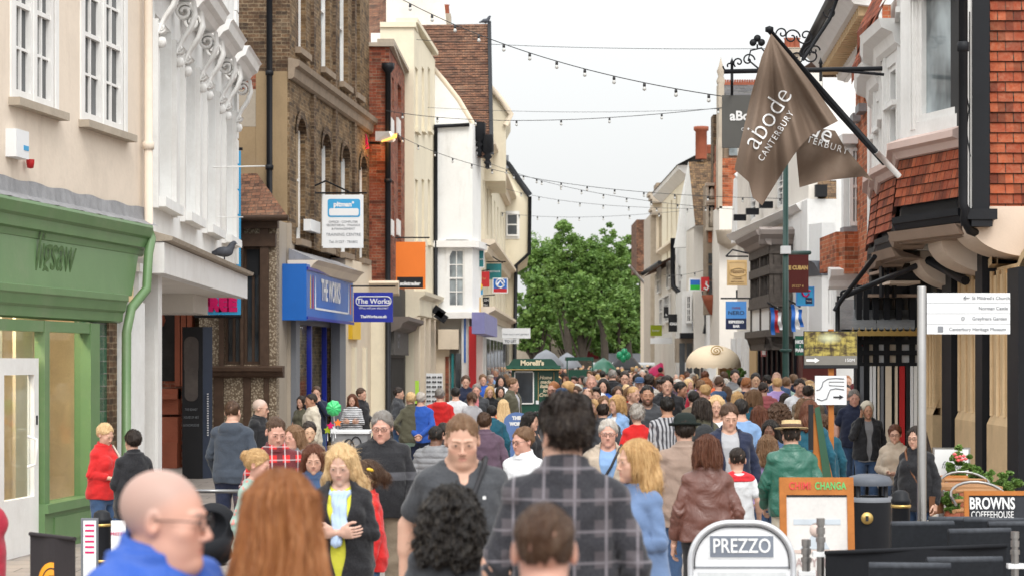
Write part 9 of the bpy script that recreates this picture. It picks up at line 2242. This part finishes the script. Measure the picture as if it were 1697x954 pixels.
P(1265,633,31,182,'m','crop','dark','puffer',(.35,.09,.10),'man in a dusty pink body warmer seen from behind')
P(1290,668,33,182,'f','curly','brown','jacket','navy','person with a big mass of curly brown hair seen from behind',hq=True,hf=1.0)
P(1258,673,35,180,'f','long','auburn','jumper','brown','person with long auburn hair over the shoulders seen from behind',hq=True,hf=1.0)
P(1228,662,38,186,'m','short','black','tee','lightblue','man in a pale blue shirt behind the young man in navy',hq=False)
P(1325,628,31,2,'m','short','dark','tee','white','young man in a white t-shirt printed with crossed canes',extras=('print',),hq=True,stub=.3)
P(1415,646,34,-2,'m','short','grey','tee','navy','grey-haired man in a navy polo shirt',collar=True,hq=True,skin='r',fat=.3)
P(1437,666,37,4,'m',None,'black','jacket','black','young man on the phone with a cream hood and black jacket',open_=.06,inner='grey',pose=('down','phone'),extras=('phone',('hoodup',(.5,.45,.36))),skin='t',hq=True)
P(1471,656,33,2,'m','short','white','shirt','navy','older man in a navy rugby shirt with yellow bands',mat='bands',c2=(.7,.5,.05),hq=True,extras=('collar',),skin='r',fat=.3)
P(1509,686,28,-6,'m','short','black','jumper','blue','boy in a bright blue jumper behind the woman in black',child=True,skin='t')
P(1483,711,38,-12,'f','updo','auburn','coat','beige','seated woman in a beige coat with a pink scarf and glasses',hq=True,extras=('glasses',('scarf',(.55,.25,.28),False)),pose=('front','front'),legs='sit',z0=-.44,H=1.70,skin='l')
P(1519,707,46,-38,'f','long','dark','coat','black','woman with long dark hair and glasses in a black coat carrying a white bag',hq=True,extras=('glasses',('strap','bag_brown',-1,True),('carrier',1)),hem=.72,pose=DN,hf=.9)
P(1424,612,27,0,'m','short','brown','jacket','maroon','tall young man in a maroon jacket over denim near the black shopfront',open_=.06,inner='denim')
P(1452,622,27,4,'m','crop','dark','tee','black','young man in a black t-shirt near the black shopfront',stub=.4)
P(1404,622,25,0,'m','crop','ginger','jumper','charcoal','man with reddish hair partly hidden behind the map board')
P(1403,637,28,0,'m','crop','dark','tee','charcoal','man in a dark t-shirt behind the grey-haired navy polo')
P(1287,616,27,-10,'m',None,'brown','jacket','denim','balding bearded man in blue holding a yellow card',beard=.7,extras=('card',),bald=.5,open_=.04,inner='red')
P(1303,625,26,150,'m','short','lightbrown','tee','mint','man in a pale green t-shirt turned away by the lamp post')
P(1315,620,25,170,'m','short','lightbrown','jacket','navy','man in dark blue beside the pale green t-shirt')
P(1344,630,26,180,'m','short','dark','jacket','charcoal','dark-haired person behind the white printed t-shirt')
P(1218,612,24,0,'m','short','black','jacket','grey','dark-haired man in grey facing camera near the shrub')
P(1252,618,26,0,'m','short','black','jumper','lightgrey','dark-haired man facing camera right of the shrub',skin='a')
P(1200,616,23,180,'m','short','brown','jacket','charcoal','tall man in a dark grey suit jacket seen from behind')
P(1365,690,40,180,'m','short_messy','brown','jumper','teal','person with tousled hair hidden behind the wedge board')
P(1342,664,40,176,'f','shoulder','auburn','jumper','teal','person with shoulder-length auburn hair left of the wedge board')
P(1330,660,30,180,'f','shoulder','lightbrown','tee','beige','fair person behind the auburn hair near the wedge board')
P(1150,648,34,180,'m','short','black','jumper','khaki','dark-haired person between the striped shirt and the backpack')
P(1203,640,30,180,'f','shoulder','brown','jumper','grey','brown-haired woman behind the blond woman in white')
# ---- pushchair by the hooded man
r=bld('pushchair','folded black pushchair beside the man in the slate blue hoodie',P3(350,800,16.5)-Vector((0,0,P3(350,800,16.5).z)),'pushchair'); c=Vector((GX(352,17),17,0))
V=Vol(axis(-.3,.3,-9,-9,.012,.012),axis(-.4,.4,-9,-9,.012,.012),axis(.2,1.1,-9,-9,.012,.012)); V.ell((0,.05,.72),(.2,.24,.2),.03); V.ell((0,-.1,.55),(.2,.22,.14),.05); V.ell((0,-.2,.75),(.15,.18,.12),.03,'s'); v,f=V.nets(); v=v+np.array(c); me=np_mesh('hood',v,f,[MATS['black_canvas']]); ch('hood',me,r)
m=MB()
for s in (-1,1): m.tube([c+Vector((.2*s,.3,1.0)),c+Vector((.22*s,.1,.7)),c+Vector((.22*s,-.25,.1))],.014,6); m.tube([c+Vector((.22*s,-.1,.6)),c+Vector((.22*s,.3,.1))],.014,6)
m.tube([c+Vector((-.2,.3,1.0)),c+Vector((.2,.3,1.0))],.018,6); m.build('chassis',M_['metal_frame'],r)
for sx in (-1,1):
 for sy in (-.27,.3): m=MB(); m.lathe([(0,-.02),(.085,-.02),(.095,0),(.085,.02),(0,.02)],c=(0,0,0),n=16,M=Matrix.Translation(c+Vector((.23*sx,sy,.095)))@Matrix.Rotation(math.pi/2,4,'Y')); m.build('wheel',M_['black_paint'],r)
finish_roots()
# giveaway table with green balloon and toys
d=27.5; r=bld('stall_table','grey draped promotional table in front of the striped woman',P3(600,720,d)-Vector((0,0,P3(600,720,d).z)),'table')
FP('cloth',M_['lead'],r,553,609,718,800,d,.7); FP('table_top',M_['white_sign'],r,550,612,714,718,d-.03,.75)
m=MB()
for k,(x_,y_) in enumerate(((578,742),(590,738))): m.tube([P3(x_+9*math.cos(a),y_+15*math.sin(a),d-.012) for a in np.linspace(0,6.28,16)],.008,5)
m.build('printed_loop',M_['dark_print'],r); finish_roots()
r=bld('balloon','crumpled bright green foil balloon on a stick',P3(553,675,27),'balloon')
V=Vol(axis(-.14,.14,-9,-9,.008,.008),axis(-.14,.14,-9,-9,.008,.008),axis(-.14,.14,-9,-9,.008,.008)); V.ell((0,0,0),(.10,.07,.105),.02); V.op(lambda X,Y,Z:.005*np.sin(np.arctan2(X,Z)*9),None,None,mode='add'); v,f=V.nets(); v=v+np.array(P3(553,676,27)); me=np_mesh('foil',v,f,[flat('foil_green',(.06,.55,.18),.25,var=.3,nscale=12)]); ch('foil',me,r); m=MB(); m.tube([P3(553,684,27),P3(556,725,27)],.006,5); m.build('stick',M_['white_sign'],r); finish_roots()
for k,(x_,y_,c_,lab) in enumerate(((560,700,'orange_sign','orange star-shaped toy on the promotional table'),(548,705,'pink_print','pink windmill toy on the promotional table'),(543,712,'lime','lime green toy left of the pink windmill'),(552,712,'white_sign','white toy on the promotional table'))):
 r=bld('toy',lab,P3(x_,y_,27),'toy'); m=MB(); n=5; pts=[]
 for j in range(10): a=math.pi*j/5; R_=.055 if j%2==0 else .028; pts.append((GX(x_,27)+R_*math.sin(a),GZ(y_,27)+R_*math.cos(a)))
 m.prism(list(reversed(pts)),26.98,27.02); m.build('star',M_[c_],r); m=MB(); m.tube([P3(x_,y_,27.03),P3(x_,y_+18,27.03)],.005,4); m.build('stick',M_['white_sign'],r); finish_roots()
r=bld('green_balloon','glossy green balloon cluster far down the street under the trees',P3(1033,592,88),'balloon')
for dx,dy in ((0,0),(.18,.1),(-.15,.12),(.05,.25)): m=MB(); m.lathe([(0,-.2),(.1,-.14),(.17,0),(.1,.15),(0,.18)],c=P3(1033,593,88)+Vector((dx,0,dy)),n=12); m.build('balloon',flat('balloon_green',(.02,.30,.14),.25),r)
finish_roots()
r=bld('high_vis_strip','lime yellow banner strip standing by the sunglasses stand',P3(691,640,54),'banner'); FP('strip',flat('hi_vis',(.45,.75,.08),.5),r,688,694,630,668,54,.05); FP('base',M_['black_paint'],r,687,695,668,672,54,.08); finish_roots()
r=bld('pavement_sign','round-topped blue pavement sign behind the white-shirted man',P3(858,700,31),'sign'); d=31
m=MB(); c=P3(857,700,d); pts=[(c.x-.2,0.1),(c.x+.2,0.1)]+[(c.x+.2*math.cos(a),c.z+.02+.14*math.sin(a)) for a in np.linspace(0,math.pi,12)]; m.prism(pts,d,d+.03); m.build('panel',flat('pale_blue_sign',(.12,.2,.42),.5),r); ptext('THE',856,692,9,d,M_['white_print'],r,off=.004,bold=.006); ptext('WORKS',857,702,9,d,M_['white_print'],r,off=.004,bold=.006,sx=.9); finish_roots()
# ---- the far crowd
rs=random.Random(77)
POSES=[DN,WK,WK2,('front','down'),('strap','down')]
PROT=[]
for sx in 'mf':
 for ps,yw in ((DN,0),(WK,28),(WK2,-30),(('front','down'),0)):
  PROT.append((sx,ps,yw))
hairs={'m':['short','crop','short_messy','receding','quiff'],'f':['long','shoulder','bob','pony','curly','updo']}
hcs=['brown','dark','black','blond','grey','white','lightbrown','auburn','paleblond','ginger']
HN={'paleblond':'pale blond','lightbrown':'light brown'}
HS={'short':'short','crop':'cropped','short_messy':'tousled','receding':'thinning','quiff':'swept-up','long':'long','shoulder':'shoulder-length','bob':'bobbed','pony':'ponytailed','curly':'curly','updo':'tied-up'}
cols=['black','navy','charcoal','grey','lightgrey','white','red','crimson','orange','pink','blue','lightblue','denim','teal','green','olive','khaki','beige','cream','brown','purple','lilac','maroon','mint','black','navy','charcoal','denim']
labs=set(); placed=[]
def zone(x):
 return 'left of kiosk' if x<845 else 'near the kiosk' if x<950 else 'below the trees' if x<1065 else 'under hotel front' if x<1135 else 'by cream awning' if x<1240 else 'by lamp post'
cnt=0; tries=0
while cnt<165 and tries<4000:
 tries+=1
 u=rs.random(); d=30+(u**1.5)*68
 xl=(800 if d>60 else 940) if d>44 else 955
 x=rs.uniform(xl,1345 if d<43 else 1275 if d<60 else 1190 if d<80 else 1140)
 if d>44 and 838<x<938 and d<52: continue
 X=GX(x,d)
 if any((X-a)**2+((d-b)*.75)**2<.30 for a,b in placed) or any((X-a)**2+((d-b)*.8)**2<.22 for a,b in PL): continue
 placed.append((X,d)); sx,ps,yw=rs.choice(PROT); H=rs.uniform(1.62,1.86) if sx=='m' else rs.uniform(1.53,1.72)
 back=rs.random()<.5; rot=(180 if back else 0)+rs.uniform(-35,35)
 for _ in range(60):
  ha,hc_=rs.choice(hairs[sx]),rs.choice(hcs); kind=rs.choice(['tee','jumper','jacket','jacket']); tc=rs.choice(cols)
  w={'m':'man','f':'woman'}[sx]
  lab='distant %s with %s %s hair in %s %s, %s, %s'%(w,HS[ha],HN.get(hc_,hc_),CNAME.get(tc,tc),LOCT[kind],'back turned' if back else 'facing us',zone(x))
  if ha=='pony': lab=lab.replace('ponytailed %s hair'%HN.get(hc_,hc_),'a %s ponytail'%HN.get(hc_,hc_))
  if lab not in labs: break
 labs.add(lab)
 s=F/d; y=HY+(CAMZ-H)*s
 P(x,y,.235*s,rot,sx,ha,hc_,kind,tc,lab,skin=rs.choice('lllprta'+'rb'),pose=ps,yaw=yw,H=H,hf=1.0,legs='walk' if ps!=DN else 'stand',bc=rs.choice(['denim','navy','black','khaki','charcoal']),group='people in the far crowd')
 cnt+=1
print('PEOPLE',cnt,time.time()-T0)
# the crowd beyond, too far and small to tell apart
V=None
def far_crowd():
 rs2=np.random.RandomState(9); m=MB(); mats=[]; names=['navy','charcoal','red','white','blue','pink','khaki','beige','teal','crimson','black','lightgrey']
 for nme in names: mats.append(flat('crowd_'+nme,C_[nme],.9,var=.1))
 mats+= [flat('crowd_skin',SK['l'],.7,var=.1),flat('crowd_dark_hair',HCOL['dark'],.6),flat('crowd_fair_hair',HCOL['blond'],.6),flat('crowd_grey_hair',HCOL['grey'],.6)]
 for k in range(420):
  d=rs2.uniform(98,136); x=rs2.uniform(-3.5,11.5); h=rs2.uniform(1.55,1.85); c=rs2.randint(0,12); hc=13+rs2.randint(0,3); b=rs2.rand()<.5
  m.lathe([(.11,0),(.15,h*.45),(.19,h*.62),(.21,h*.78),(.12,h*.84),(.06,h*.86)],c=(x,d,0),n=8,mi=c)
  m.lathe([(0,h*.85),(.065,h*.88),(.08,h*.93),(.07,h*.97),(0,h*.985)],c=(x,d-.02,0),n=8,mi=12 if not b else hc); m.lathe([(.084,h*.935),(.086,h*.96),(.06,h*.99),(0,h)],c=(x,d+.01,0),n=8,mi=hc)
 o=m.build('distant_crowd',mats); tag(o,'dense crowd of shoppers filling the far end of the street under the trees','crowd',kind='stuff')
far_crowd()
